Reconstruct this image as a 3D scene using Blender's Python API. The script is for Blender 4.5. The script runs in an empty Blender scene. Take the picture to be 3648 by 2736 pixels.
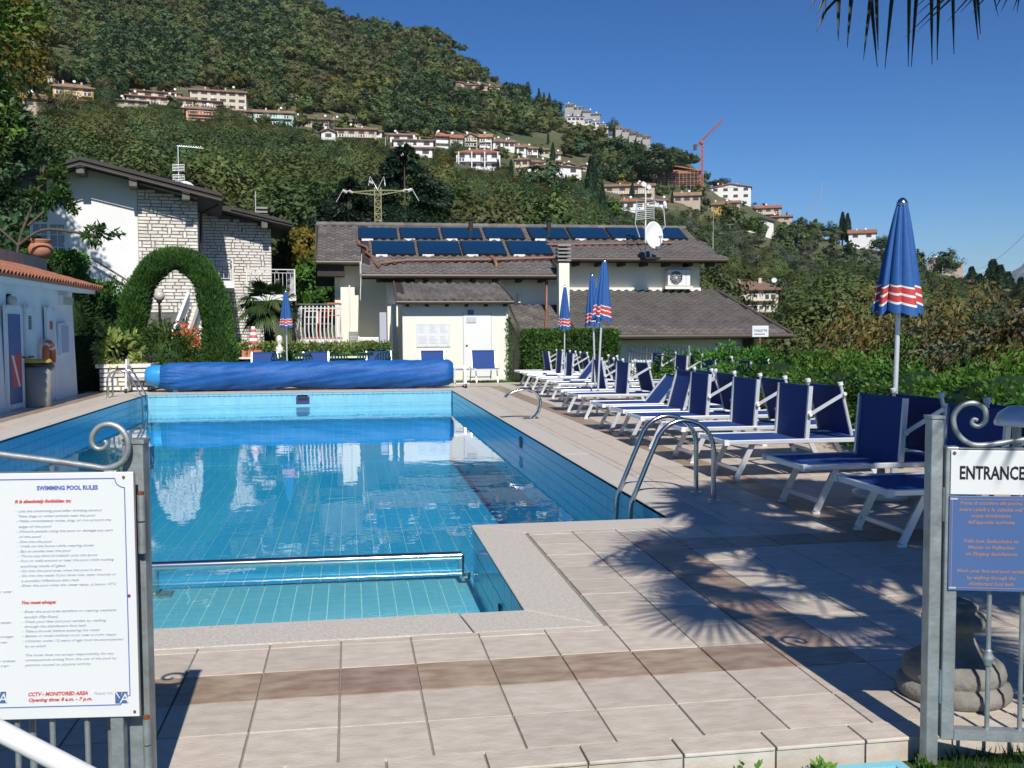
import bpy, bmesh, math, random
import numpy as np
from mathutils import Vector, Matrix
random.seed(7); rng = np.random.default_rng(7)
R = math.radians
S = bpy.context.scene
COL = S.collection
# ------------------------------------------------------------------ camera
W0, H0, F0 = 3648, 2736, 3543.5
CAM = np.array([0, 0, 1.5])
def _axes(p, y, r):
    cy, sy, cp, sp = math.cos(y), math.sin(y), math.cos(p), math.sin(p)
    fw = np.array([-sy*cp, cy*cp, sp]); rt = np.array([cy, sy, 0]); up = np.cross(rt, fw)
    cr, sr = math.cos(r), math.sin(r)
    return cr*rt+sr*up, -sr*rt+cr*up, fw
RT, UP, FW = _axes(R(-3.152), R(-9.254), R(-.309))
cd = bpy.data.cameras.new('camera'); cam = bpy.data.objects.new('camera', cd); COL.objects.link(cam)
cd.sensor_width = 36; cd.lens = F0*36/W0; cd.clip_start = .05; cd.clip_end = 30000
cam.matrix_world = Matrix(((RT[0], UP[0], -FW[0], 0), (RT[1], UP[1], -FW[1], 0), (RT[2], UP[2], -FW[2], 1.5), (0, 0, 0, 1)))
S.camera = cam
# survey helpers: where a sight line from the photographer's position meets a known plane of the place
def ray(x, y): return FW+RT*((x-W0/2)/F0)-UP*((y-H0/2)/F0)
def gz(x, y, z=0): d = ray(x, y); return CAM+d*((z-CAM[2])/d[2])
def gy(x, y, Y): d = ray(x, y); return CAM+d*(Y/d[1])
def gx(x, y, X): d = ray(x, y); return CAM+d*(X/d[0])
# ------------------------------------------------------------------ world, sun, exposure
SUN_EL, SUN_AZ = 43.0, 178.0      # the sun stands behind the photographer
world = bpy.data.worlds.new('World'); S.world = world; world.use_nodes = True
wn = world.node_tree.nodes; wl = world.node_tree.links
bg = wn['Background']; sky = wn.new('ShaderNodeTexSky'); sky.sky_type = 'NISHITA'; sky.sun_disc = False
sky.sun_elevation = R(SUN_EL); sky.altitude = 0; sky.air_density = 1.0; sky.dust_density = 0; sky.ozone_density = 8
gmn = wn.new('ShaderNodeGamma'); gmn.inputs[1].default_value = 1.42; wl.new(sky.outputs[0], gmn.inputs[0]); hsn = wn.new('ShaderNodeHueSaturation'); hsn.inputs['Value'].default_value = .80; hsn.inputs['Saturation'].default_value = 1.10; wl.new(gmn.outputs[0], hsn.inputs['Color']); wl.new(hsn.outputs[0], bg.inputs[0]); bg.inputs[1].default_value = .050
sd = bpy.data.lights.new('sun', 'SUN'); sd.energy = 5.0; sd.angle = R(.53); sd.color = (1, .955, .89)
sun = bpy.data.objects.new('sun', sd); COL.objects.link(sun)
az = R(SUN_AZ); sdir = Vector((math.sin(az)*math.cos(R(SUN_EL)), math.cos(az)*math.cos(R(SUN_EL)), math.sin(R(SUN_EL))))
sun.rotation_euler = sdir.to_track_quat('Z', 'Y').to_euler(); sun.location = (0, -20, 30)
sky.sun_rotation = az
S.view_settings.view_transform = 'Standard'; S.view_settings.look = 'None'; S.view_settings.exposure = 0.06
S.view_settings.gamma = 1; S.view_settings.use_curve_mapping = False
S.render.engine = 'CYCLES'
S.cycles.max_bounces = 8; S.cycles.transparent_max_bounces = 16; S.cycles.caustics_reflective = False; S.cycles.caustics_refractive = False
S.cycles.volume_bounces = 0

# ------------------------------------------------------------------ materials
MATS = {}
def mat(name, col, rough=.6, metal=0., var=.12, scale=8., bump=0., bscale=None, stretch=(1, 1, 1), col2=None, rnd=0., spec=.5, trans=0., coord='obj', detail=4, contrast=1.):
    if name in MATS: return MATS[name]
    m = bpy.data.materials.new(name); m.use_nodes = True; MATS[name] = m
    n, l = m.node_tree.nodes, m.node_tree.links; b = n['Principled BSDF']
    b.inputs['Roughness'].default_value = rough; b.inputs['Metallic'].default_value = metal
    b.inputs['Specular IOR Level'].default_value = spec
    b.inputs['Transmission Weight'].default_value = trans
    if coord == 'obj':
        tc = n.new('ShaderNodeTexCoord'); src = tc.outputs['Object']
    else:
        tc = n.new('ShaderNodeNewGeometry'); src = tc.outputs['Position']
    mp = n.new('ShaderNodeMapping'); mp.inputs['Scale'].default_value = stretch; l.new(src, mp.inputs[0])
    nz = n.new('ShaderNodeTexNoise'); nz.inputs['Scale'].default_value = scale; nz.inputs['Detail'].default_value = detail
    l.new(mp.outputs[0], nz.inputs['Vector'])
    mr = n.new('ShaderNodeMapRange'); mr.inputs[1].default_value = .5-.22/contrast; mr.inputs[2].default_value = .5+.22/contrast
    l.new(nz.outputs[0], mr.inputs[0])
    mx = n.new('ShaderNodeMix'); mx.data_type = 'RGBA'
    c = np.array(col); c2 = np.array(col2) if col2 is not None else c*(1+var)
    c1 = c if col2 is not None else c*(1-var)
    mx.inputs[6].default_value = (*np.clip(c1, 0, 1), 1); mx.inputs[7].default_value = (*np.clip(c2, 0, 1), 1)
    l.new(mr.outputs[0], mx.inputs[0]); out = mx.outputs[2]
    if rnd:
        oi = n.new('ShaderNodeObjectInfo'); hs = n.new('ShaderNodeHueSaturation')
        m1 = n.new('ShaderNodeMapRange'); m1.inputs[3].default_value = 1-rnd; m1.inputs[4].default_value = 1+rnd
        l.new(oi.outputs['Random'], m1.inputs[0]); l.new(m1.outputs[0], hs.inputs['Value'])
        fr = n.new('ShaderNodeMath'); fr.operation = 'MULTIPLY'; fr.inputs[1].default_value = 7.31; l.new(oi.outputs['Random'], fr.inputs[0])
        f2 = n.new('ShaderNodeMath'); f2.operation = 'FRACT'; l.new(fr.outputs[0], f2.inputs[0])
        m2 = n.new('ShaderNodeMapRange'); m2.inputs[3].default_value = .5-rnd*.09; m2.inputs[4].default_value = .5+rnd*.06
        l.new(f2.outputs[0], m2.inputs[0]); l.new(m2.outputs[0], hs.inputs['Hue'])
        l.new(out, hs.inputs['Color']); out = hs.outputs[0]
    l.new(out, b.inputs['Base Color'])
    if bump:
        nb = n.new('ShaderNodeTexNoise'); nb.inputs['Scale'].default_value = bscale or scale*4; nb.inputs['Detail'].default_value = 5
        l.new(mp.outputs[0], nb.inputs['Vector'])
        bp = n.new('ShaderNodeBump'); bp.inputs['Strength'].default_value = bump; bp.inputs['Distance'].default_value = .02
        l.new(nb.outputs[0], bp.inputs['Height']); l.new(bp.outputs[0], b.inputs['Normal'])
    return m
def leafmat(name, col, col2, rnd=.25, scale=1.2, trans=.25, rough=.55):
    if name in MATS: return MATS[name]
    m = mat(name, col, rough=rough, col2=col2, scale=scale, rnd=rnd, spec=.35, coord='pos', contrast=1.3)
    n, l = m.node_tree.nodes, m.node_tree.links; b = n['Principled BSDF']
    tr = n.new('ShaderNodeBsdfTranslucent'); ms = n.new('ShaderNodeMixShader'); ms.inputs[0].default_value = trans
    src = b.inputs['Base Color'].links[0].from_socket
    l.new(src, tr.inputs[0]); l.new(b.outputs[0], ms.inputs[1]); l.new(tr.outputs[0], ms.inputs[2])
    l.new(ms.outputs[0], n['Material Output'].inputs[0])
    return m
mat('tile_light', (.51, .435, .345), rough=.5, col2=(.63, .555, .465), scale=9, stretch=(1.0, 2.2, 1), bump=.15, bscale=40, rnd=.08, contrast=1.2, coord='pos', detail=8)
mat('tile_brown', (.29, .20, .135), rough=.45, col2=(.42, .32, .235), scale=7, stretch=(1, 2.2, 1), bump=.12, bscale=30, rnd=.13, contrast=1.6, coord='pos', detail=8)
mat('joint', (.27, .245, .21), rough=.9, scale=20)
mat('granite', (.45, .41, .355), rough=.75, col2=(.64, .59, .52), scale=60, bump=.25, bscale=120, coord='pos', detail=6)
mat('pool_tile_shallow', (.25, .57, .70), rough=.2, col2=(.29, .61, .73), scale=1.3, rnd=.06, coord='pos')  # paler, greener: weak light absorption of shallow water put into the colour
mat('pool_tile_deep', (.04, .385, .66), rough=.2, col2=(.05, .42, .70), scale=1.3, rnd=.06, coord='pos')  # deeper blue: light absorbed by deep water is put into the colour
mat('pool_tile_pale', (.20, .52, .66), rough=.2, col2=(.25, .58, .72), scale=3, rnd=.06, coord='pos')
mat('pool_joint_light', (.62, .76, .74), rough=.8)
mat('pool_tile_wall', (.06, .44, .62), rough=.2, col2=(.075, .48, .66), scale=1.3, rnd=.06, coord='pos')
mat('pool_joint', (.36, .60, .66), rough=.8)
mat('steel', (.62, .61, .59), rough=.18, metal=1, var=.05, scale=12)
mat('galvanised', (.36, .39, .39), rough=.5, metal=.55, var=.25, scale=14, bump=.1)
mat('aluminium', (.78, .79, .80), rough=.32, metal=.45, var=.05)
mat('white_paint', (.78, .78, .76), rough=.4, var=.04, scale=3)
mat('sling', (.008, .052, .225), rough=.75, var=.12, scale=60, bump=.2, bscale=300)
mat('tarp', (.009, .085, .30), rough=.55, col2=(.014, .115, .37), scale=3, bump=.6, bscale=20, spec=.3)
mat('cap_blue', (.03, .30, .66), rough=.35, var=.05)
mat('canopy_blue', (.016, .095, .31), rough=.7, var=.1, scale=20)
mat('canopy_red', (.50, .05, .045), rough=.7, var=.1, scale=20)
mat('canopy_white', (.74, .74, .74), rough=.7, var=.04)
mat('wall_white', (.80, .80, .78), rough=.85, var=.03, scale=1.5, bump=.08, bscale=60)
mat('wall_cream', (.83, .81, .68), rough=.85, var=.03, scale=1.2, bump=.08, bscale=50)
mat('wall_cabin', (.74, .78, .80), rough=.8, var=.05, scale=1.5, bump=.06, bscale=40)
mat('stone', (.66, .62, .54), rough=.85, col2=(.82, .79, .73), scale=6, bump=.5, bscale=25, rnd=.12, coord='pos')
mat('mortar', (.16, .155, .145), rough=.95, scale=14, var=.25)
mat('roof_brown', (.115, .102, .092), rough=.75, col2=(.18, .165, .15), scale=2.0, bump=.2, rnd=.22, coord='pos')
mat('roof_dark', (.045, .04, .036), rough=.7, var=.2, scale=3)
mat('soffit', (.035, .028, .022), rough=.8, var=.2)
mat('gutter', (.10, .075, .055), rough=.4, var=.1)
mat('pipe_brown', (.23, .11, .07), rough=.5, var=.15)
mat('terracotta', (.42, .15, .08), rough=.8, col2=(.55, .24, .14), scale=8, rnd=.15, coord='pos')
mat('roof_red', (.32, .13, .07), rough=.85, col2=(.42, .19, .11), scale=.5, rnd=.18, coord='pos')
mat('roof_tan', (.22, .13, .085), rough=.85, col2=(.30, .19, .125), scale=.5, rnd=.15, coord='pos')
mat('glass_solar', (.006, .035, .09), rough=.08, var=.1, scale=.6, spec=.6)
mat('black', (.012, .012, .013), rough=.5, var=.1)
mat('glass_dark', (.02, .03, .04), rough=.08, var=.1)
mat('curtain', (.35, .38, .42), rough=.9, var=.15, scale=12)
mat('bark', (.10, .075, .055), rough=.95, var=.3, scale=14, bump=.6)
mat('palm_bark', (.075, .055, .04), rough=1, var=.45, scale=30, bump=.9)
mat('soil', (.12, .09, .06), rough=1, var=.3, scale=4)
mat('concrete', (.30, .29, .27), rough=.9, var=.15, scale=3, bump=.2)
mat('cast_stone_shaded', (.17, .16, .14), rough=.95, col2=(.27, .255, .22), scale=14, bump=.4, bscale=50)  # stone darkened in its colour for the shade it stands in
mat('print_navy', (.03, .045, .16), rough=.6, var=.02)
mat('print_grey', (.44, .48, .57), rough=.6, var=.02)
mat('print_blue', (.10, .15, .45), rough=.6, var=.02)
mat('print_red', (.62, .10, .09), rough=.6, var=.02)
mat('print_tan', (.36, .22, .20), rough=.6, var=.02)
mat('sign_white', (.76, .77, .76), rough=.35, var=.02, scale=2)
mat('sign_blue', (.075, .14, .32), rough=.45, var=.05, scale=4)
mat('rust', (.20, .07, .03), rough=.9, var=.4, scale=60)
mat('yellow', (.60, .42, .05), rough=.5)
mat('orange', (.65, .14, .03), rough=.5)
mat('green_plastic', (.012, .05, .03), rough=.4)
mat('pylon_yellow', (.30, .28, .14), rough=.6)
mat('crane_red', (.42, .13, .08), rough=.6)
mat('globe', (.75, .70, .62), rough=.25, trans=.3)
mat('pot', (.42, .18, .10), rough=.8)
mat('bath_blue', (.22, .55, .66), rough=.4, var=.06)
mat('grey_wood', (.14, .13, .125), rough=.8, var=.2)
leafmat('leaf_thuja', (.035, .12, .022), (.085, .22, .045))
leafmat('leaf_hedge', (.032, .105, .014), (.10, .23, .028))
leafmat('leaf_bright', (.04, .14, .015), (.12, .30, .03))
leafmat('leaf_varieg', (.18, .24, .05), (.42, .44, .14))
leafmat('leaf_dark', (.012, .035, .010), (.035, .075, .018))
leafmat('leaf_ivy', (.018, .07, .012), (.06, .14, .02))
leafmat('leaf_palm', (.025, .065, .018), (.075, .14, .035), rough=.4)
leafmat('leaf_palm_backlit', (.010, .022, .010), (.030, .045, .020), rough=.5, trans=.05)  # darker copy of the palm leaf: backlit shade put into the colour
leafmat('leaf_autumn', (.10, .13, .028), (.24, .155, .045), rnd=.35, scale=6)
leafmat('leaf_forest', (.062, .096, .024), (.102, .138, .038), rnd=.45, scale=.02)
leafmat('leaf_forest2', (.078, .090, .024), (.115, .112, .034), rnd=.4, scale=.03)
leafmat('leaf_forest3', (.040, .082, .028), (.068, .118, .042), rnd=.35, scale=.03)
leafmat('leaf_yellow', (.12, .12, .015), (.20, .16, .02), rnd=.3)
leafmat('leaf_olive', (.060, .082, .045), (.11, .135, .080), rnd=.2)
leafmat('leaf_conifer', (.012, .034, .018), (.03, .06, .028), rnd=.2)
leafmat('leaf_grass', (.03, .09, .012), (.08, .17, .03), rnd=.3)
leafmat('petal', (.55, .16, .06), (.75, .30, .10))
def groundmat(name, c1, c2, c3, s1, s2):
    m = bpy.data.materials.new(name); m.use_nodes = True; MATS[name] = m
    n, l = m.node_tree.nodes, m.node_tree.links; b = n['Principled BSDF']; b.inputs['Roughness'].default_value = 1
    g = n.new('ShaderNodeNewGeometry')
    def nz(s):
        k = n.new('ShaderNodeTexNoise'); k.inputs['Scale'].default_value = s; k.inputs['Detail'].default_value = 6; l.new(g.outputs['Position'], k.inputs['Vector'])
        r = n.new('ShaderNodeMapRange'); r.inputs[1].default_value = .4; r.inputs[2].default_value = .6; l.new(k.outputs[0], r.inputs[0]); return r.outputs[0]
    a = n.new('ShaderNodeMix'); a.data_type = 'RGBA'; a.inputs[6].default_value = (*c1, 1); a.inputs[7].default_value = (*c2, 1); l.new(nz(s1), a.inputs[0])
    c = n.new('ShaderNodeMix'); c.data_type = 'RGBA'; c.inputs[7].default_value = (*c3, 1); l.new(a.outputs[2], c.inputs[6]); l.new(nz(s2), c.inputs[0])
    l.new(c.outputs[2], b.inputs['Base Color'])
groundmat('hill_ground', (.055, .075, .03), (.17, .14, .08), (.075, .09, .035), .035, .3)
groundmat('lawn', (.025, .065, .012), (.05, .10, .02), (.04, .06, .02), 2.5, 14)
groundmat('mountain_rock_hazy', (.055, .085, .085), (.15, .155, .16), (.045, .07, .07), .0012, .006)  # bluish haze of distance partly put into the rock colour

# ------------------------------------------------------------------ mesh helpers
def tag(o, label=None, cat=None, group=None, kind=None):
    if label: o['label'] = label
    if cat: o['category'] = cat
    if group: o['group'] = group
    if kind: o['kind'] = kind
    return o
def thing(name, label, cat, loc=(0, 0, 0), rz=0, group=None):
    o = bpy.data.objects.new(name, None); COL.objects.link(o); o.location = loc; o.rotation_euler = (0, 0, rz)
    o.empty_display_size = .1
    return tag(o, label, cat, group)
def link(name, me, parent=None, loc=None, rot=None):
    o = bpy.data.objects.new(name, me); COL.objects.link(o)
    if parent is not None: o.parent = parent
    if loc is not None: o.location = loc
    if rot is not None: o.rotation_euler = rot
    return o
def clone(root):
    r = root.copy(); COL.objects.link(r)
    for ch in list(root.children):
        c = ch.copy(); COL.objects.link(c); c.parent = r
        for g in list(ch.children):
            d = g.copy(); COL.objects.link(d); d.parent = c
    return r
class M:
    def __init__(s): s.v = []; s.f = []; s.mi = []; s.mats = []; s.sm = []
    def _m(s, m):
        if m is None: return 0
        if m not in s.mats: s.mats.append(m)
        return s.mats.index(m)
    def add(s, vs, fs, m=None, smooth=False):
        o = len(s.v); k = s._m(m); s.v += [tuple(map(float, v)) for v in vs]
        for f in fs: s.f.append(tuple(i+o for i in f)); s.mi.append(k); s.sm.append(smooth)
        return s
    def box(s, a, b, m=None, rot=None, at=None):
        x0, y0, z0 = a; x1, y1, z1 = b
        vs = [(x, y, z) for z in (z0, z1) for y in (y0, y1) for x in (x0, x1)]
        if rot is not None: vs = [rot @ Vector(v) for v in vs]
        if at is not None: vs = [(v[0]+at[0], v[1]+at[1], v[2]+at[2]) for v in vs]
        return s.add(vs, [(0, 2, 3, 1), (4, 5, 7, 6), (0, 1, 5, 4), (2, 6, 7, 3), (0, 4, 6, 2), (1, 3, 7, 5)], m)
    def quad(s, a, b, c, d, m=None): return s.add([a, b, c, d], [(0, 1, 2, 3)], m)
    def prism(s, poly, d, m=None):   # poly: planar loop of 3d points, extruded by vector d
        n = len(poly); p2 = [tuple(np.array(p)+np.array(d)) for p in poly]
        return s.add(list(poly)+p2, [tuple(range(n))[::-1], tuple(range(n, 2*n))]+[(i, (i+1) % n, n+(i+1) % n, n+i) for i in range(n)], m)
    def beam(s, a, b, w, h, m=None):   # rectangular bar from a to b
        a = Vector(a); b = Vector(b); d = b-a; L = d.length; q = d.to_track_quat('X', 'Z').to_matrix()
        return s.box((0, -w/2, -h/2), (L, w/2, h/2), m, rot=q, at=a)
    def tube(s, pts, r, n=8, m=None, caps=True):
        pts = [Vector(p) for p in pts]; rs = r if hasattr(r, '__len__') else [r]*len(pts)
        t0 = (pts[1]-pts[0]).normalized(); u = t0.orthogonal().normalized(); rings = []; vs = []
        for i, p in enumerate(pts):
            t = ((pts[min(i+1, len(pts)-1)]-p).normalized()+(p-pts[max(i-1, 0)]).normalized())
            if t.length < 1e-6: t = t0
            t.normalize(); u = (u-t*u.dot(t)); u = u.normalized() if u.length > 1e-6 else t.orthogonal().normalized(); w = t.cross(u)
            vs += [p+(u*math.cos(2*math.pi*k/n)+w*math.sin(2*math.pi*k/n))*rs[i] for k in range(n)]
        fs = [(i*n+k, i*n+(k+1) % n, (i+1)*n+(k+1) % n, (i+1)*n+k) for i in range(len(pts)-1) for k in range(n)]
        s.add(vs, fs, m, True)
        if caps: s.add([vs[k] for k in range(n)], [tuple(range(n))[::-1]], m); s.add(vs[-n:], [tuple(range(n))], m)
        return s
    def lathe(s, prof, n=24, m=None, at=(0, 0, 0)):
        vs = [(at[0]+r*math.cos(2*math.pi*k/n), at[1]+r*math.sin(2*math.pi*k/n), at[2]+z) for r, z in prof for k in range(n)]
        fs = [(i*n+k, i*n+(k+1) % n, (i+1)*n+(k+1) % n, (i+1)*n+k) for i in range(len(prof)-1) for k in range(n)]
        return s.add(vs, fs, m, True)
    def mesh(s, name, m=None):
        me = bpy.data.meshes.new(name); me.from_pydata(s.v, [], s.f)
        mats = s.mats if s.mats else [m]
        for k in mats: me.materials.append(MATS[k] if isinstance(k, str) else k)
        me.polygons.foreach_set('material_index', s.mi); me.polygons.foreach_set('use_smooth', s.sm); me.update()
        return me
    def obj(s, name, m=None, parent=None, **k): return link(name, s.mesh(name, m), parent, **k)
def bevel(o, w=.01, seg=2):
    md = o.modifiers.new('bevel', 'BEVEL'); md.width = w; md.segments = seg; md.limit_method = 'ANGLE'; return o
def npmesh(name, V, Fq, m, smooth=False):   # V (n,3), Fq (k,4) or (k,3)
    me = bpy.data.meshes.new(name); V = np.asarray(V, np.float32); Fq = np.asarray(Fq, np.int32)
    k, c = Fq.shape
    me.vertices.add(len(V)); me.vertices.foreach_set('co', V.ravel())
    me.loops.add(k*c); me.loops.foreach_set('vertex_index', Fq.ravel())
    me.polygons.add(k); me.polygons.foreach_set('loop_start', np.arange(k, dtype=np.int32)*c)
    if smooth: me.polygons.foreach_set('use_smooth', np.ones(k, bool))
    me.materials.append(MATS[m]); me.update(calc_edges=True); return me
def unit(a): return a/np.maximum(np.linalg.norm(a, axis=-1, keepdims=True), 1e-9)
def leaves(P, size, aspect=.5, dirs=None, spread=1., m='leaf_hedge', name='leaves', jit=.35, normal_bias=None):
    """diamond leaves at the points P; dirs = growing directions"""
    P = np.asarray(P, float); n = len(P)
    D = rng.normal(size=(n, 3))
    if dirs is not None: D = unit(D)*spread+np.asarray(dirs)
    D = unit(D); A = rng.normal(size=(n, 3))
    if normal_bias is not None:
        A = unit(A)+np.asarray(normal_bias); A = np.cross(A, D)
    Wd = unit(np.cross(D, A) if normal_bias is None else A)
    L = size*(1+jit*rng.uniform(-1, 1, (n, 1))); w = L*aspect*.5
    N = np.cross(D, Wd)
    V = np.stack([P, P+D*L*.45+Wd*w+N*L*.06, P+D*L, P+D*L*.45-Wd*w+N*L*.06], 1).reshape(-1, 3)
    F = np.arange(n*4).reshape(n, 4)
    return npmesh(name, V, F, m)
def crown_faces(P, D, size, m, name='crown', rough_=.55):
    """leaf sprays lying along the surface of a crown"""
    P = np.asarray(P, float); n = len(P); N_ = unit(np.asarray(D)+rough_*unit(rng.normal(size=(n, 3)))); A = unit(np.cross(N_, rng.normal(size=(n, 3)))); B_ = np.cross(N_, A)
    L = size*rng.uniform(.55, 1.2, (n, 1)); w = L*rng.uniform(.5, .8, (n, 1))
    V = np.stack([P-A*L*.5, P+B_*w*.5+A*L*.1, P+A*L*.5, P-B_*w*.5-A*L*.1], 1).reshape(-1, 3)
    return npmesh(name, V, np.arange(n*4).reshape(n, 4), m)
def clumps(c, rad, k, n, cl=.28, shell=.75, flat=None):
    """points gathered in k clumps spread through an ellipsoid; returns points and outward directions"""
    c = np.array(c, float); rad = np.array(rad, float)
    d = unit(rng.normal(size=(k, 3)))
    if flat is not None: d[:, 2] = np.maximum(d[:, 2], flat)
    rr = shell+(1-shell)*rng.uniform(-.9, 1, (k, 1)); cc = d*rr*(1+.12*rng.normal(size=(k, 1)))
    idx = rng.integers(0, k, n); q = cc[idx]+unit(rng.normal(size=(n, 3)))*cl*rng.uniform(.3, 1.05, (n, 1))
    return c+q*rad, unit(q)
def boxpts(a, b, n, skin=.12, up=1.):
    """points in the skin of a clipped hedge block"""
    a = np.array(a, float); b = np.array(b, float); s = b-a
    ar = np.array([s[1]*s[2], s[1]*s[2], s[0]*s[2], s[0]*s[2], s[0]*s[1]*up]); f = rng.choice(5, n, p=ar/ar.sum())
    P = a+rng.uniform(0, 1, (n, 3))*s; off = rng.uniform(-.5, 1, n)*skin; Nn = np.zeros((n, 3))
    for i, (ax, sg) in enumerate(((0, -1), (0, 1), (1, -1), (1, 1), (2, 1))):
        k = f == i; P[k, ax] = (b if sg > 0 else a)[ax]-sg*off[k]*.8; Nn[k, ax] = sg
    return P, Nn
def stone_cells(x0, x1, z0, z1, h=.125, lmin=.26, lmax=.5):
    """rectangular rubble courses with the odd upright stone"""
    out = []; z = z0; prev = []
    nrow = max(1, round((z1-z0)/h)); h = (z1-z0)/nrow
    block = [[False]*0 for _ in range(nrow)]
    ups = {}
    for r in range(nrow):
        x = x0; z = z0+r*h
        blocked = sorted(ups.get(r, []))
        while x < x1-.02:
            nb = [b for b in blocked if b[1] > x+.001]
            nxt = nb[0] if nb else None
            if nxt and nxt[0] <= x+.001: x = nxt[1]; continue
            lim = min(x1, nxt[0] if nxt else x1)
            L = min(random.uniform(lmin, lmax), lim-x)
            if lim-x-L < .1: L = lim-x
            if r < nrow-2 and random.random() < .09 and lim-x > .16 and all(not (b[0] < x+.14 and b[1] > x) for q in (1,) for b in ups.get(r+q, [])):
                out.append((x, x+.13, z, z+2*h)); ups.setdefault(r+1, []).append((x, x+.13)); x += .13
            else:
                out.append((x, x+L, z, z+h)); x += L
    return out
BUDGET = {}
def stone_wall(parent, key, P0, ux, uz_h, x1, holes=(), m='stone', clip=None, g=.022, lmin=.26, lmax=.5, h=.125):
    """individual stones proud of a mortar face. P0 origin, ux unit vector along the wall, height uz_h, length x1; stones stand out along n"""
    ux = Vector(ux); n = ux.cross(Vector((0, 0, 1)))     # outward
    rest = M(); left = BUDGET.get(key, 300)
    for (a, b, c, d) in stone_cells(0, x1, 0, uz_h, h, lmin, lmax):
        if clip and not clip((a+b)/2, (c+d)/2): continue
        if clip and not clip((a+b)/2, d): 
            continue
        L = (b-a-g)/2; H = (d-c-g)/2; t = .03+random.uniform(0, .02); e = .012
        if L < .02: continue
        j = lambda: random.uniform(-.006, .006)
        vs = [(-L+j(), 0, -H+j()), (L+j(), 0, -H+j()), (L+j(), 0, H+j()), (-L+j(), 0, H+j())]
        vf = [(x*(1-e/L), t, z*(1-e/H)) for x, y, z in vs]
        fs = [(4, 5, 6, 7)[::-1], (0, 1, 5, 4)[::-1], (1, 2, 6, 5)[::-1], (2, 3, 7, 6)[::-1], (3, 0, 4, 7)[::-1]]
        ctr = Vector(P0)+ux*((a+b)/2)+Vector((0, 0, (c+d)/2))
        T = lambda v: ux*v[0]+n*v[1]+Vector((0, 0, v[2]))
        if left > 0:
            left -= 1
            M().add([T(v) for v in vs+vf], fs, m).obj('stone', parent=parent, loc=ctr)
        else: rest.add([ctr+T(v) for v in vs+vf], fs, m)
    BUDGET[key] = left
    if rest.v: tag(rest.obj('stone_facing', parent=parent), kind='stuff')
def text(parent, body, size, loc, rot, m, shear=0, align='LEFT', ext=.0006, name='lettering', sx=1., bold=0.):
    c = bpy.data.curves.new(name, 'FONT'); c.body = body; c.size = size; c.shear = shear; c.align_x = align; c.extrude = ext; c.offset = bold; c.resolution_u = 2
    t = bpy.data.objects.new('t', c); me = bpy.data.meshes.new_from_object(t); me.materials.clear(); me.materials.append(MATS[m])
    bpy.data.objects.remove(t); bpy.data.curves.remove(c)
    o = link(name, me, parent, loc, rot); o.scale = (sx, 1, 1); return o
RX90 = R(90)
def struct(name, mb, m=None): return tag(mb.obj(name, m), kind='structure')
# ================================================================== TERRAIN
_sil = [(-500, -560), (0, -380), (400, -250), (800, -110), (1110, 20), (1250, 92), (1450, 122), (1560, 132), (1650, 188), (1780, 285), (1900, 360), (2000, 400), (2150, 465), (2300, 525), (2450, 570), (2560, 675), (2620, 700), (2700, 735),
        (2760, 765), (2850, 808), (2900, 832), (2980, 850), (3050, 875), (3120, 880), (3200, 905), (3300, 960), (3420, 1000), (3500, 1040), (3600, 1090), (3648, 1100), (4200, 1150)]
_az = []; _tr = []
for x, y in _sil:
    d = ray(x, y); _az.append(math.atan2(d[0], d[1])); _tr.append(d[2]/math.hypot(d[0], d[1]))
_az = np.array(_az); _tr = np.array(_tr)
def rR(a): return np.interp(np.degrees(a), [-40, -5, 5, 12, 18, 25, 32, 45], [1150, 950, 760, 600, 520, 470, 400, 330])
def r0(a): return np.interp(np.degrees(a), [-40, 5, 20, 30, 45], [62, 62, 75, 80, 80])
def t0(a): return np.interp(np.degrees(a), [-40, 0, 10, 20, 30, 45], [-.01, -.02, -.03, -.055, -.075, -.08])
def ge(a): return np.interp(np.degrees(a), [-40, 0, 10, 20, 40], [.42, .42, .5, .62, .8])
def tR(a): return np.interp(a, _az, _tr)
def hill_z(a, r):
    s = np.clip((r-r0(a))/(rR(a)-r0(a)), 0, 1)
    z = 1.5+r*(t0(a)+(tR(a)-t0(a))*s**ge(a))
    zr = 1.5+rR(a)*tR(a)
    return np.where(r > rR(a), zr-(r-rR(a))*.45, z)
def near_z(x, y):
    z = np.full_like(np.asarray(x, float), -.09)
    z = z-np.clip((x-7.2)*.35, 0, 3.4)-np.clip((y-31.5)*.3, 0, 2.)*(x > 2)
    return z
def ground_z(x, y):
    x = np.asarray(x, float); y = np.asarray(y, float); r = np.hypot(x, y); a = np.arctan2(x, y)
    w = np.clip((r-46)/(r0(a)-46), 0, 1); w = w*w*(3-2*w)
    return np.where(y < 0, -.09, near_z(x, y)*(1-w)+hill_z(a, np.maximum(r, r0(a)))*w)
def on_hill(px, py):
    """the place on the hillside seen at a survey direction"""
    d = ray(px, py); a = math.atan2(d[0], d[1]); t = d[2]/math.hypot(d[0], d[1])
    s = (t-t0(a))/(tR(a)-t0(a)); s = min(max(s, .0005), 1.); s = s**(1/ge(a)); r = float(r0(a)+(rR(a)-r0(a))*s)
    return np.array([r*math.sin(a), r*math.cos(a), float(hill_z(a, r))]), r
rs = np.concatenate([np.linspace(1.2, 60, 60), np.geomspace(63, 1700, 80)]); az_ = np.radians(np.linspace(-62, 62, 249))
AA, RR = np.meshgrid(az_, rs); XX = RR*np.sin(AA); YY = RR*np.cos(AA); ZZ = ground_z(XX, YY)
bmp = (np.sin(XX*.031)*np.cos(YY*.023)+.6*np.sin(XX*.08+YY*.05))*np.clip((RR-140)/300, 0, 1)*1.3; ZZ = ZZ+bmp
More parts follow.
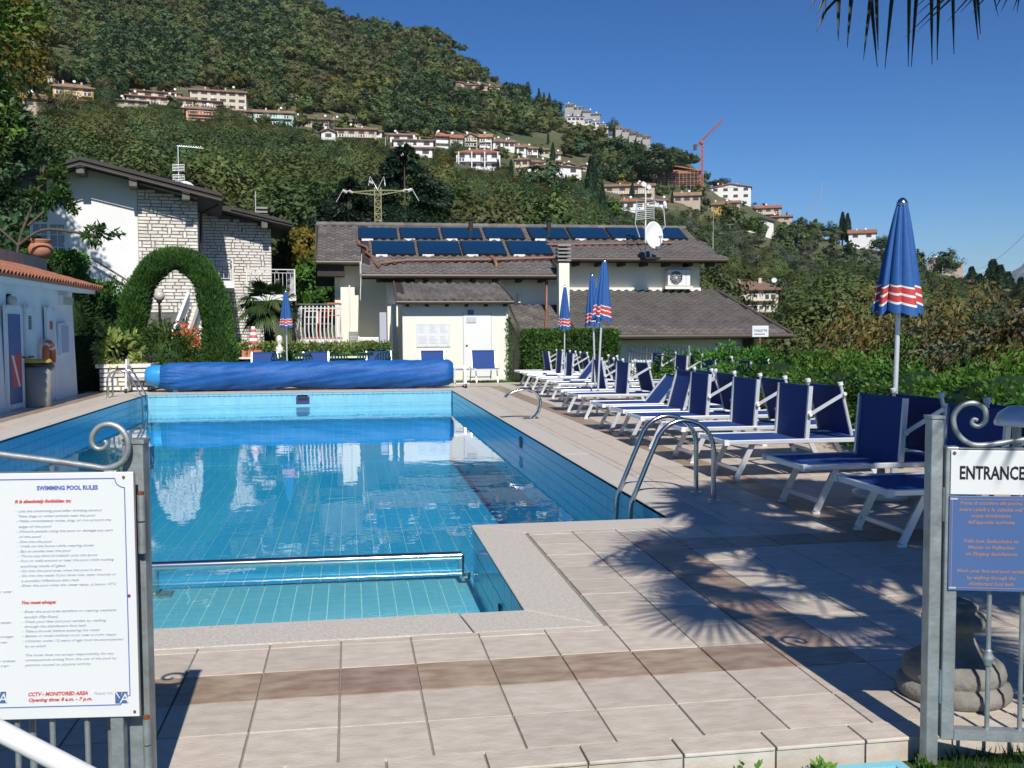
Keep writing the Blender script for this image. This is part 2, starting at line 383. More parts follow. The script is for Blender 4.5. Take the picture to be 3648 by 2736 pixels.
V = np.stack([XX, YY, ZZ], -1).reshape(-1, 3); nA = len(az_)
ii, jj = np.meshgrid(np.arange(len(rs)-1), np.arange(nA-1), indexing='ij'); q = (ii*nA+jj).ravel()
Fq = np.stack([q, q+nA, q+nA+1, q+1], 1); Fq = Fq[:, ::-1]
cx = V[Fq, 0]; cy = V[Fq, 1]
inpool = ((cx > -5.3) & (cx < 3.0) & (cy > 4.3) & (cy < 25.3)).any(1)
near = (np.hypot(cx, cy).max(1) < 62)
tag(link('lawn', npmesh('lawn', V, Fq[near & ~inpool], 'lawn')), kind='structure')
o = tag(link('hillside', npmesh('hillside', V, Fq[~near], 'hill_ground', True)), kind='structure')
# ground behind the photographer
mb = M(); mb.quad((-40, -40, -.095), (40, -40, -.095), (40, 1.6, -.095), (-40, 1.6, -.095)); struct('garden_ground', mb, 'lawn')
# far mountain range across the lake
prof = [(-2, 620), (1.5, 560), (4, 600), (7, 730), (10, 860), (13, 1000), (17, 1180), (25, 1500), (34, 1350)]
vs = []; n1 = 70; n2 = 26; D0 = 7000
for i in range(n1):
    a = 30+i*.42; base = np.interp(a-35, [-8, -2, 0, 1.4, 3, 8, 16, 26], [60, 120, 250, 560, 640, 690, 700, 650])
    for j in range(n2):
        t = j/(n2-1); r = D0+t*2600
        z = -80+(base+80)*t**.9+ (math.sin(i*1.3+j*.7)*35+math.sin(i*.55-j*1.1)*45+random.uniform(-18, 18))*t*(1 if j < n2-1 else .6)
        vs.append((r*math.sin(R(a)), r*math.cos(R(a)), z))
fs = [(i*n2+j, (i+1)*n2+j, (i+1)*n2+j+1, i*n2+j+1) for i in range(n1-1) for j in range(n2-1)]
mb = M(); mb.add(vs, fs, None, True); struct('far_mountain', mb, 'mountain_rock_hazy')

# ================================================================== POOL
PX0, PX1, PY0, PY1 = -4.8, 2.5, 7.5, 24.6        # main basin
QX1, QY0 = .92, 5.15                              # shallow corner
WZ = -.33; SH = -.50; DP = -1.75; SY_ = 7.95
basin = M()
def wallq(a, b, z0, z1): basin.quad((*a, z0), (*b, z0), (*b, z1), (*a, z1), 'pool_joint')
wallq((PX0, PY1), (PX1, PY1), DP, -.02); wallq((PX1, PY1), (PX1, PY0), DP, -.02); wallq((PX1, PY0), (QX1, PY0), DP, -.02)
wallq((QX1, PY0), (QX1, QY0), SH, -.02); wallq((QX1, QY0), (PX0, QY0), SH, -.02); wallq((PX0, QY0), (PX0, PY1), DP, -.02)
wallq((PX0, SY_), (QX1, SY_), DP, SH); wallq((QX1, SY_), (QX1, PY0), DP, SH)
basin.quad((PX0, PY0, DP), (PX1, PY0, DP), (PX1, PY1, DP), (PX0, PY1, DP), 'pool_joint')
basin.quad((PX0, QY0, SH), (QX1, QY0, SH), (QX1, SY_, SH), (PX0, SY_, SH), 'pool_joint_light')
pool = struct('pool_basin', basin)
def slab(L, Wd, T, b, mname, name):
    me = M(); me.add([(0, 0, 0), (L, 0, 0), (L, Wd, 0), (0, Wd, 0), (b, b, T), (L-b, b, T), (L-b, Wd-b, T), (b, Wd-b, T)],
        [(4, 5, 6, 7), (0, 1, 5, 4), (1, 2, 6, 5), (2, 3, 7, 6), (3, 0, 4, 7)]); return me.mesh(name, mname)
# upright band of glazed tiles on the sunlit end wall (25 x 12 cm)
nw = 60; tw = (PX1-PX0)/nw; tm = slab(tw-.007, .215, .006, .002, 'pool_tile_pale', 'wall_tile'); nt = 0
for k in range(nw):
    x = PX0+k*tw
    if -1.30 < x+tw/2 < -.98: continue
    link('wall_tile', tm, pool, (x+.0035, PY1-.001, -.29), (RX90, 0, 0)); nt += 1
rest = M()
for r_, z0 in enumerate((-.065, -.42)):
    for k in range(30):
        x = PX0+k*tw*2; rest.box((x+.003, PY1-.007, z0), (x+2*tw-.003, PY1-.001, z0+(.06 if r_ == 0 else .12)), 'pool_tile_pale')
for k in range(30):
    for r_ in range(10): x = PX0+k*tw*2; rest.box((x+.003, PY1-.007, DP+.02+r_*.125), (x+2*tw-.003, PY1-.001, DP+.14+r_*.125), 'pool_tile_deep')
def tile_run(fixed, axis, a0, a1, z0, z1, L=.245, h=.122, sgn=1, mm='pool_tile_wall'):
    n = int((a1-a0)/L); k2 = int((z1-z0)/h)
    for i in range(n):
        for j in range(k2):
            a = a0+i*(a1-a0)/n; b = a+(a1-a0)/n-.006; z = z0+j*(z1-z0)/k2; zz = z+(z1-z0)/k2-.006; t = .006
            if axis == 'y': rest.box((min(fixed, fixed+sgn*t), a, z), (max(fixed, fixed+sgn*t), b, zz), mm)
            else: rest.box((a, min(fixed, fixed+sgn*t), z), (b, max(fixed, fixed+sgn*t), zz), mm)
tile_run(PX1, 'y', PY0, PY1, -.9, -.03, sgn=-1); tile_run(PX0, 'y', QY0, PY1, -.6, -.03, sgn=1)
tile_run(QX1, 'y', QY0, PY0, SH, -.03, sgn=-1)
# deep floor
for i in range(30):
    for j in range(35):
        if PY0+j*(PY1-PY0)/35 < SY_ and PX0+i*(PX1-PX0)/30 < QX1: continue
        lx = (PX1-PX0)/30; ly = (PY1-PY0)/35; x = PX0+i*lx; y = PY0+j*ly
        rest.box((x+.006, y+.004, DP), (x+lx-.006, y+ly-.004, DP+.006), 'pool_tile_deep')
tag(rest.obj('pool_lining_tiles', parent=pool), kind='stuff')
fm = slab(.1155, .1435, .006, .002, 'pool_tile_shallow', 'floor_tile')
nx = int((QX1+1.9)/.244)+1; cnt = 0; restf = M()
for i in range(46):
    for j in range(19):
        x = QX1-.1225*(i+1); y = QY0+.1472*j
        if x < PX0: continue
        if i < 24 and j < 11: link('floor_tile', fm, pool, (x+.002, y+.002, SH))
        else: restf.box((x+.002, y+.002, SH), (x+.1165, y+.1435, SH+.006), 'pool_tile_shallow')
tag(restf.obj('floor_tiling', parent=pool), kind='stuff')
# skimmer mouths
sk = M(); sk.box((-1.30, PY1-.012, -.285), (-.98, PY1-.002, -.10), 'print_navy'); sk.box((-1.26, PY1-.016, -.20), (-1.02, PY1-.0125, -.13), 'black')
sk.obj('skimmer', parent=pool)
sk = M(); sk.box((PX1-.014, 14.4, -.26), (PX1-.008, 14.62, -.10), 'black'); sk.obj('skimmer', parent=pool)
sk = M(); sk.tube([(QX1-.01, 6.1, -.25), (QX1-.02, 6.1, -.25)], .03, 10, 'black'); sk.obj('inlet', parent=pool)
# water
wm = bpy.data.materials.new('pool_water'); wm.use_nodes = True; MATS['pool_water'] = wm
n, l = wm.node_tree.nodes, wm.node_tree.links; n.remove(n['Principled BSDF'])
tr = n.new('ShaderNodeBsdfTransparent'); tr.inputs[0].default_value = (.72, .97, .99, 1)
gl = n.new('ShaderNodeBsdfGlossy'); gl.inputs['Roughness'].default_value = .012; gl.inputs[0].default_value = (1, 1, 1, 1)
def mth(op, a, b=None):
    k = n.new('ShaderNodeMath'); k.operation = op
    for i_, v in enumerate((a, b)):
        if v is None: continue
        if hasattr(v, 'links'): l.new(v, k.inputs[i_])
        else: k.inputs[i_].default_value = v
    return k.outputs[0]
dt = n.new('ShaderNodeVectorMath'); dt.operation = 'DOT_PRODUCT'     # Schlick's approximation, the same from both sides
fres = mth('ADD', mth('MULTIPLY', mth('POWER', mth('SUBTRACT', 1.0, mth('ABSOLUTE', dt.outputs['Value'])), 4.6), .97), .022)
g = n.new('ShaderNodeNewGeometry'); bp = n.new('ShaderNodeBump'); bp.inputs['Strength'].default_value = .16; bp.inputs['Distance'].default_value = .01
nz = n.new('ShaderNodeTexNoise'); nz.inputs['Scale'].default_value = 3.2; nz.inputs['Detail'].default_value = 3; nz.inputs['Roughness'].default_value = .45; l.new(g.outputs['Position'], nz.inputs['Vector'])
l.new(nz.outputs[0], bp.inputs['Height']); ms = n.new('ShaderNodeMixShader')
l.new(bp.outputs[0], gl.inputs['Normal']); l.new(bp.outputs[0], dt.inputs[0]); l.new(g.outputs['Incoming'], dt.inputs[1])
l.new(fres, ms.inputs[0]); l.new(tr.outputs[0], ms.inputs[1]); l.new(gl.outputs[0], ms.inputs[2]); l.new(ms.outputs[0], n['Material Output'].inputs[0])
mb = M(); mb.add([(PX0, QY0, WZ), (QX1, QY0, WZ), (QX1, PY0, WZ), (PX1, PY0, WZ), (PX1, PY1, WZ), (PX0, PY1, WZ)], [(0, 1, 2, 3, 4, 5)]); struct('pool_water', mb, 'pool_water')
# granite coping, each length a slab of its own
cop = M(); CW = .33
cop.box((PX0-CW, PY1, -.10), (PX1+CW, PY1+CW, -.012)); cop.box((PX1, PY0-CW, -.10), (PX1+CW, PY1, -.0125)); cop.box((QX1, PY0-CW, -.10), (PX1, PY0, -.0122))
cop.box((QX1, QY0-CW, -.10), (QX1+CW, PY0-CW, -.0128)); cop.box((PX0-CW, QY0-CW, -.10), (QX1, QY0, -.0126)); cop.box((PX0-CW, QY0, -.10), (PX0, PY1, -.0124))
copo = struct('pool_coping', cop, 'joint')
def cslab(poly):
    j = random.uniform(-.0015, .0015); p = np.array(poly, float); c = p.mean(0); p = c+(p-c)*(1-.006/np.abs(p-c).max())
    o_ = M().prism([(x, y, -.011) for x, y in p], (0, 0, .013+j), None).obj('coping_stone', 'granite', copo); bevel(o_, .006, 2)
ov = .02
cslab([(QX1-ov, PY0+ov), (QX1+CW, PY0-CW), (QX1+CW, QY0-CW), (QX1-ov, QY0+ov)])
cslab([(QX1-ov, PY0+ov), (PX1-ov, PY0+ov), (PX1+CW, PY0-CW), (QX1+CW, PY0-CW)])
ys = [PY0, 9.4, 11.6, 13.6, 15.8, 18, 20.2, 22.4, PY1]
for a, b in zip(ys[:-1], ys[1:]):
    cslab([(PX1-ov, a if a > PY0 else PY0+ov), (PX1+CW, a if a > PY0 else PY0-CW), (PX1+CW, b if b < PY1 else PY1+CW), (PX1-ov, b if b < PY1 else PY1-ov)])
xs = [PX0, -2.6, -.6, 1.2, PX1]
for a, b in zip(xs[:-1], xs[1:]):
    cslab([(a if a > PX0 else PX0+ov, PY1-ov), (b if b < PX1 else PX1-ov, PY1-ov), (b if b < PX1 else PX1+CW, PY1+CW), (a if a > PX0 else PX0-CW, PY1+CW)])
xs = [PX0, -2.9, -1.15, .55]
cslab([(.55, QY0+ov), (.42+.17, QY0-CW), (QX1+CW, QY0-CW), (QX1-ov, QY0+ov)])
for a, b in zip(xs[:-1], xs[1:]): cslab([(a, QY0+ov), (b, QY0+ov), (b+.04, QY0-CW), (a-(CW if a == PX0 else -.04), QY0-CW)])
ys = [QY0, 8, 10.5, 13, 15.5, 18, 20.5, 22.6, PY1]
for a, b in zip(ys[:-1], ys[1:]): cslab([(PX0+ov, a if a > QY0 else a+ov), (PX0+ov, b if b < PY1 else b-ov), (PX0-CW, b if b < PY1 else b+CW), (PX0-CW, a if a > QY0 else a-CW)])
# ================================================================== DECK
dk = M(); XL, XR, YF, YB = -6.45, 7.0, 3.28, 27.7; Z0, Z1 = -.089, -.0095
oL, oR, oF, oB = PX0-CW, PX1+CW, QY0-CW, PY1+CW
for a, b, c, d in ((XL, XR, YF+.02, oF), (QX1+CW, XR, oF, PY0-CW), (oR, XR, PY0-CW, oB), (XL, oL, oF, oB), (XL, XR, oB, YB)): dk.box((a, c, Z0), (b, d, Z1))
deck = struct('pool_deck', dk, 'joint')
TS = .333; X00 = -.06; Y00 = 4.08
zones = [(XL, XR, 3.43, oF), (QX1+CW, XR, oF, PY0-CW), (oR, XR, PY0-CW, oB), (XL, oL, oF, oB), (XL, XR, oB, YB)]
def is_brown(i, j, x, y):
    if y < oF+.5 and Y00-.01 < y < Y00+TS and x < 2.27 and x > oL-1.2: return True
    if 1.94 < x < 2.27 and 4.08 < y < 6.74: return True
    if 6.41 < y < 6.74 and 1.94 < x < 7: return True
    if 3.60 < x < 3.94 and y > 6.7 and y < 26: return True
    if y > 25.7 and y < 26.05 and x > -6 and x < 3.94: return True
    if -6.06 < x < -5.72 and y > 4: return True
    return False
cells = []
for (x0, x1, y0, y1) in zones:
    i0 = math.floor((x0-X00)/TS); i1 = math.ceil((x1-X00)/TS); j0 = math.floor((y0-Y00)/TS); j1 = math.ceil((y1-Y00)/TS)
    for i in range(i0, i1):
        for j in range(j0, j1):
            a = max(x0, X00+i*TS); b = min(x1, X00+(i+1)*TS); c = max(y0, Y00+j*TS); d = min(y1, Y00+(j+1)*TS)
            if b-a < .03 or d-c < .03: continue
            cells.append((math.hypot((a+b)/2, (c+d)/2) if abs(math.degrees(math.atan2((a+b)/2, (c+d)/2))-9.25) < 30 else 99+c, a, b, c, d, is_brown(i, j, (X00+(i+.5)*TS), (Y00+(j+.5)*TS))))
cells.sort(); cache = {}; restd = {False: M(), True: M()}; cnt = 0
for (_, a, b, c, d, br) in cells:
    L = round(b-a-.006, 4); Wd = round(d-c-.006, 4); dz = random.uniform(-.0012, .0012)
    if cnt < 262:
        key = (L, Wd, br)
        if key not in cache: cache[key] = slab(L, Wd, .0105, .002, 'tile_brown' if br else 'tile_light', 'tile')
        link('tile', cache[key], deck, (a+.003, c+.003, -.010+dz)); cnt += 1
    else:
        restd[br].box((a+.003, c+.003, -.010), (b-.003, d-.003, dz), 'tile_brown' if br else 'tile_light')
tag(restd[False].obj('far_paving', parent=deck), kind='stuff'); tag(restd[True].obj('far_border_paving', parent=deck), kind='stuff')
# step nosing along the front
x = XL; k = 0
while x < 2.75:
    b = min(x+.345, 2.75)
    o_ = M().box((x+.004, YF, -.01), (b-.004, 3.428, .004)).obj('step_tile', 'tile_light', deck); bevel(o_, .004, 2)
    o_ = M().box((x+.004, YF+.006, -.087), (b-.004, YF+.02, -.0115)).obj('riser_tile', 'tile_light', deck)
    x = b
# ================================================================== HOTEL ANNEX behind the pool
TILE = None
def tile_mesh(w=.30, d=.36, n=7, name='roof_tile', m='roof_brown', amp=.028, th=.034):
    prof = [(w*i/(n-1), amp*(math.sin(math.pi*min(1, (i/(n-1))/.62)) if i/(n-1) < .62 else -.35*math.sin(math.pi*((i/(n-1))-.62)/.38))) for i in range(n)]
    vs = [(x, 0, z+th) for x, z in prof]+[(x, d, z) for x, z in prof]+[(x, 0, z) for x, z in prof]
    fs = [(i, i+1, n+i+1, n+i) for i in range(n-1)]+[(2*n+i, 2*n+i+1, i+1, i) for i in range(n-1)]
    return M().add(vs, fs, None, False).mesh(name, m)
def tiled_plane(parent, corners, limit, m='roof_brown', w=.30, step=.30, mesh=None, name='roof_tile', stuff='roof_tiling', amp=.046):
    """corners: eave-left, eave-right, top-right, top-left (x, y, z); rows run up the slope"""
    EL, ER, TR, TL = [Vector(c) for c in corners]
    ux = (ER-EL).normalized(); up = (TL-EL); up = (up-ux*up.dot(ux)); Lh = up.length; up.normalize(); nn = ux.cross(up)
    rot = Matrix((ux, up, nn)).transposed(); me = mesh or tile_mesh(w, step*1.18, name=name, m=m, amp=amp)
    rows = int(Lh/step+.5); rest = M(); cnt = 0
    vs0 = [v.co.copy() for v in me.vertices]; fs0 = [tuple(p.vertices) for p in me.polygons]
    q = rot.to_quaternion()
    for r in range(rows):
        t = min(1, (r+.3)*step/Lh)
        a = (EL.lerp(TL, t)-EL).dot(ux); b = (ER.lerp(TR, t)-EL).dot(ux)
        k = math.ceil((a-.02)/w)
        while (k+1)*w <= b+.06:
            p = EL+ux*(k*w)+up*(r*step-.03)+nn*(.012+random.uniform(-.004, .004))
            if cnt < limit:
                o = link(name, me, parent, p); o.rotation_mode = 'QUATERNION'; o.rotation_quaternion = q; cnt += 1
            else:
                rest.add([p+rot@v for v in vs0], fs0)
            k += 1
    if rest.v: tag(rest.obj(stuff, m, parent), kind='stuff')
def roof_slab(mb, corners, th, m):
    EL, ER, TR, TL = [Vector(c) for c in corners]; n = (ER-EL).cross(TL-EL).normalized()
    mb.prism([EL, ER, TR, TL], -n*th, m)
def X(px, py, Y): return float(gy(px, py, Y)[0])
annex = thing('annex_building', 'cream hotel annex with brown tiled roofs and a row of solar collectors on top', 'building', (4, 34, 0))
annex.location = (0, 0, 0)
SL = .46; ez = lambda Y: 3.33+SL*(Y-33.5)
RY = 38.0; rz = ez(RY)
xL, xJ1, xJ2, xR = X(1127, 930, 34.6), X(1288, 978, 33.5), X(2000, 975, 33.5), X(2592, 920, 35.0)
rl, rr_ = X(1127, 805, RY), X(2440, 810, RY)
# walls
wl_ = M()
wl_.box((X(1192, 1000, 35.6), 35.6, -1), (X(1400, 1100, 35.6), 41, ez(35.6)-.12))
wl_.box((X(1380, 1100, 34.4), 34.4, -1), (X(1985, 1000, 34.4), 35.6-.003, ez(34.4)-.12))
wl_.box((X(1985, 1000, 35.9), 35.9, -2.5), (X(2492, 1000, 35.9), 41, ez(35.9)-.12))
wl_.box((X(1400, 1100, 35.6)+.003, 35.61, -1), (X(1985, 1000, 35.9)-.003, 41, ez(35.6)-.13))
wl_.obj('wall', 'wall_cream', annex)
M().box((-.27, 33.45, -.1), (.19, 35.59, 2.92)).obj('pier', 'wall_cream', annex)
M().tube([(.02, 33.43, .1), (.02, 33.43, 2.98)], .03, 8).obj('conduit', 'wall_cream', annex)
M().box((X(1399, 1200, 33.3), 33.3, -.1), (X(1413, 1200, 33.3), 34.39, 2.36)).obj('partition', 'wall_cream', annex)
# upper roofs: one pitch, three eave depths
def pl(x, y): return (x, y, ez(y))
rf = M()
cA = [pl(xL, 34.6), pl(xJ1, 34.6), pl(xJ1+.12, RY), pl(rl, RY)]
cB = [pl(xJ1, 33.5), pl(xJ2, 33.5), pl(xJ2-.35, RY), pl(xJ1+.12, RY)]
cC = [pl(xJ2, 35.0), pl(xR, 35.0), pl(rr_, RY), pl(xJ2-.35, RY)]
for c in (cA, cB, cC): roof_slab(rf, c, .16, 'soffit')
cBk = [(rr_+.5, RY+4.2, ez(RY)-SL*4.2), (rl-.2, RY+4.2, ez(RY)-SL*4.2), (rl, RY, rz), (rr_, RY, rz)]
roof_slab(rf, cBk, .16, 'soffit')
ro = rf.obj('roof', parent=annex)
tiled_plane(ro, cA, 60); tiled_plane(ro, cB, 0); tiled_plane(ro, cC, 0)
for k in range(40):
    a = rl+(rr_-rl)*k/40; M().tube([(a, RY, rz+.03), (a+(rr_-rl)/40+.02, RY, rz+.045)], .11, 8, 'roof_brown').obj('ridge_tile', parent=ro)
def gutter(a, b, parent, r=.075): return M().tube([a, b], r, 8).obj('gutter', 'gutter', parent)
gutter((xL, 34.55, ez(34.6)-.03), (xJ1, 34.55, ez(34.6)-.03), ro); gutter((xJ1, 33.45, ez(33.5)-.03), (xJ2+.1, 33.45, ez(33.5)-.03), ro); gutter((xJ2+.3, 34.95, ez(35)-.03), (xR, 34.95, ez(35)-.03), ro)
# barge boards
bb = M(); bb.beam((xL-.02, 34.58, ez(34.6)-.06), (rl-.02, RY, rz-.06), .04, .28); bb.obj('barge_board', 'gutter', ro)
bb = M(); bb.beam((xJ2+.02, 33.5, ez(33.5)-.05), (xJ2-.3, 37.9, ez(37.9)-.05), .04, .22); bb.obj('barge_board', 'gutter', ro)
bb = M(); bb.beam((xJ1-.03, 33.5, ez(33.5)-.04), (xJ1-.02, 34.6, ez(34.6)-.04), .05, .16); bb.obj('verge_flashing', 'aluminium', ro)
# deep eave with dark joists on the left
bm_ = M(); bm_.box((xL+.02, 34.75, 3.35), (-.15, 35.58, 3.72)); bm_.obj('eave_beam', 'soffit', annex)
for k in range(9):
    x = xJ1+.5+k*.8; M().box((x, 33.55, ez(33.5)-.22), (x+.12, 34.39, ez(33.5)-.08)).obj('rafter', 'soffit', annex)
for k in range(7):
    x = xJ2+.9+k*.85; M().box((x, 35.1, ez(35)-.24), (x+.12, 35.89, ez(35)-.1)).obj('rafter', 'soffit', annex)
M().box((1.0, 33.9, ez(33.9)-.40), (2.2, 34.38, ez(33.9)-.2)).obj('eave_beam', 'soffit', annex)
# lower roof
le, lt = 31.5, 35.88; lz = lambda Y: 1.27+.375*(Y-le)
lcA = [(X(1864, 1195, le), le, lz(le)), (X(2030, 1195, le), le, lz(le)), (X(1985, 1085, 34.38), 34.38, lz(34.38)), (X(1805, 1092, 34.38), 34.38, lz(34.38))]
lcB = [(X(2030, 1195, le), le, lz(le)), (X(2822, 1192, le), le, lz(le)), (X(2550, 1035, lt), lt, lz(lt)), (X(1990, 1035, lt), lt, lz(lt))]
lf = M(); roof_slab(lf, lcA, .15, 'soffit'); roof_slab(lf, lcB, .15, 'soffit'); lo = lf.obj('lower_roof', parent=annex)
tiled_plane(lo, lcA, 110); tiled_plane(lo, lcB, 60)
gutter((lcA[0][0], le-.05, lz(le)-.03), (lcB[1][0], le-.05, lz(le)-.03), lo)
M().beam(Vector(lcA[0])+Vector((-.04, 0, -.05)), Vector(lcA[3])+Vector((-.04, 0, -.05)), .05, .24).obj('barge_board', 'gutter', lo)
M().beam(Vector(lcB[1])+Vector((.02, 0, .02)), Vector(lcB[2])+Vector((.02, 0, .02)), .14, .08).obj('hip_capping', 'gutter', lo)
M().tube([(X(1947, 930, 33.7), 33.7, 3.3), (X(1947, 1100, 33.7), 33.7, 2.2), (X(1947, 1100, 33.6), 33.55, 2.1), (X(1935, 1190, 31.6)+.1, 31.7, lz(31.7)+.08)], .055, 8).obj('downpipe', 'pipe_brown', annex)
M().tube([(X(1850, 1060, 34.3), 34.3, 2.75), (X(1850, 1060, 34.3), 34.3, 2.42)], .06, 8).obj('downpipe', 'wall_cream', annex)
wl2 = M(); wl2.box((lcA[0][0]+.5, 32.4, -2.6), (X(2665, 1240, 32.4), 35.88, lz(32.4)-.16)); wl2.obj('lower_wall', 'wall_cream', annex)
M().box((X(2652, 1250, 32.2), 32.1, -2.6), (X(2680, 1250, 32.2), 32.35, 1.2)).obj('post', 'soffit', annex)
M().box((X(1990, 1060, 35.8), 35.75, 2.86), (X(2495, 1060, 35.8), 35.9-.003, 3.02)).obj('sunlit_band', 'wall_cream', annex)  # raised band added in place of the sunlit strip of wall
# chimney with slatted cap
chx = X(1985, 1000, 33.3)
ch = M().box((chx, 33.0, 1.6), (chx+.36, 33.36, 3.72)).obj('chimney', 'wall_cream', annex)
for k in range(5):
    z = 3.74+k*.125; M().box((chx-.05, 32.95, z+.045), (chx+.41, 33.41, z+.10)).obj('chimney_slat', 'concrete', ch)
M().box((chx+.06, 33.06, 3.72), (chx+.30, 33.30, 4.3)).obj('flue', 'soffit', ch)
for px in (1678, 1957):
    p = X(px, 800, 37.2); v_ = M(); v_.tube([(p, 37.3, ez(37.3)), (p, 37.3, 5.62)], .09, 10); v_.tube([(p, 37.3, 5.6), (p, 37.3, 5.68)], .14, 10); v_.obj('vent_pipe', 'soffit', annex)
# solar collectors: steep parallel panels on the roof slope
nrm = Vector((0, -SL, 1)).normalized()
def on_roof(px, py, off=.0):
    d = ray(px, py); # plane z = ez(y)+off
    t = (3.33-SL*33.5+off-CAM[2])/(d[2]-SL*d[1]); return Vector(CAM+d*t)
tops = [(1268, 1405), (1413, 1550), (1560, 1694), (1708, 1842), (1866, 1999), (2008, 2138), (2145, 2282), (2292, 2398)]
bots = [(1284, 1424), (1436, 1578), (1588, 1732), (1741, 1886), (1905, 2040), (2048, 2182), (2192, 2325), (2345, 2468)]
row2t = [(1313, 1468), (1475, 1622), (1628, 1780), (1790, 1946)]; row2b = [(1337, 1488), (1502, 1654), (1660, 1814), (1828, 1976)]
dl = ['directly above the pipe bend', 'second from the left', 'third from the left', 'left of the wide gap', 'right of the wide gap', 'third from the dish', 'just left of the satellite dish', 'behind the satellite dish']
dl2 = ['above the brown pipe elbow', 'second from the left', 'third from the left', 'nearest the chimney']
def collector(t, b, y0, y1, lab):
    A, B, C, D = on_roof(b[0], y1, .10), on_roof(b[1], y1, .10), on_roof(t[1], y0, .10), on_roof(t[0], y0, .10)
    # keep it rectangular in plan
    xm = (A.x+D.x)/2; wv = (B.x-A.x+C.x-D.x)/2
    A = Vector((xm, A.y, ez(A.y)+.12)); D = Vector((xm, D.y, ez(D.y)+.12)); B = A+Vector((wv, 0, 0)); C = D+Vector((wv, 0, 0))
    T = thing('solar_collector', lab, 'solar panel', A, 0, 'solar collectors on the annex roof')
    o0 = Vector(A); pts = [p-o0 for p in (A, B, C, D)]
    fr = M().prism(pts, -nrm*.10, None).obj('frame', 'black', T)
    c = sum(pts, Vector())/4; inn = [c+(p-c)*.955+nrm*.004 for p in pts]
    M().prism(inn, nrm*.008, None).obj('glass', 'glass_solar', T)
    M().box((.12, -.03, -.10), (.52, -.015, -.02)).obj('label_plate', 'white_paint', T)
    for xx in (.3, wv-.3): M().beam((xx, .1, -.16), (xx, .9, -.16+.8*SL), .04, .08).obj('bracket', 'aluminium', T)
for k in range(8): collector(tops[k], bots[k], 812, 850, 'dark blue solar collector in the upper roof row, '+dl[k])
for k in range(4): collector(row2t[k], row2b[k], 860, 906, 'dark blue solar collector in the lower roof row, '+dl2[k])
def onr(px, py, off=.1): return on_roof(px, py, off)
T = M().tube([onr(1273, 858), onr(1278, 870), onr(1305, 880), onr(1312, 892), onr(1304, 900), onr(1325, 915), onr(1335, 935), onr(1350, 950)], .05, 8)
T.tube([onr(1352, 952, .0), onr(1354, 938, .16), onr(1400, 932, .16), onr(1450, 927, .15), onr(1755, 925, .15), onr(1975, 918, .15)], .055, 8)
T.tube([onr(1748, 915, .2), onr(1762, 925, .22), onr(1768, 940, .15), onr(1768, 957, .0)], .06, 8)
T.obj('collector_pipework', 'pipe_brown', annex)
M().tube([onr(1945, 872, .1), onr(2200, 868, .1), onr(2400, 866, .1)], .045, 8).obj('collector_pipework', 'pipe_brown', annex)
# --- tool shed in front
SX0, SX1, SY = 1.60, 4.80, 30.5
shed = thing('garden_shed', 'small white shed with a lean-to tiled roof, notice board and door', 'shed', (SX0, SY, 0))
def sb(a, b): return (a[0]-SX0, a[1]-SY, a[2]), (b[0]-SX0, b[1]-SY, b[2])
M().box(*sb((SX0, SY, -.1), (SX1, 33.29, 2.34))).obj('wall', 'wall_cream', shed)
sc = [(-.17, -.32, 2.36), (3.36, -.32, 2.36), (3.30, 2.4, 3.02), (-.12, 2.4, 3.02)]
srm = M(); roof_slab(srm, sc, .09, 'soffit'); sro = srm.obj('roof', parent=shed)
tiled_plane(sro, sc, 120, mesh=tile_mesh(.27, .40, 9, 'roof_tile', 'roof_brown', .045), w=.27, step=.34)
gutter((-.2, -.37, 2.33), (3.38, -.37, 2.33), sro, .055)
for s_ in (0, 1): M().beam((-.19 if s_ == 0 else 3.38, -.34, 2.36), (-.15 if s_ == 0 else 3.33, 2.4, 3.02), .05, .17).obj('barge_board', 'gutter', sro)
for k in range(6): M().box((.1+k*.6, -.3, 2.20), (.19+k*.6, -.001, 2.27)).obj('rafter', 'soffit', sro)
dr = M(); dr.box((1.87, -.012, .04), (2.72, -.002, 2.0)); d_ = dr.obj('door', 'wall_white', shed)
M().box((1.85, -.008, .0), (1.868, -.002, 2.03), 'print_grey').box((2.722, -.008, .0), (2.738, -.002, 2.03), 'print_grey').obj('door_frame', parent=shed)
M().box((1.93, -.05, 1.0), (1.99, -.012, 1.03)).obj('handle', 'steel', d_)
M().box((1.95, -.035, 1.71), (2.26, -.013, 1.88)).obj('door_plate', 'aluminium', d_)
M().box((2.0, -.045, 1.95), (2.18, -.002, 2.1)).obj('bulkhead_lamp', 'sign_blue', shed)
nb = M(); nb.box((.42, -.02, .97), (1.45, -.002, 1.68)); nb_ = nb.obj('notice_board', 'sign_white', shed)
pr_ = M()
for c in range(3):
    for r in range(14):
        if r in (6, 7): continue
        pr_.box((.48+c*.33, -.0225, 1.63-r*.043), (.48+c*.33+random.uniform(.14, .27), -.0205, 1.645-r*.043))
    pr_.box((.50+c*.33+.2, -.0226, .99), (.50+c*.33+.24, -.0205, 1.03))
for a, b in (((.42, .97), (1.45, .985)), ((.42, 1.665), (1.45, 1.68)), ((.42, .985), (.432, 1.665)), ((1.438, .985), (1.45, 1.665))): pr_.box((a[0], -.0226, a[1]), (b[0], -.0204, b[1]))
pr_.obj('printed_lines', 'aluminium', nb_)
M().tube([(3.23, -.03, 2.25), (3.23, -.03, 1.9), (3.24, -.02, .0)], .028, 8).obj('downpipe', 'wall_cream', shed)
M().beam((3.5, .3, 0), (3.5, .3, .85), .05, .05).obj('post', 'soffit', shed)
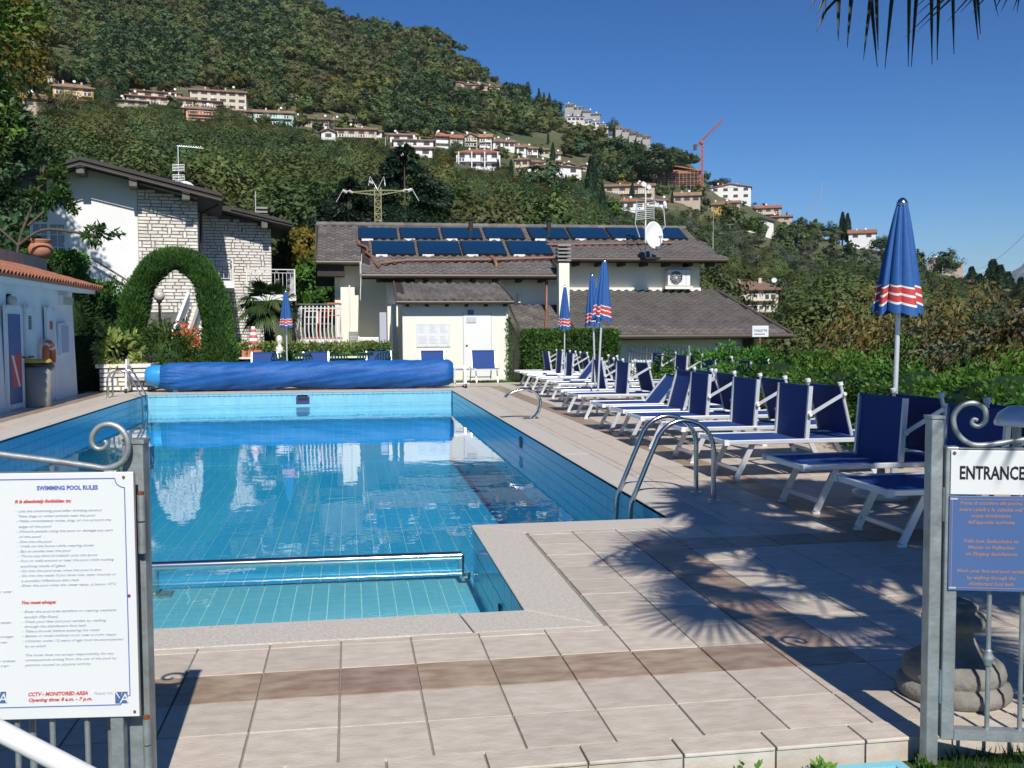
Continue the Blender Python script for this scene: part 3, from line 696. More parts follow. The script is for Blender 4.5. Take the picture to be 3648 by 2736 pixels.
# --- air conditioners
def aircon(name_lab, loc, w, h, d, rz=0, cat='air conditioner'):
    T = thing('air_conditioner', name_lab, cat, loc, rz)
    b_ = M().box((0, 0, 0), (w, d, h)).obj('casing', 'white_paint', T); bevel(b_, .02)
    cx_, cz_ = w*.36, h*.5; r_ = h*.40
    g_ = M(); g_.lathe([(0, 0), (r_, 0), (r_, .012), (0, .012)], 28); o_ = g_.obj('fan_opening', 'black', T, loc=(cx_, -.004, cz_), rot=(RX90, 0, 0))
    gr = M()
    for k in range(1, 5): gr.tube([(r_*k/4*math.cos(a), r_*k/4*math.sin(a), .02) for a in np.linspace(0, 2*math.pi, 25)], .006, 5)
    for k in range(12): a = k*math.pi/6; gr.tube([(0, 0, .02), (r_*math.cos(a), r_*math.sin(a), .02)], .005, 5)
    gr.obj('grille', 'aluminium', T, loc=(cx_, -.004, cz_), rot=(RX90, 0, 0))
    M().box((w*.8, -.006, h*.1), (w*.81, -.001, h*.9)).obj('panel_seam', 'black', T)
    return T
T = aircon('white air conditioner on brackets high on the shaded right wall', (11.62, 35.42, 3.07), .86, .60, .34)
M().box((-.12, -.05, -.12), (.95, .34, -.02)).obj('bracket', 'wall_cream', T); M().box((-.03, -.03, .602), (.9, .36, .62)).obj('top_cover', 'sign_blue', T)
aircon('white air conditioner standing in the dark recess beside the cream pier', (.32, 34.9, .25), .80, 1.0, .36)
T = thing('grille_panel', 'grey slatted grille panel at the foot of the cream pier', 'grille', (-.02, 33.3, .1))
M().box((0, 0, 0), (.30, .12, 1.35)).obj('frame', 'concrete', T)
for k in range(16): M().box((.04, -.02, .1+k*.07), (.27, -.001, .135+k*.07)).obj('slat', 'aluminium', T)
T = M().box((1.02, 34.3, .6), (1.25, 34.39, 2.1)).obj('service_door', 'print_grey', annex)
# --- satellite dish and aerials
dx, dy = 10.72, 34.55
T = thing('satellite_dish', 'large white satellite dish on the edge of the annex roof', 'satellite dish', (dx, dy, 4.0))
ds = M(); vs = []; n1, n2 = 36, 9
for j in range(n2):
    r_ = j/(n2-1)
    for k in range(n1): a = 2*math.pi*k/n1; vs.append((r_*.37*math.cos(a), .12*r_*r_, r_*.50*math.sin(a)))
fs = [(j*n1+k, j*n1+(k+1) % n1, (j+1)*n1+(k+1) % n1, (j+1)*n1+k) for j in range(n2-1) for k in range(n1)]
ds.add(vs, fs, None, True); o_ = ds.obj('reflector', 'white_paint', T, loc=(0, -.1, .80), rot=(R(12), R(-10), R(196))); sm = o_.modifiers.new('s', 'SOLIDIFY'); sm.thickness = .015
M().tube([(0, .1, .05), (0, .1, 1.0)], .03, 8).obj('mast', 'aluminium', T)
M().tube([(.30, -.15, .42), (.12, -.62, .70)], .018, 6).obj('feed_arm', 'galvanised', T); M().box((.06, -.7, .66), (.17, -.6, .76)).obj('receiver_head', 'galvanised', T)
M().box((-.25, -.1, -.02), (.3, .3, .05)).obj('base_plate', 'black', T)
mx = X(2300, 700, 35.2)
T = thing('aerial_mast', 'tall white mast with grid aerials and small dishes behind the satellite dish', 'antenna', (mx, 35.2, 4.1))
M().tube([(0, 0, 0), (0, 0, 2.68)], .028, 8).obj('mast', 'white_paint', T)
def yagi(T, z, L, n, ang, w=.28, name='aerial'):
    q = M(); u = Vector((math.cos(ang), math.sin(ang), 0)); s_ = Vector((-u.y, u.x, 0))
    q.tube([Vector((0, 0, z)), Vector((0, 0, z))+u*L], .012, 5)
    for k in range(n): c = Vector((0, 0, z))+u*(L*(k+.5)/n); q.tube([c-s_*w*.5, c+s_*w*.5], .007, 4)
    q.obj(name, 'aluminium', T)
yagi(T, 2.1, .9, 9, R(25)); yagi(T, 1.7, .8, 8, R(160))
g_ = M()
for k in range(9): g_.tube([(-.35, -.06, 1.35+k*.07), (.3, -.06, 1.42+k*.07)], .010, 4)
for x in (-.35, .3): g_.tube([(x, -.06, 1.32), (x, -.06, 2.05)], .012, 4)
g_.tube([(.3, -.1, 2.0), (.62, -.2, 1.7), (.68, -.2, 1.1), (.35, -.1, .75)], .02, 5); g_.tube([(-.35, -.1, 1.9), (-.42, -.1, 1.2), (-.25, -.1, .7)], .02, 5)
g_.obj('grid_aerial', 'aluminium', T)
for x, z in ((-.12, 2.62), (.08, 2.52)):
    M().lathe([(0, .0), (.06, .01), (.10, .04)], 14).obj('small_dish', 'white_paint', T, loc=(x, -.06, z), rot=(R(80), 0, R(20)))
M().lathe([(.0, 0), (.05, .0), (.06, .25), (0, .3)], 10).obj('mast_head', 'white_paint', T, loc=(.72, 0, 1.75))

# ================================================================== LEFT HOUSE (turned a few degrees)
HA = R(8); HO = Vector((-7.5, 38, 0))
house = thing('stone_house', 'white and stone clad house with dark gabled roofs left of the annex', 'house', HO, HA)
cH, sH = math.cos(HA), math.sin(HA)
def HL(px, py, yl):
    """local x, z where the sight line meets the house's own plane y = yl"""
    d = ray(px, py); dl_ = (d[0]*cH+d[1]*sH, -d[0]*sH+d[1]*cH); o = (CAM[0]-HO.x, CAM[1]-HO.y); ol = (o[0]*cH+o[1]*sH, -o[0]*sH+o[1]*cH)
    t = (yl-ol[1])/dl_[1]; return ol[0]+t*dl_[0], CAM[2]+t*d[2]
ax, azp = HL(285, 560, -1.1); ex, ezp = HL(790, 690, -1.1); wx, wzp = HL(45, 628, -1.1)
s1 = (azp-ezp)/(ex-ax); s2 = (azp-wzp)/(ax-wx)
hr = lambda x: azp-(x-ax)*s1 if x > ax else azp-(ax-x)*s2
wR = HL(705, 800, 0)[0]; sx0 = HL(490, 760, 0)[0]; wL = wx+.9
poly = [(wL, -.5), (wR, -.5), (wR, hr(wR)-.22), (ax, azp-.22), (wL, hr(wL)-.22)]
hw = M().prism([(x, 0, z) for x, z in poly], (0, 5.0, 0), None).obj('wall', 'wall_white', house)
hw2 = M().prism([(x, 5.002, z) for x, z in [(wL, -.5), (wR-.01, -.5), (wR-.01, hr(wR)-.24), (ax, azp-.24), (wL, hr(wL)-.24)]], (0, 6, 0), None).obj('rear_wall', 'wall_white', house)
rfm = M()
for (xa, xb) in ((ax, ex), (wx, ax)):
    za, zb = hr(xa), hr(xb)
    rfm.prism([(xa, -1.1, za), (xb, -1.1, zb), (xb, -1.1, zb-.2), (xa, -1.1, za-.2)], (0, 8.0, 0), 'roof_dark')
ro = rfm.obj('roof', parent=house)
edge = M()
for (xa, xb) in ((ax, ex), (wx, ax)):
    edge.beam((xa, -1.12, hr(xa)-.235), (xb, -1.12, hr(xb)-.235), .03, .05)
edge.obj('verge_trim', 'gutter', ro)
for k in range(34):     # ends of the verge tiles along both slopes
    for side in (0, 1):
        x0_ = ax+(ex-ax)*k/34 if side == 0 else ax-(ax-wx)*k/34
        if side == 1 and k > 16: continue
        if side == 1: x0_ = ax-(ax-wx)*k/17
        x1_ = x0_+((ex-ax)/34 if side == 0 else -(ax-wx)/17)
        M().prism([(x0_, -1.16, hr(x0_)+.035), (x1_, -1.16, hr(x1_)+.015), (x1_, -1.16, hr(x1_)-.10), (x0_, -1.16, hr(x0_)-.10)], (0, .35, 0), None).obj('verge_tile', 'roof_dark', ro)
for px in (90, 285, 472, 660):
    bx = HL(px, 600, -1.0)[0]; M().box((bx-.13, -1.02, hr(bx)-.52), (bx+.13, -.001, hr(bx)-.24)).obj('purlin', 'grey_wood', ro)
M().tube([(ex+.02, -1.0, ezp-.12), (ex+.02, 6.8, ezp-.12)], .07, 8).obj('gutter', 'soffit', ro)
M().tube([(ex-.1, .5, ezp-.2), (wR+.12, .6, ezp-.55), (wR+.06, .6, 4.2), (wR+.06, .6, .3)], .045, 8).obj('downpipe', 'soffit', house)
# stone facing
ux = Vector((1, 0, 0))
M().box((sx0, -.035, .0), (wR-.002, -.001, hr(wR)-.3)).obj('mortar_bed', 'mortar', house)
M().prism([(sx0, -.036, hr(wR)-.31), (wR-.002, -.036, hr(wR)-.31), (sx0, -.036, hr(sx0)-.3)], (0, .034, 0), None).obj('mortar_bed', 'mortar', house)
stone_wall(house, 'house', (sx0, -.036, 1.05), ux, 7-1.05, wR-sx0, clip=lambda a, c: 1.05+c < hr(sx0+a)-.3 and 1.05+c > 2.2)
# side wall of the front block with shutters, then the second block
stone_wall(house, 'house_r', (wR+.001, 0, .4), Vector((0, 1, 0)), hr(wR)-.9, .5) if False else None
M().box((wR+.002, 1.0, 3.35), (wR+.03, 2.1, 5.3)).obj('shutter_door', 'print_grey', house)
M().box((wR+.002, 2.2, 3.35), (wR+.03, 3.3, 5.3)).obj('shutter_door', 'print_grey', house)
q0 = HL(770, 800, 5)[0]; q1 = HL(966, 850, 5)[0]; e2x, e2z = HL(1040, 790, 3.9); t2x, t2z = HL(822, 738, 3.9)
s3 = (t2z-e2z)/(e2x-t2x); h2 = lambda x: e2z+(e2x-x)*s3
M().prism([(x, 5.0, z) for x, z in [(wR+.004, -.5), (q1, -.5), (q1, h2(q1)-.24), (wR+.004, h2(wR)-.24)]], (0, 5, 0), None).obj('wing_wall', 'wall_white', house)
M().prism([(x, 4.96, z) for x, z in [(wR+.05, -.5), (q1-.002, -.5), (q1-.002, h2(q1)-.26), (wR+.05, h2(wR)-.26)]], (0, .038, 0), None).obj('mortar_bed', 'mortar', house)
stone_wall(house, 'house_w', (wR+.05, 4.958, .35), ux, h2(wR)-.5, q1-wR-.05, clip=lambda a, c: .35+c < h2(wR+.05+a)-.28) if False else None
BUDGET['house'] = BUDGET.get('house', 0)
stone_wall(house, 'house', (wR+.05, 4.958, .35), ux, 6.2, q1-wR-.05, clip=lambda a, c: .35+c < h2(wR+.05+a)-.30)
r2 = M(); r2.prism([(t2x-1.2, 3.9, h2(t2x-1.2)), (e2x, 3.9, e2z), (e2x, 3.9, e2z-.2), (t2x-1.2, 3.9, h2(t2x-1.2)-.2)], (0, 6.5, 0), 'roof_dark'); ro2 = r2.obj('wing_roof', parent=house)
for k in range(14):
    xa = t2x+(e2x-t2x)*k/14; xb = xa+(e2x-t2x)/14
    M().prism([(xa, 3.84, h2(xa)+.035), (xb, 3.84, h2(xb)+.015), (xb, 3.84, h2(xb)-.1), (xa, 3.84, h2(xa)-.1)], (0, .35, 0), None).obj('verge_tile', 'roof_dark', ro2)
bx = HL(942, 780, 4.0)[0]; M().box((bx-.12, 3.98, h2(bx)-.5), (bx+.12, 4.95, h2(bx)-.23)).obj('purlin', 'grey_wood', ro2)
M().tube([(e2x+.02, 3.95, e2z-.12), (e2x+.02, 10.3, e2z-.12)], .07, 8).obj('gutter', 'soffit', ro2)
cx2, cz2 = HL(931, 745, 7); cm = M().box((cx2-.2, 7, cz2-.9), (cx2+.2, 7.4, cz2-.55)).obj('chimney', 'wall_white', house)
for k in range(4): M().box((cx2-.26, 6.94, cz2-.5+k*.17), (cx2+.26, 7.46, cz2-.42+k*.17)).obj('chimney_slat', 'concrete', cm)
M().tube([(cx2-.25, 6.9, cz2-.9), (cx2-.25, 6.9, cz2+.75)], .02, 6).obj('rod', 'aluminium', cm)
# French window left
wx0, wz1 = HL(112, 790, 0); wx1, wz0 = HL(238, 925, 0)
fw = M()
for xx in np.linspace(wx0, wx1, 3): fw.box((xx-.05, -.06, wz0), (xx+.05, -.002, wz1))
fw.box((wx0, -.058, wz1-.08), (wx1, -.003, wz1)); fwo = fw.obj('window_frame', 'white_paint', house)
M().box((wx0, -.02, wz0), (wx1, -.004, wz1)).obj('glass', 'curtain', fwo)
gb = M()
for i in range(2):
    a = wx0+(wx1-wx0)*i/2
    gb.box((a+(wx1-wx0)/4-.015, -.045, wz0), (a+(wx1-wx0)/4+.015, -.022, wz1-.09))
    for z in np.linspace(wz0, wz1, 4)[1:-1]: gb.box((a+.06, -.043, z-.015), (a+(wx1-wx0)/2-.06, -.024, z+.015))
gb.obj('glazing_bar', 'white_paint', fwo)
# aerial + dish on the roof
axx, azz = HL(637, 650, 3)
T = thing('roof_aerial', 'white television aerial with two grids above the dark gable roof', 'antenna', HO+Vector((axx*cH-3*sH, axx*sH+3*cH, azz-.9)), HA)
M().tube([(0, 0, 0), (0, 0, 2.35)], .025, 6).obj('mast', 'aluminium', T)
q = M(); q.tube([(-.05, 0, 2.32), (.95, 0, 2.27)], .018, 5)
for k in range(10): q.tube([(.05+k*.09, -.12, 2.32), (.05+k*.09, .12, 2.24)], .008, 4)
q.obj('boom', 'aluminium', T)
q = M()
for z0_ in (.95, 1.35):
    for k in range(5): q.tube([(-.22, -.04, z0_+k*.06), (.22, -.04, z0_+k*.06)], .010, 4)
    for x in (-.22, .22): q.tube([(x, -.04, z0_-.02), (x, -.04, z0_+.26)], .012, 4)
q.obj('grid', 'aluminium', T)
M().lathe([(0, 0), (.2, .03), (.36, .12), (.37, .13), (.2, .045), (0, .015)], 26).obj('dish', 'white_paint', T, loc=(.25, -.1, .55), rot=(R(75), 0, R(10)))
# balconies
def railing(parent, a, b, h, n=10, r=.012, m='white_paint', scroll=True, name='railing'):
    a = Vector(a); b = Vector(b); q = M(); d = (b-a); u = d.normalized()
    q.beam(a+Vector((0, 0, h)), b+Vector((0, 0, h)), .05, .035); q.beam(a+Vector((0, 0, .09)), b+Vector((0, 0, .09)), .03, .02); q.beam(a+Vector((0, 0, h-.14)), b+Vector((0, 0, h-.14)), .03, .02)
    for p in (a, b): q.beam(p, p+Vector((0, 0, h)), .05, .05)
    o_ = q.obj(name, m, parent)
    for k in range(1, n): p = a+d*k/n; M().tube([p+Vector((0, 0, .09)), p+Vector((0, 0, h-.14))], r, 5).obj('baluster', m, o_)
    if scroll:
        s_ = M()
        for k in range(1, n, 3):
            p = a+d*(k+.5)/n
            for zz in (.35, .6):
                s_.tube([p+u*(.035*math.cos(t))+Vector((0, 0, zz+.05*math.sin(t))) for t in np.linspace(0, 5.4, 12)], r*.7, 4)
            s_.tube([p+u*(.05*math.cos(t))+Vector((0, 0, h-.07+.04*math.sin(t))) for t in np.linspace(0, 5.4, 12)], r*.7, 4)
        s_.obj('scroll_ornament', m, o_)
    return o_
b1x, b1z = HL(835, 1000, 1.5); b0x = wR+.02; bz = HL(800, 1000, 1.5)[1]
bt = HL(800, 925, 1.5)[1]
bal = M().box((b0x, 1.5, bz-.28), (b1x, 4.95, bz)).obj('balcony', 'wall_white', house)
railing(bal, (b0x-.3, 1.55, bz), (b1x-.05, 1.55, bz), bt-bz, 9); railing(bal, (b1x-.04, 1.6, bz), (b1x-.04, 4.8, bz), bt-bz, 11, scroll=False)
b2x, b2z = HL(1055, 1050, 4.0); b2t = HL(1000, 960, 4.0)[1]; b20 = HL(880, 1040, 4.0)[0]
bal2 = M().box((b20, 4.0, b2z-.25), (b2x, 4.94, b2z)).obj('balcony', 'wall_white', house)
railing(bal2, (b20, 4.05, b2z), (b2x-.05, 4.05, b2z), b2t-b2z, 12); railing(bal2, (b2x-.04, 4.1, b2z), (b2x-.04, 7, b2z), b2t-b2z, 9, scroll=False)
M().box((q1+.002, 5.6, 2.8), (q1+.03, 6.6, 4.6)).obj('shutter_door', 'print_grey', house)
# outside stair climbing to the upper door, seen through the arch
st = thing('stone_stair', 'rubble stone steps with a white sloping parapet seen through the hedge arch', 'stairs', HO+Vector((0, 0, 0)), HA)
tx0, tz0 = HL(612, 1195, -3.6); tx1, tz1 = HL(665, 1040, -1.2)
n_ = 15
for k in range(n_):
    f = k/n_; yy = -4.2+3.9*f; xx0 = HL(655, 1200, -3)[0]+.15*f; z_ = .25+.145*k
    M().box((xx0-.1, yy, z_-.11), (xx0+1.0, yy+.34, z_+.02)).obj('step', 'stone', st)
    q = M().box((xx0-.09, yy+.06, z_-.5), (xx0+.98, yy+.3, z_-.115)).obj('riser_stone', 'mortar', st)
M().prism([(tx0, -3.9, tz0-.2), (tx0, -3.9, tz0+.15), (tx1, -1.0, tz1), (tx1, -1.0, tz1-.5)], (.1, 0, 0), None).obj('parapet', 'wall_white', st)
M().prism([(tx0+.4, -3.9, tz0-.55), (tx0+.4, -3.9, tz0-.25), (tx1+.4, -1.0, tz1-.35), (tx1+.4, -1.0, tz1-.65)], (.1, 0, 0), None).obj('parapet', 'concrete', st)
# handrail on white wall
h0 = HL(325, 920, -.3); h1 = HL(440, 992, -.3)
T = tag(M().beam((h0[0], -.3, h0[1]), (h1[0]+.6, -.3, h1[1]-.38), .05, .07).obj('stair_handrail', 'grey_wood', loc=HO, rot=(0, 0, HA)), 'sloping brown handrail on the big white wall', 'handrail')

# ================================================================== CHANGING CABIN (left edge)
CX = -6.44
cabin = thing('changing_cabin', 'white changing cabin in shade with terracotta tiled roof at the left', 'cabin', (CX, 24.9, 0))
def cl(a, b, m, name, parent=cabin):
    return M().box((a[0], a[1]-24.9, a[2]), (b[0], b[1]-24.9, b[2])).obj(name, m, parent)
cw = M(); pf = [(0, -.1), (.06, -.1), (0, 2.0), (0, 2.44), (-2.6, 2.9), (-2.6, -.1)]
cw.prism([(x, 0, z) for x, z in pf], (0, -13, 0), None); cw.obj('wall', 'wall_cabin', cabin)
fs_ = M().prism([(x, .5, z) for x, z in ((-.0, 2.42), (.36, 2.40), (.44, 2.55), (-.0, 2.60))], (0, -14, 0), None).obj('eave_soffit', 'wall_cabin', cabin)
rc = [(.50, -14, 2.53), (.50, .62, 2.53), (-1.25, .75, 3.04), (-1.25, -14, 3.04)]
rcm = M(); roof_slab(rcm, rc, .06, 'terracotta'); rco = rcm.obj('roof', parent=cabin)
def barrel(w, d):
    n = 7; vs = []
    for y, s_ in ((0, 1.), (d, .82)): vs += [(w/2+s_*w*.42*math.cos(math.pi*k/(n-1)), y, s_*.075*math.sin(math.pi*k/(n-1))) for k in range(n)]
    vs += [(w/2+.84*w*.42*math.cos(math.pi*k/(n-1)), 0, .84*.058*math.sin(math.pi*k/(n-1))) for k in range(n)]
    fs = [(i, n+i, n+i+1, i+1) for i in range(n-1)]+[(i, i+1, 2*n+i+1, 2*n+i) for i in range(n-1)]
    me = M().add(vs, fs, None, True).mesh('roof_tile', 'terracotta'); return me
bt_ = barrel(.20, .44)
EL, ER, TR, TL = [Vector(c) for c in rc]; upv = (TL-EL).normalized(); uxv = Vector((0, 1, 0)); nn = uxv.cross(upv).normalized(); rot = Matrix((uxv, upv, nn)).transposed().to_quaternion()
for i in range(55):
    for j in range(5):
        o_ = link('roof_tile', bt_, rco, EL+uxv*(14.55-i*.2)+upv*(j*.37-.03)+nn*(.004+.004*random.random())); o_.rotation_mode = 'QUATERNION'; o_.rotation_quaternion = rot
pw = M().box((-1.75, -14, 2.6), (-1.27, 2.6, 3.38)).obj('parapet', 'concrete', cabin)
# doors and fittings on the wall (x just proud of it)
def ond(px, py): p = gx(px, py, CX+.02); return p[1], p[2]
def cdoor(p0, p1, lab=None):
    (ya, za), (yb, zb) = ond(*p0), ond(*p1); T_ = cl((.055, ya, .03), (.085, yb, za), 'wall_cabin', 'door')
    f_ = M(); 
    for y in (ya, yb): f_.box((.05, y-24.9-.03, .0), (.10, y-24.9+.03, za+.05))
    f_.box((.05, ya-24.9, za+.0), (.10, yb-24.9, za+.05)); f_.obj('door_frame', 'white_paint', T_)
    return T_, ya, yb, za
d1, ya, yb, za = cdoor((5, 1095), (75, 1450))
M().box((.087, ya-24.9+.12, .12), (.095, yb-24.9-.12, za-.12)).obj('blue_panel', 'sign_blue', d1)
M().prism([(.097, ya-24.9+.15, 1.05), (.097, yb-24.9-.15, 1.08), (.097, yb-24.9-.18, .45), (.097, ya-24.9+.28, .42)], (.003, 0, 0), None).obj('red_flag_print', 'print_red', d1)
M().prism([(.1005, ya-24.9+.22, 1.05), (.1005, ya-24.9+.34, 1.05), (.1005, yb-24.9-.24, .44), (.1005, yb-24.9-.34, .44)], (.002, 0, 0), None).obj('white_stripe_print', 'canopy_white', d1)
M().tube([(.09, yb-24.9-.05, 1.0), (.16, yb-24.9-.05, 1.0), (.16, yb-24.9-.17, 1.0)], .015, 6).obj('handle', 'black', d1)
d2, ya, yb, za = cdoor((78, 1098), (115, 1420))
for k in range(8): M().box((.087, ya-24.9+.16, 1.55+k*.035), (.10, yb-24.9-.14, 1.57+k*.035)).obj('vent_slat', 'grey_wood', d2)
M().tube([(.09, ya-24.9+.06, 1.0), (.16, ya-24.9+.06, 1.0), (.16, ya-24.9+.18, 1.0)], .015, 6).obj('handle', 'black', d2)
M().box((.087, ya-24.9+.25, 1.1), (.092, yb-24.9-.2, 1.35)).obj('paper_notice', 'sign_white', d2)
d3, ya, yb, za = cdoor((152, 1102), (188, 1420))
M().box((.087, ya-24.9+.2, .95), (.092, ya-24.9+.45, 1.75)).obj('notice', 'sign_white', d3); M().box((.0925, ya-24.9+.22, 1.55), (.095, ya-24.9+.42, 1.73)).obj('red_sign_print', 'print_red', d3)
(ya, za), (yb, zb) = ond(202, 1152), ond(238, 1262); cl((.03, ya, zb), (.09, yb, za), 'wall_cabin', 'meter_box'); cl((.092, ya+.08, zb+.05), (.1, yb-.1, za-.05), 'print_grey', 'meter_panel')
(ya, za), (yb, zb) = ond(210, 1062), ond(244, 1086)
T = thing('wall_lamp', 'square yellowed bulkhead lamp under the cabin eave', 'lamp', (CX, ya, zb)); M().box((.0, 0, -.04), (.1, yb-ya, .20)).obj('housing', 'wall_white', T); M().box((.102, .05, -.01), (.15, yb-ya-.05, .16)).obj('lens', 'globe', T)
(ya, za) = ond(35, 1075); T = thing('wall_lamp', 'round lamp above the blue panelled door', 'lamp', (CX, ya, za)); M().lathe([(0, .0), (.12, .0), (.13, .05), (.1, .12), (0, .15)], 18).obj('lens', 'globe', T, rot=(0, R(90), 0)); M().box((-.02, -.15, -.15), (.0, .15, .15)).obj('back_plate', 'wall_white', T)
# lifebuoy
(yc, zc) = ond(148, 1267); T = thing('lifebuoy', 'orange lifebuoy with white bands hanging on the cabin door', 'lifebuoy', (CX+.17, yc, zc), 0)
def torus(R0, r, n=40, k=12, m=None, a0=0, a1=2*math.pi):
    q = M(); q.tube([(0, R0*math.cos(t), R0*math.sin(t)) for t in np.linspace(a0, a1, n)], r, k, m); return q
torus(.27, .065).obj('ring', 'orange', T)
for k in range(4): torus(.27, .069, 5, 12, None, k*math.pi/2+.6, k*math.pi/2+.85).obj('band', 'canopy_white', T)
M().tube([(-.05, (.35+.02*math.sin(8*t))*math.cos(t), (.35+.02*math.sin(8*t))*math.sin(t)) for t in np.linspace(0, 2*math.pi, 33)], .008, 5).obj('grab_line', 'canopy_white', T)
# litter bin
p = gz(120, 1450); T = thing('litter_bin', 'round grey litter bin with a yellow lid by the cabin doors', 'litter bin', (p[0]+.05, p[1]+.1, 0))
M().lathe([(0, 0), (.25, 0), (.26, .02), (.27, .8), (.255, .8), (.25, .1), (0, .1)], 28).obj('body', 'concrete', T)
M().lathe([(.275, .80), (.30, .81), (.30, .87), (.27, .9), (.0, .9)], 28).obj('rim', 'black', T)
M().lathe([(.285, .875), (.285, .92), (.25, .955), (0, .965)], 28).obj('lid', 'yellow', T)
# plant pot on the parapet
T = thing('terracotta_urn', 'round terracotta urn standing on the grey cabin parapet', 'pot', tuple(gx(145, 922, -7.95)))
M().lathe([(0, 0), (.18, 0), (.30, .12), (.33, .26), (.26, .38), (.22, .42), (.29, .46), (.29, .50), (.24, .5), (.2, .42), (0, .4)], 26).obj('body', 'pot', T)
P, D_ = clumps((0, 0, .5), (.2, .2, .12), 8, 200); link('foliage', leaves(P, .09, .5, D_, .8, 'leaf_dark'), T)
# ================================================================== THINGS AROUND THE POOL
# --- rolled pool cover
RL, RR_, RYc, RZc = -4.72, 2.62, 25.55, .40
T = thing('pool_cover_reel', 'long rolled pool cover wrapped in shiny blue tarpaulin at the far end of the pool', 'pool cover', (RL, RYc, 0))
nL, nC = 150, 72; vs = []
for i in range(nL):
    f = i/(nL-1); x = (RR_-RL)*f+.0
    env = min(1, .62+f*9) if f < .045 else 1; end = 1-max(0, (f-.975)/.025)**2*.35
    sag = .06*math.exp(-((f-.74)/.16)**2)+.03*math.exp(-((f-.3)/.12)**2)+.02*math.sin(f*9)
    for k in range(nC):
        a = 2*math.pi*k/nC; r = (.318-.01*f)*env*end
        r += .007*math.sin(a*3+f*22)+.004*math.sin(f*60+a*2)+.004*math.sin(a*9+f*31)+.005*math.sin(f*95+a*5+2*math.sin(a*3))+.012*max(0, -math.sin(a))*math.sin(f*26+a*4)+.006*math.sin(a*14+f*45)*max(0, -math.sin(a+.5))
        if f < .16: r += .014*math.sin(a*24+3*math.sin(f*30))*(1-f/.16)
        dn = max(0, -math.sin(a)); r += dn*(sag+.03)*env; drop = -.02*dn
        y = r*math.cos(a)*.95; z = r*math.sin(a)*1.0
        y += .02*math.sin(f*14+z*7)
        vs.append((x, y, z+RZc+drop+.03*f))
fs = [(i*nC+k, i*nC+(k+1) % nC, (i+1)*nC+(k+1) % nC, (i+1)*nC+k)[::-1] for i in range(nL-1) for k in range(nC)]
mb = M(); mb.add(vs, fs, None, True); mb.add([vs[-nC+k] for k in range(nC)], [tuple(range(nC))], None); mb.obj('tarpaulin', 'tarp', T)
M().lathe([(0, -.27), (.15, -.26), (.23, -.2), (.27, -.06), (.27, .12)], 28).obj('end_cap', 'cap_blue', T, loc=(.02, 0, RZc+.0), rot=(0, R(90), 0))
M().lathe([(0, 0), (.12, 0), (.12, .12), (0, .12)], 18).obj('hanging_end', 'cap_blue', T, loc=(.42, -.05, .10), rot=(0, R(90), 0))
M().tube([(-.58, 0, RZc), (0, 0, RZc)], .07, 14).obj('axle', 'white_paint', T)
M().tube([(RR_-RL-.02, 0, RZc+.12), (RR_-RL+.42, 0, RZc+.12)], .07, 14).obj('axle', 'white_paint', T)
q = M().lathe([(0, 0), (.24, 0), (.24, .03), (0, .03)], 24); q.obj('hand_wheel', 'galvanised', T, loc=(-.62, 0, RZc+.02), rot=(0, R(90), 0))
for side, x0 in ((0, -.66), (1, RR_-RL+.30)):
    q = M(); z1_ = .82 if side == 0 else .52
    for yy in (-.22, .28): q.beam((x0, yy, .06), (x0, yy*.35, z1_), .045, .045)
    q.beam((x0, -.3, .07), (x0, .36, .07), .05, .05)
    if side: q.beam((x0-.28, -.25, .12), (x0+.1, -.25, .12), .04, .04); q.beam((x0-.28, -.25, .06), (x0-.28, -.25, .5), .04, .04)
    o_ = q.obj('stand', 'aluminium', T)
    for yy in (-.27, .32): M().tube([(x0-.02, yy, .055), (x0+.03, yy, .055)], .055, 12).obj('wheel', 'black', o_)
# --- ladders
def ladder(name_lab, xdeck, ys, xw, ztop, side):
    T = thing('pool_ladder', name_lab, 'pool ladder', (xdeck, sum(ys)/2, 0)); ym = sum(ys)/2
    for y in ys:
        pts = [(0, y-ym, 0), (0, y-ym, ztop*.62)]
        cxm = (xw-xdeck); r_ = abs(cxm)*.42
        for t in np.linspace(0, math.pi, 13)[1:-1]:
            pts.append((cxm*.36*(1-math.cos(t)), y-ym, ztop*.62+ztop*.38*math.sin(t)))
        pts += [(cxm*.80, y-ym, ztop*.50), (cxm, y-ym, 0), (cxm*1.02, y-ym, -.25), (cxm*1.02, y-ym, -1.1)]
        M().tube(pts, .0215, 12).obj('rail', 'steel', T)
        M().lathe([(.021, .012), (.05, .01), (.052, 0)], 18).obj('floor_flange', 'steel', T, loc=(0, y-ym, 0))
    for k in range(3): M().box((cxm*1.02-.04, ys[0]-ym, -.45-.25*k), (cxm*1.02+.04, ys[1]-ym, -.42-.25*k)).obj('tread', 'steel', T)
ladder('shiny steel pool ladder at the near right pool edge beside the loungers', 3.10, (8.18, 8.62), 2.36, .71, 1)
ladder('steel pool ladder at the far left corner of the pool', -5.40, (23.55, 24.05), -4.66, .62, -1)
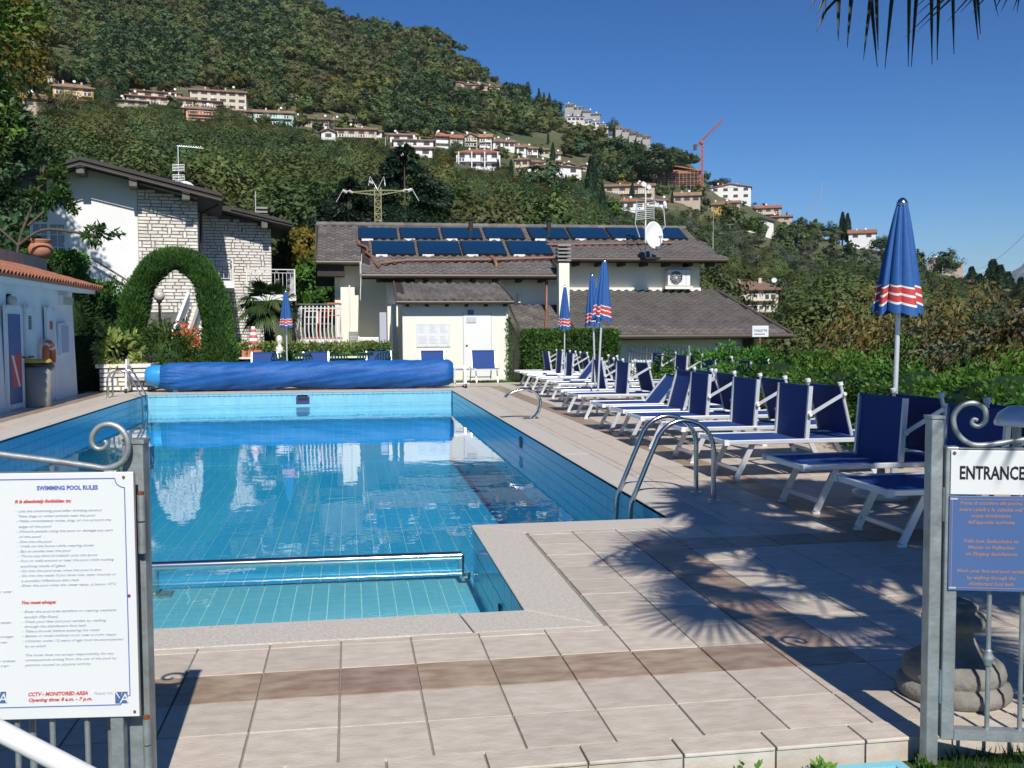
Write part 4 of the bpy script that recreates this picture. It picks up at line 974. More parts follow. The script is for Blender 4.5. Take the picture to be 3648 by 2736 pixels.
# --- stainless water spout
T = thing('water_spout', 'curved stainless steel water spout on the right pool edge', 'fountain', (2.98, 16.35, 0))
pth = []
for t in np.linspace(0, 1, 20):
    a = math.pi*(.0+.86*t); pth.append((-.30+.34*math.cos(a*.92)+.02, .50*math.sin(a)**.8 if t > 0 else 0))
pth = [(0, 0), (.06, .04), (.12, .12), (.155, .22), (.15, .32), (.11, .41), (.03, .47), (-.07, .495), (-.17, .49), (-.28, .465), (-.38, .42), (-.44, .375)]
vs = []
for (x, z) in pth:
    w = .11-.03*(z/.5) if x > -.1 else .085
    vs += [(x, -w, z), (x, w, z)]
mb = M(); mb.add(vs, [(2*i, 2*i+2, 2*i+3, 2*i+1) for i in range(len(pth)-1)], None, True); o_ = mb.obj('blade', 'steel', T); sm = o_.modifiers.new('s', 'SOLIDIFY'); sm.thickness = .035; sm.offset = 0; sm.use_rim = True
M().box((-.12, -.15, .0), (.12, .15, .012)).obj('base_plate', 'steel', T)
# --- dividing rail across the shallow corner
T = thing('pool_divider_rail', 'polished steel tube rail across the shallow corner of the pool', 'rail', (-1.4, 7.75, WZ))
M().tube([(-3.3, .10, .06), (2.24, -.08, .06)], .036, 16).obj('tube', 'steel', T); M().tube([(2.24, -.08, .07), (2.24, -.08, -.1), (2.31, -.08, -.1)], .026, 10).obj('end_bracket', 'steel', T)
for x in (-.08, -3.1): M().tube([(x, 0, -.16), (x, 0, .05)], .035, 12).obj('post', 'steel', T); M().box((x-.13, -.09, -.163), (x+.13, .09, -.15)).obj('foot_plate', 'galvanised', T)
# --- loungers
def make_lounger(lean=3., hood=True, hl=14.):
    T = thing('sun_lounger', 'x', 'sun lounger'); BZ = .385
    for s_ in (-1, 1):
        bevel(M().box((0, s_*.355-.018, BZ-.022), (1.9, s_*.355+.018, BZ+.022)).obj('side_rail', 'aluminium', T), .006)
    for x in (0, 1.9): M().box((x-.018, -.337, BZ-.02), (x+.018, .337, BZ+.018)).obj('cross_rail', 'aluminium', T)
    for x in (0, 1.9):
        for s_ in (-1, 1): M().box((x-.025, s_*.355-.025, BZ-.026), (x+.025, s_*.355+.025, BZ+.026)).obj('corner_cap', 'white_paint', T)
    M().box((.02, -.335, BZ+.0), (.80, .335, BZ+.012)).obj('seat', 'sling', T)
    M().box((.88, -.335, BZ+.0), (1.88, .335, BZ+.008)).obj('head_sling', 'sling', T)
    for (xt, xb) in ((.30, .13), (1.45, 1.62)):
        q = M()
        q.beam((xt, -.30, BZ-.02), (xb, -.30, .02), .022, .05); o_ = q.obj('leg', 'aluminium', T)
        M().box((xb-.03, -.315, .0), (xb+.03, -.285, .02)).obj('foot', 'white_paint', o_)
        q = M(); q.beam((xt, .30, BZ-.02), (xb, .30, .02), .022, .05); o_ = q.obj('leg', 'aluminium', T)
        M().box((xb-.03, .285, .0), (xb+.03, .315, .02)).obj('foot', 'white_paint', o_)
        M().beam((xb+(xt-xb)*.22, -.29, .1), (xb+(xt-xb)*.22, .29, .1), .025, .03).obj('stretcher', 'aluminium', T)
    # backrest, pivoted on the rails
    c, s = math.cos(R(lean)), math.sin(R(lean)); HB = .54
    B = bpy.data.objects.new('backrest', None); 
    u = Vector((s, 0, c)); p0 = Vector((.84, 0, BZ-.01)); nrm_ = Vector((c, 0, -s))
    q = M(); 
    pts = [p0+Vector((0, -.325, 0)), p0+Vector((0, .325, 0)), p0+Vector((0, .325, 0))+u*HB, p0+Vector((0, -.325, 0))+u*HB]
    q.prism(pts, nrm_*.014, None); bk = q.obj('backrest', 'sling', T)
    for s_ in (-1, 1): q = M(); q.beam(p0+Vector((0, s_*.345, 0))-u*.02, p0+Vector((0, s_*.345, 0))+u*(HB+.01), .03, .04); q.obj('backrest_post', 'aluminium', bk)
    q = M(); q.beam(p0+Vector((.0, -.345, 0))+u*HB, p0+Vector((.0, .345, 0))+u*HB, .028, .028); q.obj('top_bar', 'sling', bk)
    if hood:
        m0 = p0+u*(HB*.5); pe = m0+Vector((.36, 0, .20)) if lean < 20 else m0+Vector((.30, 0, .10))
        for s_ in (-1, 1):
            q = M(); y = Vector((0, s_*.372, 0)); q.beam(m0+y, pe+y, .014, .034); o_ = q.obj('hood_arm', 'aluminium', T)
            for pp in (m0, pe): M().tube([pp+y*1.05-Vector((0, .012*s_, 0)), pp+y*1.05+Vector((0, .012*s_, 0))], .018, 8).obj('pivot', 'white_paint', o_)
        hc, hs = math.cos(R(hl)), math.sin(R(hl)); d = Vector((hs, 0, -hc)); top = pe-d*.07; hn = Vector((hc, 0, hs))
        Lh = min(.50, (top.z-BZ-.02)/hc)
        pts = [top+Vector((0, -.33, 0)), top+Vector((0, .33, 0)), top+Vector((0, .33, 0))+d*Lh, top+Vector((0, -.33, 0))+d*Lh]
        hd = M().prism(pts, hn*.012, None).obj('hood', 'sling', T)
        for s_ in (-1, 1):
            y = Vector((0, s_*.345, 0)); M().tube([top+y-d*.02, top+y+d*Lh], .018, 8).obj('hood_post', 'aluminium', hd)
            M().tube([top+y-d*.05, top+y-d*.015], .027, 10).obj('post_cap', 'white_paint', hd)
    return T
G_ = 'sun loungers lined up along the right side of the pool'
base_ = {('up', True): make_lounger(4, True), ('tilt', True): make_lounger(15, True, 22), ('low', True): make_lounger(40, True, 25), ('fwd', True): make_lounger(-9, True, 18)}
used = set()
def place_lounger(kind, x, y, rz, label, group=G_, hood=True, z=0):
    b_ = base_[(kind, hood)]
    o_ = b_ if (kind, hood) not in used else clone(b_); used.add((kind, hood))
    o_.location = (x, y, z); o_.rotation_euler = (0, 0, rz); o_['label'] = label; o_['group'] = group
L_ = [('up', 3.57, 6.50, 0, 'nearest blue sun lounger, cut by the right gate post'), ('up', 3.55, 7.74, .02, 'shaded blue sun lounger, second from the right gate'),
      ('up', 3.60, 9.53, .01, 'blue sun lounger in sun right behind the near pool ladder, third from the gate'), ('up', 3.62, 10.85, 0, 'blue sun lounger fourth from the gate, partly behind the ladder hoops'),
      ('up', 3.58, 12.25, -.02, 'blue sun lounger fifth from the gate, upright back lit at its foot'), ('tilt', 3.64, 13.3, 0, 'blue sun lounger with slightly tilted back, just left of the fifth'),
      ('low', 3.62, 14.35, .01, 'blue sun lounger with its back laid halfway down in full sun'), ('up', 3.74, 16.45, .03, 'blue sun lounger just behind the steel water spout'),
      ('fwd', 3.78, 17.9, -.02, 'blue sun lounger next but one behind the water spout'), ('up', 4.15, 19.9, 0, 'blue sun lounger below the two close parasols'),
      ('low', 4.2, 21.4, .02, 'far blue sun lounger with its back laid half down beside a parasol pole'), ('up', 4.25, 22.9, 0, 'far blue sun lounger right beside the thin parasol'),
      ('up', 4.32, 24.4, -.02, 'second farthest blue sun lounger of the pool side row'), ('fwd', 4.38, 25.9, .03, 'farthest blue sun lounger in front of the clipped hedge')]
for k, x, y, r_, lab in L_: place_lounger(k, x, y, r_, lab)
for i, (x, y) in enumerate(((6.0, 18.4), (6.1, 20.3), (6.2, 22.3), (5.95, 16.6))):
    place_lounger('up', x, y, .03, ['rear row sun lounger behind the steel spout', 'rear row sun lounger behind the two close parasols', 'rear row sun lounger farthest back, next to the clipped hedge', 'rear row sun lounger nearest the camera'][i], 'sun loungers in the rear row')
def front_lounger():
    T = make_lounger(18, False)
    return T
base_[('front', False)] = front_lounger()
BX = [(728, 'behind the left end of the rolled cover, below the hedge arch'), (933, 'behind the rolled cover, left of the blue parasol'), (1123, 'behind the rolled cover, right of the blue parasol'),
      (1354, 'behind the rolled cover, in front of the dark air conditioner'), (1551, 'behind the rolled cover, in front of the notice board'), (1738, 'standing free in front of the shed door')]
for px, lab in BX: place_lounger('front', X(px, 1365, 27.45), 27.45, R(90), 'blue sun lounger '+lab, 'sun loungers behind the rolled cover', hood=False)
# --- parasols
def make_parasol(nf=8, seed=0):
    T = thing('closed_parasol', 'x', 'parasol'); rg = random.Random(seed)
    zt, zb = 2.60, 1.62; rows = [(0, .035), (.04, .045), (.2, .075), (.4, .105), (.6, .135), (.74, .158), (.755, .16), (.765, .161), (.82, .17), (.83, .171), (.84, .172), (.90, .18), (.91, .181), (.92, .182), (.98, .19), (1., .195)]
    cols = ['canopy_blue']*6+['canopy_white', 'canopy_red', 'canopy_white', 'canopy_red']
    def colr(f):
        if f < .752: return 'canopy_blue'
        if f < .767: return 'canopy_white'
        if f < .822: return 'canopy_red'
        if f < .842: return 'canopy_white'
        if f < .902: return 'canopy_red'
        if f < .922: return 'canopy_white'
        return 'canopy_blue'
    fr_ = [0, .03, .1, .2, .3, .4, .5, .6, .68, .752, .767, .795, .822, .842, .872, .902, .922, .96, 1.0]
    n = 96; vs = []; ph = [rg.uniform(-.25, .25) for _ in range(nf)]; am = [rg.uniform(.7, 1.25) for _ in range(nf)]
    for f in fr_:
        r0_ = .035+.115*f**.8; A = .012+.058*f
        for k in range(n):
            a = 2*math.pi*k/n; i = int(k*nf/n) % nf
            loc = (k*nf/n) % 1
            r_ = r0_+A*am[i]*abs(math.sin(math.pi*loc))**.7-.35*A
            tw = .35*f*math.sin(math.pi*loc)
            hem = (.045*math.sin(math.pi*loc)-.05*((i*37) % 5)/5)*f*f
            vs.append((r_*math.cos(a+tw), r_*math.sin(a+tw), zt-(zt-zb)*f-hem))
    mb = M()
    base = 0
    for j in range(len(fr_)-1):
        ring = vs[j*n:(j+2)*n]
    o = 0
    mb.add(vs, [], None)
    for j in range(len(fr_)-1):
        m_ = mb._m(colr((fr_[j]+fr_[j+1])/2))
        for k in range(n):
            mb.f.append((j*n+k, (j+1)*n+k, (j+1)*n+(k+1) % n, j*n+(k+1) % n)); mb.mi.append(m_); mb.sm.append(True)
    c_ = mb.obj('canopy', parent=T)
    M().tube([(0, 0, .0), (0, 0, zb+.3)], .0195, 12).obj('pole', 'aluminium', T)
    M().tube([(0, 0, .35), (0, 0, .42)], .027, 12).obj('collar', 'galvanised', T)
    M().lathe([(.045, 0), (.046, .015), (.035, .045), (.015, .065), (0, .07)], 20).obj('finial', 'steel', T, loc=(0, 0, zt-.005))
    return T
par = make_parasol()
def place_par(x, y, h, lab, tilt=(0, 0), rz=0, first=False, w=1.):
    o_ = par if first else clone(par); s_ = h/2.66; o_.location = (x, y, 0); o_.scale = (s_*w, s_*w, s_); o_.rotation_mode = 'ZYX'; o_.rotation_euler = (tilt[0], tilt[1], rz); o_['label'] = lab; o_['group'] = 'closed blue parasols with red and white hem'
place_par(4.99, 8.55, 2.69, 'large closed blue parasol nearest the camera, behind the shaded loungers', (0, R(1.3)), .3, True, 1.12)
place_par(4.28, 17.0, 2.72, 'closed blue parasol, tallest of the three standing close together', (0, R(3.0)), 1.1, w=.92)
place_par(4.76, 19.0, 2.58, 'closed blue parasol just left of the tallest one', (0, R(-1.5)), 2.1, w=.95)
place_par(4.78, 22.0, 2.48, 'thin closed blue parasol, leftmost of the three standing close together', (0, R(.6)), .6, w=.8)
place_par(-1.70, 27.9, 2.60, 'closed blue parasol in front of the palm, behind the rolled cover', (0, 0), .2, w=1.05)
# white round parasol foot seen below the second lounger
T = thing('parasol_base', 'white round parasol foot under the shaded loungers', 'parasol base', (4.62, 8.1, 0)); M().lathe([(0, 0), (.24, 0), (.24, .05), (.10, .12), (.04, .15), (.03, .3), (0, .3)], 28).obj('weight', 'white_paint', T)
# --- left gate with the rules board
GL = thing('left_gate', 'galvanised gate leaf with scrolled top rail behind the pool rules board', 'gate', (-.665, 3.16, -.09), R(-6.0))
gb_ = M().box((-.05, -.03, .0), (.03, .05, 1.29)); gp = thing('gate_post', 'galvanised square gate post at the left with two hinges', 'gate post', (-.66, 3.22, -.09), R(-6.0))
bevel(M().box((-.032, -.032, 0), (.032, .032, 1.245)).obj('shaft', 'galvanised', gp), .004); M().box((-.036, -.036, 1.245), (.036, .036, 1.257)).obj('cap', 'galvanised', gp)
for z in (.30, 1.0):
    hg = M().tube([(.028, -.052, z-.09), (.028, -.052, z+.005)], .012, 10).obj('hinge', 'galvanised', gp); M().tube([(.028, -.052, z+.01), (.028, -.052, z+.09)], .012, 10).obj('hinge_pin', 'galvanised', hg); M().tube([(.028, -.052, z+.09), (.028, -.052, z+.1)], .010, 10).obj('hinge_rust', 'rust', hg)
cG, sG = math.cos(R(-6)), math.sin(R(-6)); GO = Vector((-.665, 3.16, -.09))
def GLp(px, py, o_=GO, c=cG, s=sG, off=0.):
    d = ray(px, py); dl_ = (d[0]*c+d[1]*s, -d[0]*s+d[1]*c); w_ = (CAM[0]-o_.x, CAM[1]-o_.y); wl__ = (w_[0]*c+w_[1]*s, -w_[0]*s+w_[1]*c)
    t = (off-wl__[1])/dl_[1]; return Vector((wl__[0]+t*dl_[0], off, CAM[2]+t*d[2]-o_.z))
q = M(); q.box((-.075, -.02, .05), (-.035, .02, 1.17)); bevel(q.obj('stile', 'galvanised', GL), .004)
M().box((-1.1, -.019, .05), (-.0755, .019, .09)).obj('bottom_rail', 'galvanised', GL); M().box((-1.1, -.018, 1.13), (-.0755, .018, 1.165)).obj('top_rail', 'galvanised', GL)
for k in range(8): M().tube([(-.15-.105*k, 0, .09), (-.15-.105*k, 0, 1.13)], .009, 8).obj('bar', 'galvanised', GL)
for k in range(4): M().tube([(-.10-.24*k, .06, .0), (-.10-.24*k, .06, .42)], .011, 8).obj('rear_bar', 'galvanised', GL)
sc_ = [(-700, 1500), (-300, 1570), (0, 1618), (160, 1638), (320, 1660), (370, 1668), (410, 1660), (440, 1640), (456, 1600), (452, 1560), (430, 1528), (395, 1512), (358, 1518), (332, 1545), (328, 1578), (345, 1598), (368, 1597), (380, 1582), (372, 1570)]
P_ = [GLp(x, y) for x, y in sc_]
def smoothp(P, n=4):
    out = []; P = [Vector(p) for p in P]
    for i in range(len(P)-1):
        p0, p1, p2, p3 = P[max(i-1, 0)], P[i], P[i+1], P[min(i+2, len(P)-1)]
        for k in range(n):
            t = k/n; out.append(.5*((2*p1)+(-p0+p2)*t+(2*p0-5*p1+4*p2-p3)*t*t+(-p0+3*p1-3*p2+p3)*t**3))
    return out+[P[-1]]
pp = smoothp(P_); nn_ = len(pp); M().tube(pp, [.0095-.0035*max(0, (i/nn_-.6)/.4) for i in range(nn_)], 10).obj('scroll_rail', 'galvanised', GL)
GB = thing('rules_board', 'white pool rules board with blue border and italic text on the left gate', 'sign', GO, R(-6))
tr_ = GLp(468, 1681, off=-.028); br_ = GLp(503, 2552, off=-.028); bw = 1.15
xr = (tr_.x+br_.x)/2; zt_ = tr_.z; zb_ = br_.z; yb_ = -.028
bevel(M().box((xr-bw, yb_, zb_), (xr, yb_+.006, zt_)).obj('panel', 'sign_white', GB), .002)
M().box((xr-bw, yb_+.0065, zb_-.002), (xr+.003, yb_+.010, zt_-.004)).obj('backing', 'grey_wood', GB)
def B(px, py): p = GLp(px, py, off=yb_-.001); return p
yt = yb_-.0008
def line2(parent, a, b, w, m='print_blue', name='border_line'):
    M().beam((a[0], yt, a[1]), (b[0], yt, b[1]), .0006, w, m).obj(name, parent=parent)
iz0, iz1, ix = B(450, 2510).z, B(400, 1704).z, B(453, 2100).x; r_ = .028
line2(GB, (xr-bw+.03, iz1), (ix-r_, iz1), .0028); line2(GB, (xr-bw+.03, iz0), (ix-r_, iz0), .0028); line2(GB, (ix, iz0+r_), (ix, iz1-r_), .0028)
for zc_, s_ in ((iz1, -1), (iz0, 1)):
    M().tube([(ix-r_*math.cos(t), yt, zc_+s_*r_*math.sin(t)) for t in np.linspace(0, math.pi/2, 8)] if 0 else [(ix-r_+r_*math.sin(t), yt, zc_+s_*(r_-r_*math.cos(t)))  if 0 else (ix-r_*math.cos(t)*1.0+0, yt, zc_+s_*r_*math.sin(t)*1.0) for t in [0]]+[(ix-r_*math.cos(t), yt, zc_+s_*r_*math.sin(t)) for t in np.linspace(.2, math.pi/2, 6)], .0013, 5).obj('border_corner', 'print_blue', GB)
for px, py in ((440, 1700), (480, 2535), (460, 2122)):
    p = B(px, py); M().tube([(p.x, yt-.002, p.z), (p.x, yt, p.z)], .0045, 10).obj('screw', 'rust', GB)
TR = (RX90, 0, 0)
def btext(body, px, py, hpx, m, shear=0, align='LEFT', sx=1., wpx=None, bold=0.):
    p = B(px, py); h = abs(B(px, py).z-B(px, py-hpx).z)/.72
    o_ = text(GB, body, h, (p.x, yt, p.z), TR, m, shear, align, sx=1., bold=bold)
    if wpx:
        wv = (B(px+wpx, py).x-p.x); xs_ = [v.co.x for v in o_.data.vertices]; cur = (max(xs_)-min(xs_)); o_.scale = (wv/cur, 1, 1)
    return o_
btext('SWIMMING POOL RULES', 131, 1746, 15, 'print_blue', wpx=218, bold=.0006)
btext('It is absolutely forbidden to:', 52, 1792, 12, 'print_red', .3, wpx=202, bold=.0005)
rows = [('- Use the swimming pool after drinking alcohol', 1825, 308), ('  Take dogs or other animals near the pool', 1843, 274), ('- Make unnecessary noise, sing, or run around the', 1860, 338), ('  edge of the pool', 1880, 118),
        ('- Disturb people using the pool or damage any part', 1897, 344), ('  of the pool', 1916, 78), ('- Dive into the pool', 1934, 124), ('- Walk on the lawns while wearing shoes', 1950, 272), ('- Eat or smoke near the pool', 1968, 190),
        ('- Throw any kind of rubbish onto the lawns', 1985, 284), ('- Run or walk around or near the pool while holding', 2002, 342), ('  anything made of glass', 2021, 160), ('- Go into the pool area when the pool is shut', 2038, 296),
        ('- Go into the water if you have cuts, open wounds or', 2055, 348), ('  a possibly infectious skin rash', 2073, 206), ('- Enter the pool when the water temp. is below 18°C', 2090, 346)]
for i, (s_, y, w_) in enumerate(rows): btext(s_.strip(), (54 if s_[0] == '-' else 62)+i*.9, y, 9, 'print_grey', .3, wpx=w_)
btext('You must always:', 74, 2152, 11, 'print_red', .3, wpx=124, bold=.0005)
rows = [('- Enter the pool area barefoot or wearing washable', 2183, 336), ('  sandals (flip-flops)', 2202, 122), ('- Wash your feet and pool sandals by walking', 2219, 300), ('  through the disinfectant foot bath', 2236, 220), ('- Take a shower before entering the water', 2253, 278),
        ('- Babies or small children must wear a swim nappy', 2270, 336), ('- Children under 15 years of age must be accompanied', 2288, 360), ('  by an adult', 2306, 76), ('  The hotel does not accept responsibility for any', 2338, 316), ('  consequences arising from the use of the pool by', 2355, 326), ('  persons unused to physical activity.', 2373, 236)]
for i, (s_, y, w_) in enumerate(rows): btext(s_.strip(), (76 if s_[0] == '-' else 84)+i*.5, y, 9, 'print_grey', .3, wpx=w_)
btext('CCTV - MONITORED AREA', 99, 2480, 13, 'print_red', .3, wpx=212, bold=.0005); btext('Opening time: 8 a.m. - 7 p.m.', 100, 2500, 12, 'print_red', .3, wpx=226, bold=.0004); btext('THANK YOU', 334, 2475, 9, 'print_grey', .3, wpx=68)
for s_, y, w_ in (('r unter', 2112, 42), ('reissen', 2222, 38), ('orungen', 2272, 46), ('nen', 2292, 24), ('r anderen', 2359, 54), ('ner', 2376, 32)): btext(s_, 0, y, 9, 'print_grey', .3, wpx=w_)
for px0 in (411, -22):
    a, b = B(px0, 2506), B(px0+43, 2464); lg = M().box((a.x, yt-.0006, a.z), (b.x, yt+.0004, b.z)).obj('emblem', 'sign_blue', GB)
    w_ = b.x-a.x; h_ = b.z-a.z
    text(lg, 'A', h_*1.15, (a.x+w_*.36, yt-.0012, a.z+.002), TR, 'sign_white', .15); q = M(); q.prism([(a.x+w_*.0, yt-.001, b.z), (a.x+w_*.12, yt-.001, b.z), (a.x+w_*.42, yt-.001, a.z+h_*.45), (a.x+w_*.34, yt-.001, a.z+h_*.45)], (0, -.0004, 0), 'sign_white'); q.obj('emblem_stroke', parent=lg)
    q = M(); q.prism([(a.x+w_*.55, yt-.001, b.z), (a.x+w_*.6, yt-.001, b.z), (a.x+w_*.5, yt-.001, a.z+h_*.6)], (0, -.0004, 0), 'sign_white'); q.obj('emblem_stroke', parent=lg)
# white hand rail crossing the lower left corner
a = gy(-260, 2470, 1.75); b = gy(330, 2775, 1.62)
T = thing('white_handrail', 'out of focus white tube handrail crossing the lower left corner', 'handrail', (0, 0, 0)); M().tube([Vector(a), Vector(b)], .0165, 16).obj('tube', 'white_paint', T)
M().tube([Vector(b), Vector(b)+Vector((.15, -.1, -.12)), Vector((b[0]+.2, b[1]-.14, -.09))], .0165, 12).obj('post', 'white_paint', T)
# --- right gate with ENTRANCE sign
RP = thing('gate_post', 'dark galvanised gate post at the right beside the entrance sign', 'gate post', (2.035, 3.20, -.12), R(-9))
bevel(M().box((-.03, -.03, 0), (.012, .03, 1.30)).obj('shaft', 'galvanised', RP), .004); M().box((-.033, -.034, 1.30), (.016, .034, 1.31)).obj('cap', 'galvanised', RP)
for z in (1.0, .35): M().tube([(.022, -.03, z-.06), (.022, -.03, z+.06)], .011, 10).obj('hinge', 'galvanised', RP)
RO = Vector((2.06, 3.17, -.12)); ra = R(-15.5); cR_, sR_ = math.cos(ra), math.sin(ra)
GR = thing('right_gate', 'galvanised gate leaf with scrolled top rail and knobbed bars at the right', 'gate', RO, ra)
Gp = lambda x, y, off=0.: GLp(x, y, RO, cR_, sR_, off)
zb2 = Gp(3450, 2620).z; zt2 = Gp(3450, 1590).z; x0_ = Gp(3352, 2300).x; x1_ = Gp(3398, 2300).x
bevel(M().box((x0_, -.02, zb2-.012), (x1_, .02, zt2)).obj('stile', 'galvanised', GR), .004)
M().box((x1_+.001, -.018, zb2-.012), (1.0, .018, zb2+.028)).obj('bottom_rail', 'galvanised', GR); M().box((x1_+.001, -.018, zt2-.04), (1.0, .018, zt2-.005)).obj('top_rail', 'galvanised', GR)
for k, px in enumerate((3519, 3636, 3752, 3868)):
    xx = Gp(px, 2400).x; b_ = M().tube([(xx, 0, zb2+.028), (xx, 0, zt2-.04)], .0085, 8).obj('bar', 'galvanised', GR)
    if k % 2 == 0:
        zz = Gp(px, 2342).z; M().lathe([(.009, -.03), (.014, -.026), (.012, -.02), (.019, -.01), (.020, .004), (.012, .018), (.014, .024), (.009, .03)], 16).obj('knob', 'galvanised', b_, loc=(xx, 0, zz))
s2 = [(4300, 1480), (3900, 1545), (3648, 1566), (3564, 1578), (3483, 1586), (3435, 1569), (3403, 1529), (3398, 1480), (3428, 1444), (3471, 1436), (3508, 1457), (3511, 1497), (3487, 1519), (3463, 1509), (3467, 1493), (3482, 1497)]
pp = smoothp([Gp(x, y) for x, y in s2]); nn_ = len(pp); M().tube(pp, [.0095-.003*max(0, (i/nn_-.6)/.4) for i in range(nn_)], 10).obj('scroll_rail', 'galvanised', GR)
ES = thing('entrance_sign', 'white plate reading ENTRANCE in black letters on the right gate', 'sign', RO, ra)
def plate(T, p0, p1, m, extra=.45):
    a, b = Gp(p0[0], p0[1], -.026), Gp(p1[0], p1[1], -.026)
    bevel(M().box((a.x, -.026, b.z), (a.x+extra, -.020, a.z)).obj('panel', m, T), .0015); return a, b
a, b = plate(ES, (3389, 1604), (3389, 1761), 'sign_white')
M().box((a.x-.001, -.0195, b.z-.001), (a.x+.452, -.0185, a.z+.003)).obj('edge', 'black', ES)
p = Gp(3417, 1706, -.027); e = Gp(3648, 1706, -.027); t_ = text(ES, 'ENTRANCE', .05, (p.x, -.0265, p.z), TR, 'black', bold=.0012)
hh = (Gp(3417, 1657, -.027).z-p.z); xs_ = [v.co.x for v in t_.data.vertices]; zs_ = [v.co.y for v in t_.data.vertices]; t_.scale = ((e.x-p.x+.001)/(max(xs_)-min(xs_)), hh/(max(zs_)-min(zs_)), 1)
sp_ = Gp(3401, 1614, -.027); M().tube([(sp_.x, -.0285, sp_.z), (sp_.x, -.026, sp_.z)], .006, 10).obj('rust_spot', 'rust', ES)
BS = thing('foot_bath_sign', 'faded blue plate with brownish lettering below the entrance sign', 'sign', RO, ra)
a, b = plate(BS, (3383, 1766), (3376, 2103), 'sign_blue')
bx0 = Gp(3390, 1900, -.027).x; bz1 = Gp(3400, 1777, -.027).z; bz0 = Gp(3400, 2094, -.027).z
for (u0, u1, v0, v1) in ((bx0, bx0+.42, bz1-.002, bz1), (bx0, bx0+.42, bz0, bz0+.002), (bx0, bx0+.002, bz0, bz1)): M().box((u0, -.0268, v0), (u1, -.0262, v1)).obj('border_line', 'print_tan', BS)
for z_, in ((bz1,), (bz0,)): M().box((bx0-.006, -.0272, z_-.003), (bx0+.018, -.0262, z_+.003)).obj('tape_mark', 'aluminium', BS)
for s_, y, h_ in (('Prima di accedere alla piscina', 1799, 13), ('lavare i piedi e le ciabatte nell\'', 1822, 13), ('acqua disinfettante', 1844, 13), ('dell\'apposita vaschetta', 1867, 13), ('Füße bzw. Badeschuhe im', 1935, 13), ('Wasser im Fußbecken', 1957, 13), ('am Eingang desinfizieren', 1980, 13), ('Wash your feet and pool sandals', 2041, 13), ('by walking through the', 2065, 13), ('disinfectant foot bath', 2087, 13)):
    p = Gp(3530, y, -.027); text(BS, s_, .0175, (p.x, -.0266, p.z), TR, 'print_tan' if y != 1867 and not 1925 < y < 1990 else 'print_tan', .2, 'CENTER', bold=.0003)
# cast stone pedestal behind the gate
T = thing('stone_pedestal', 'round cast stone pedestal with stepped foot behind the right gate', 'pedestal', (2.42, 3.66, 0))
M().lathe([(0, 0), (.205, 0), (.218, .012), (.222, .035), (.214, .06), (.196, .068), (.188, .074), (.196, .082), (.200, .105), (.190, .135), (.165, .155), (.135, .17), (.105, .195), (.083, .225), (.072, .255), (.070, .272), (.085, .276), (.112, .284), (.124, .300), (.124, .318), (.112, .334), (.085, .342), (.080, .352), (.092, .362), (.090, .378), (.060, .388), (0, .39)], 48).obj('body', 'cast_stone_shaded', T)
# foot bath
T = thing('foot_bath', 'shallow light blue foot bath below the step at the lower right', 'foot bath', (1.5, 2.6, -.09))
M().box((-.55, -.3, .0), (.44, .64, .012)).obj('floor', 'bath_blue', T)
for a, b in (((-.55, .60, .012), (.44, .64, .03)), ((.40, -.3, .012), (.44, .60, .03)), ((-.55, -.3, .012), (-.51, .60, .03))): M().box(a, b).obj('rim', 'bath_blue', T)
M().lathe([(0, 0), (.02, .0), (.02, .006), (0, .008)], 14).obj('drain', 'steel', T, loc=(.37, .55, .031))
# --- tables and green chairs behind the cover
def chair():
    T = thing('garden_chair', 'x', 'chair')
    M().box((-.24, -.22, .42), (.24, .24, .45)).obj('seat', 'green_plastic', T)
    q = M(); q.tube([(-.25, .24, .44), (-.25, .3, .72), (-.2, .32, .86), (.2, .32, .86), (.25, .3, .72), (.25, .24, .44)], .018, 7); b_ = q.obj('back_frame', 'green_plastic', T)
    for k in range(5): M().beam((-.17+.085*k, .26, .45), (-.17+.085*k, .32, .85), .045, .012).obj('back_slat', 'green_plastic', b_)
    for sx_ in (-1, 1):
        for sy_ in (-.2, .22): M().tube([(sx_*.22, sy_, .42), (sx_*.26, sy_*1.2, 0)], .016, 6).obj('leg', 'green_plastic', T)
        M().tube([(sx_*.26, .27, .64), (sx_*.28, -.2, .62), (sx_*.26, -.22, .42)], .018, 6).obj('armrest', 'green_plastic', T)
    return T
c0 = chair(); 
for i, px in enumerate((1215, 1290, 1015, 1075, 1345, 905)):
    o_ = c0 if i == 0 else clone(c0); y = 28.4+(i % 2)*.25; o_.location = (X(px, 1260, y), y, 0); o_.rotation_euler = (0, 0, R(180+(-14, 20, -25, 10, 30, 160)[i]))
    o_['group'] = 'dark green garden chairs by the long table'; o_['label'] = 'dark green garden chair by the white table, '+('just right of the reclined lounger back', 'beside the cream pier', 'right of the blue parasol pole', 'far right of the parasol pole', 'nearest the shed side wall', 'left of the parasol pole')[i]
for i, (p0_, p1_) in enumerate(((835, 1000), (1055, 1310))):
    T = thing('long_table', 'long white table top '+('left' if i == 0 else 'right')+' of the blue parasol behind the cover', 'table', (X(p0_, 1265, 29.2), 29.2, 0)); w_ = X(p1_, 1265, 29.2)-X(p0_, 1265, 29.2)
    M().box((0, -.3, .70), (w_, .4, .74)).obj('top', 'wall_white', T)
    for xx in (.1, w_-.1):
        for yy in (-.2, .3): M().tube([(xx, yy, 0), (xx, yy, .7)], .02, 6).obj('leg', 'white_paint', T)
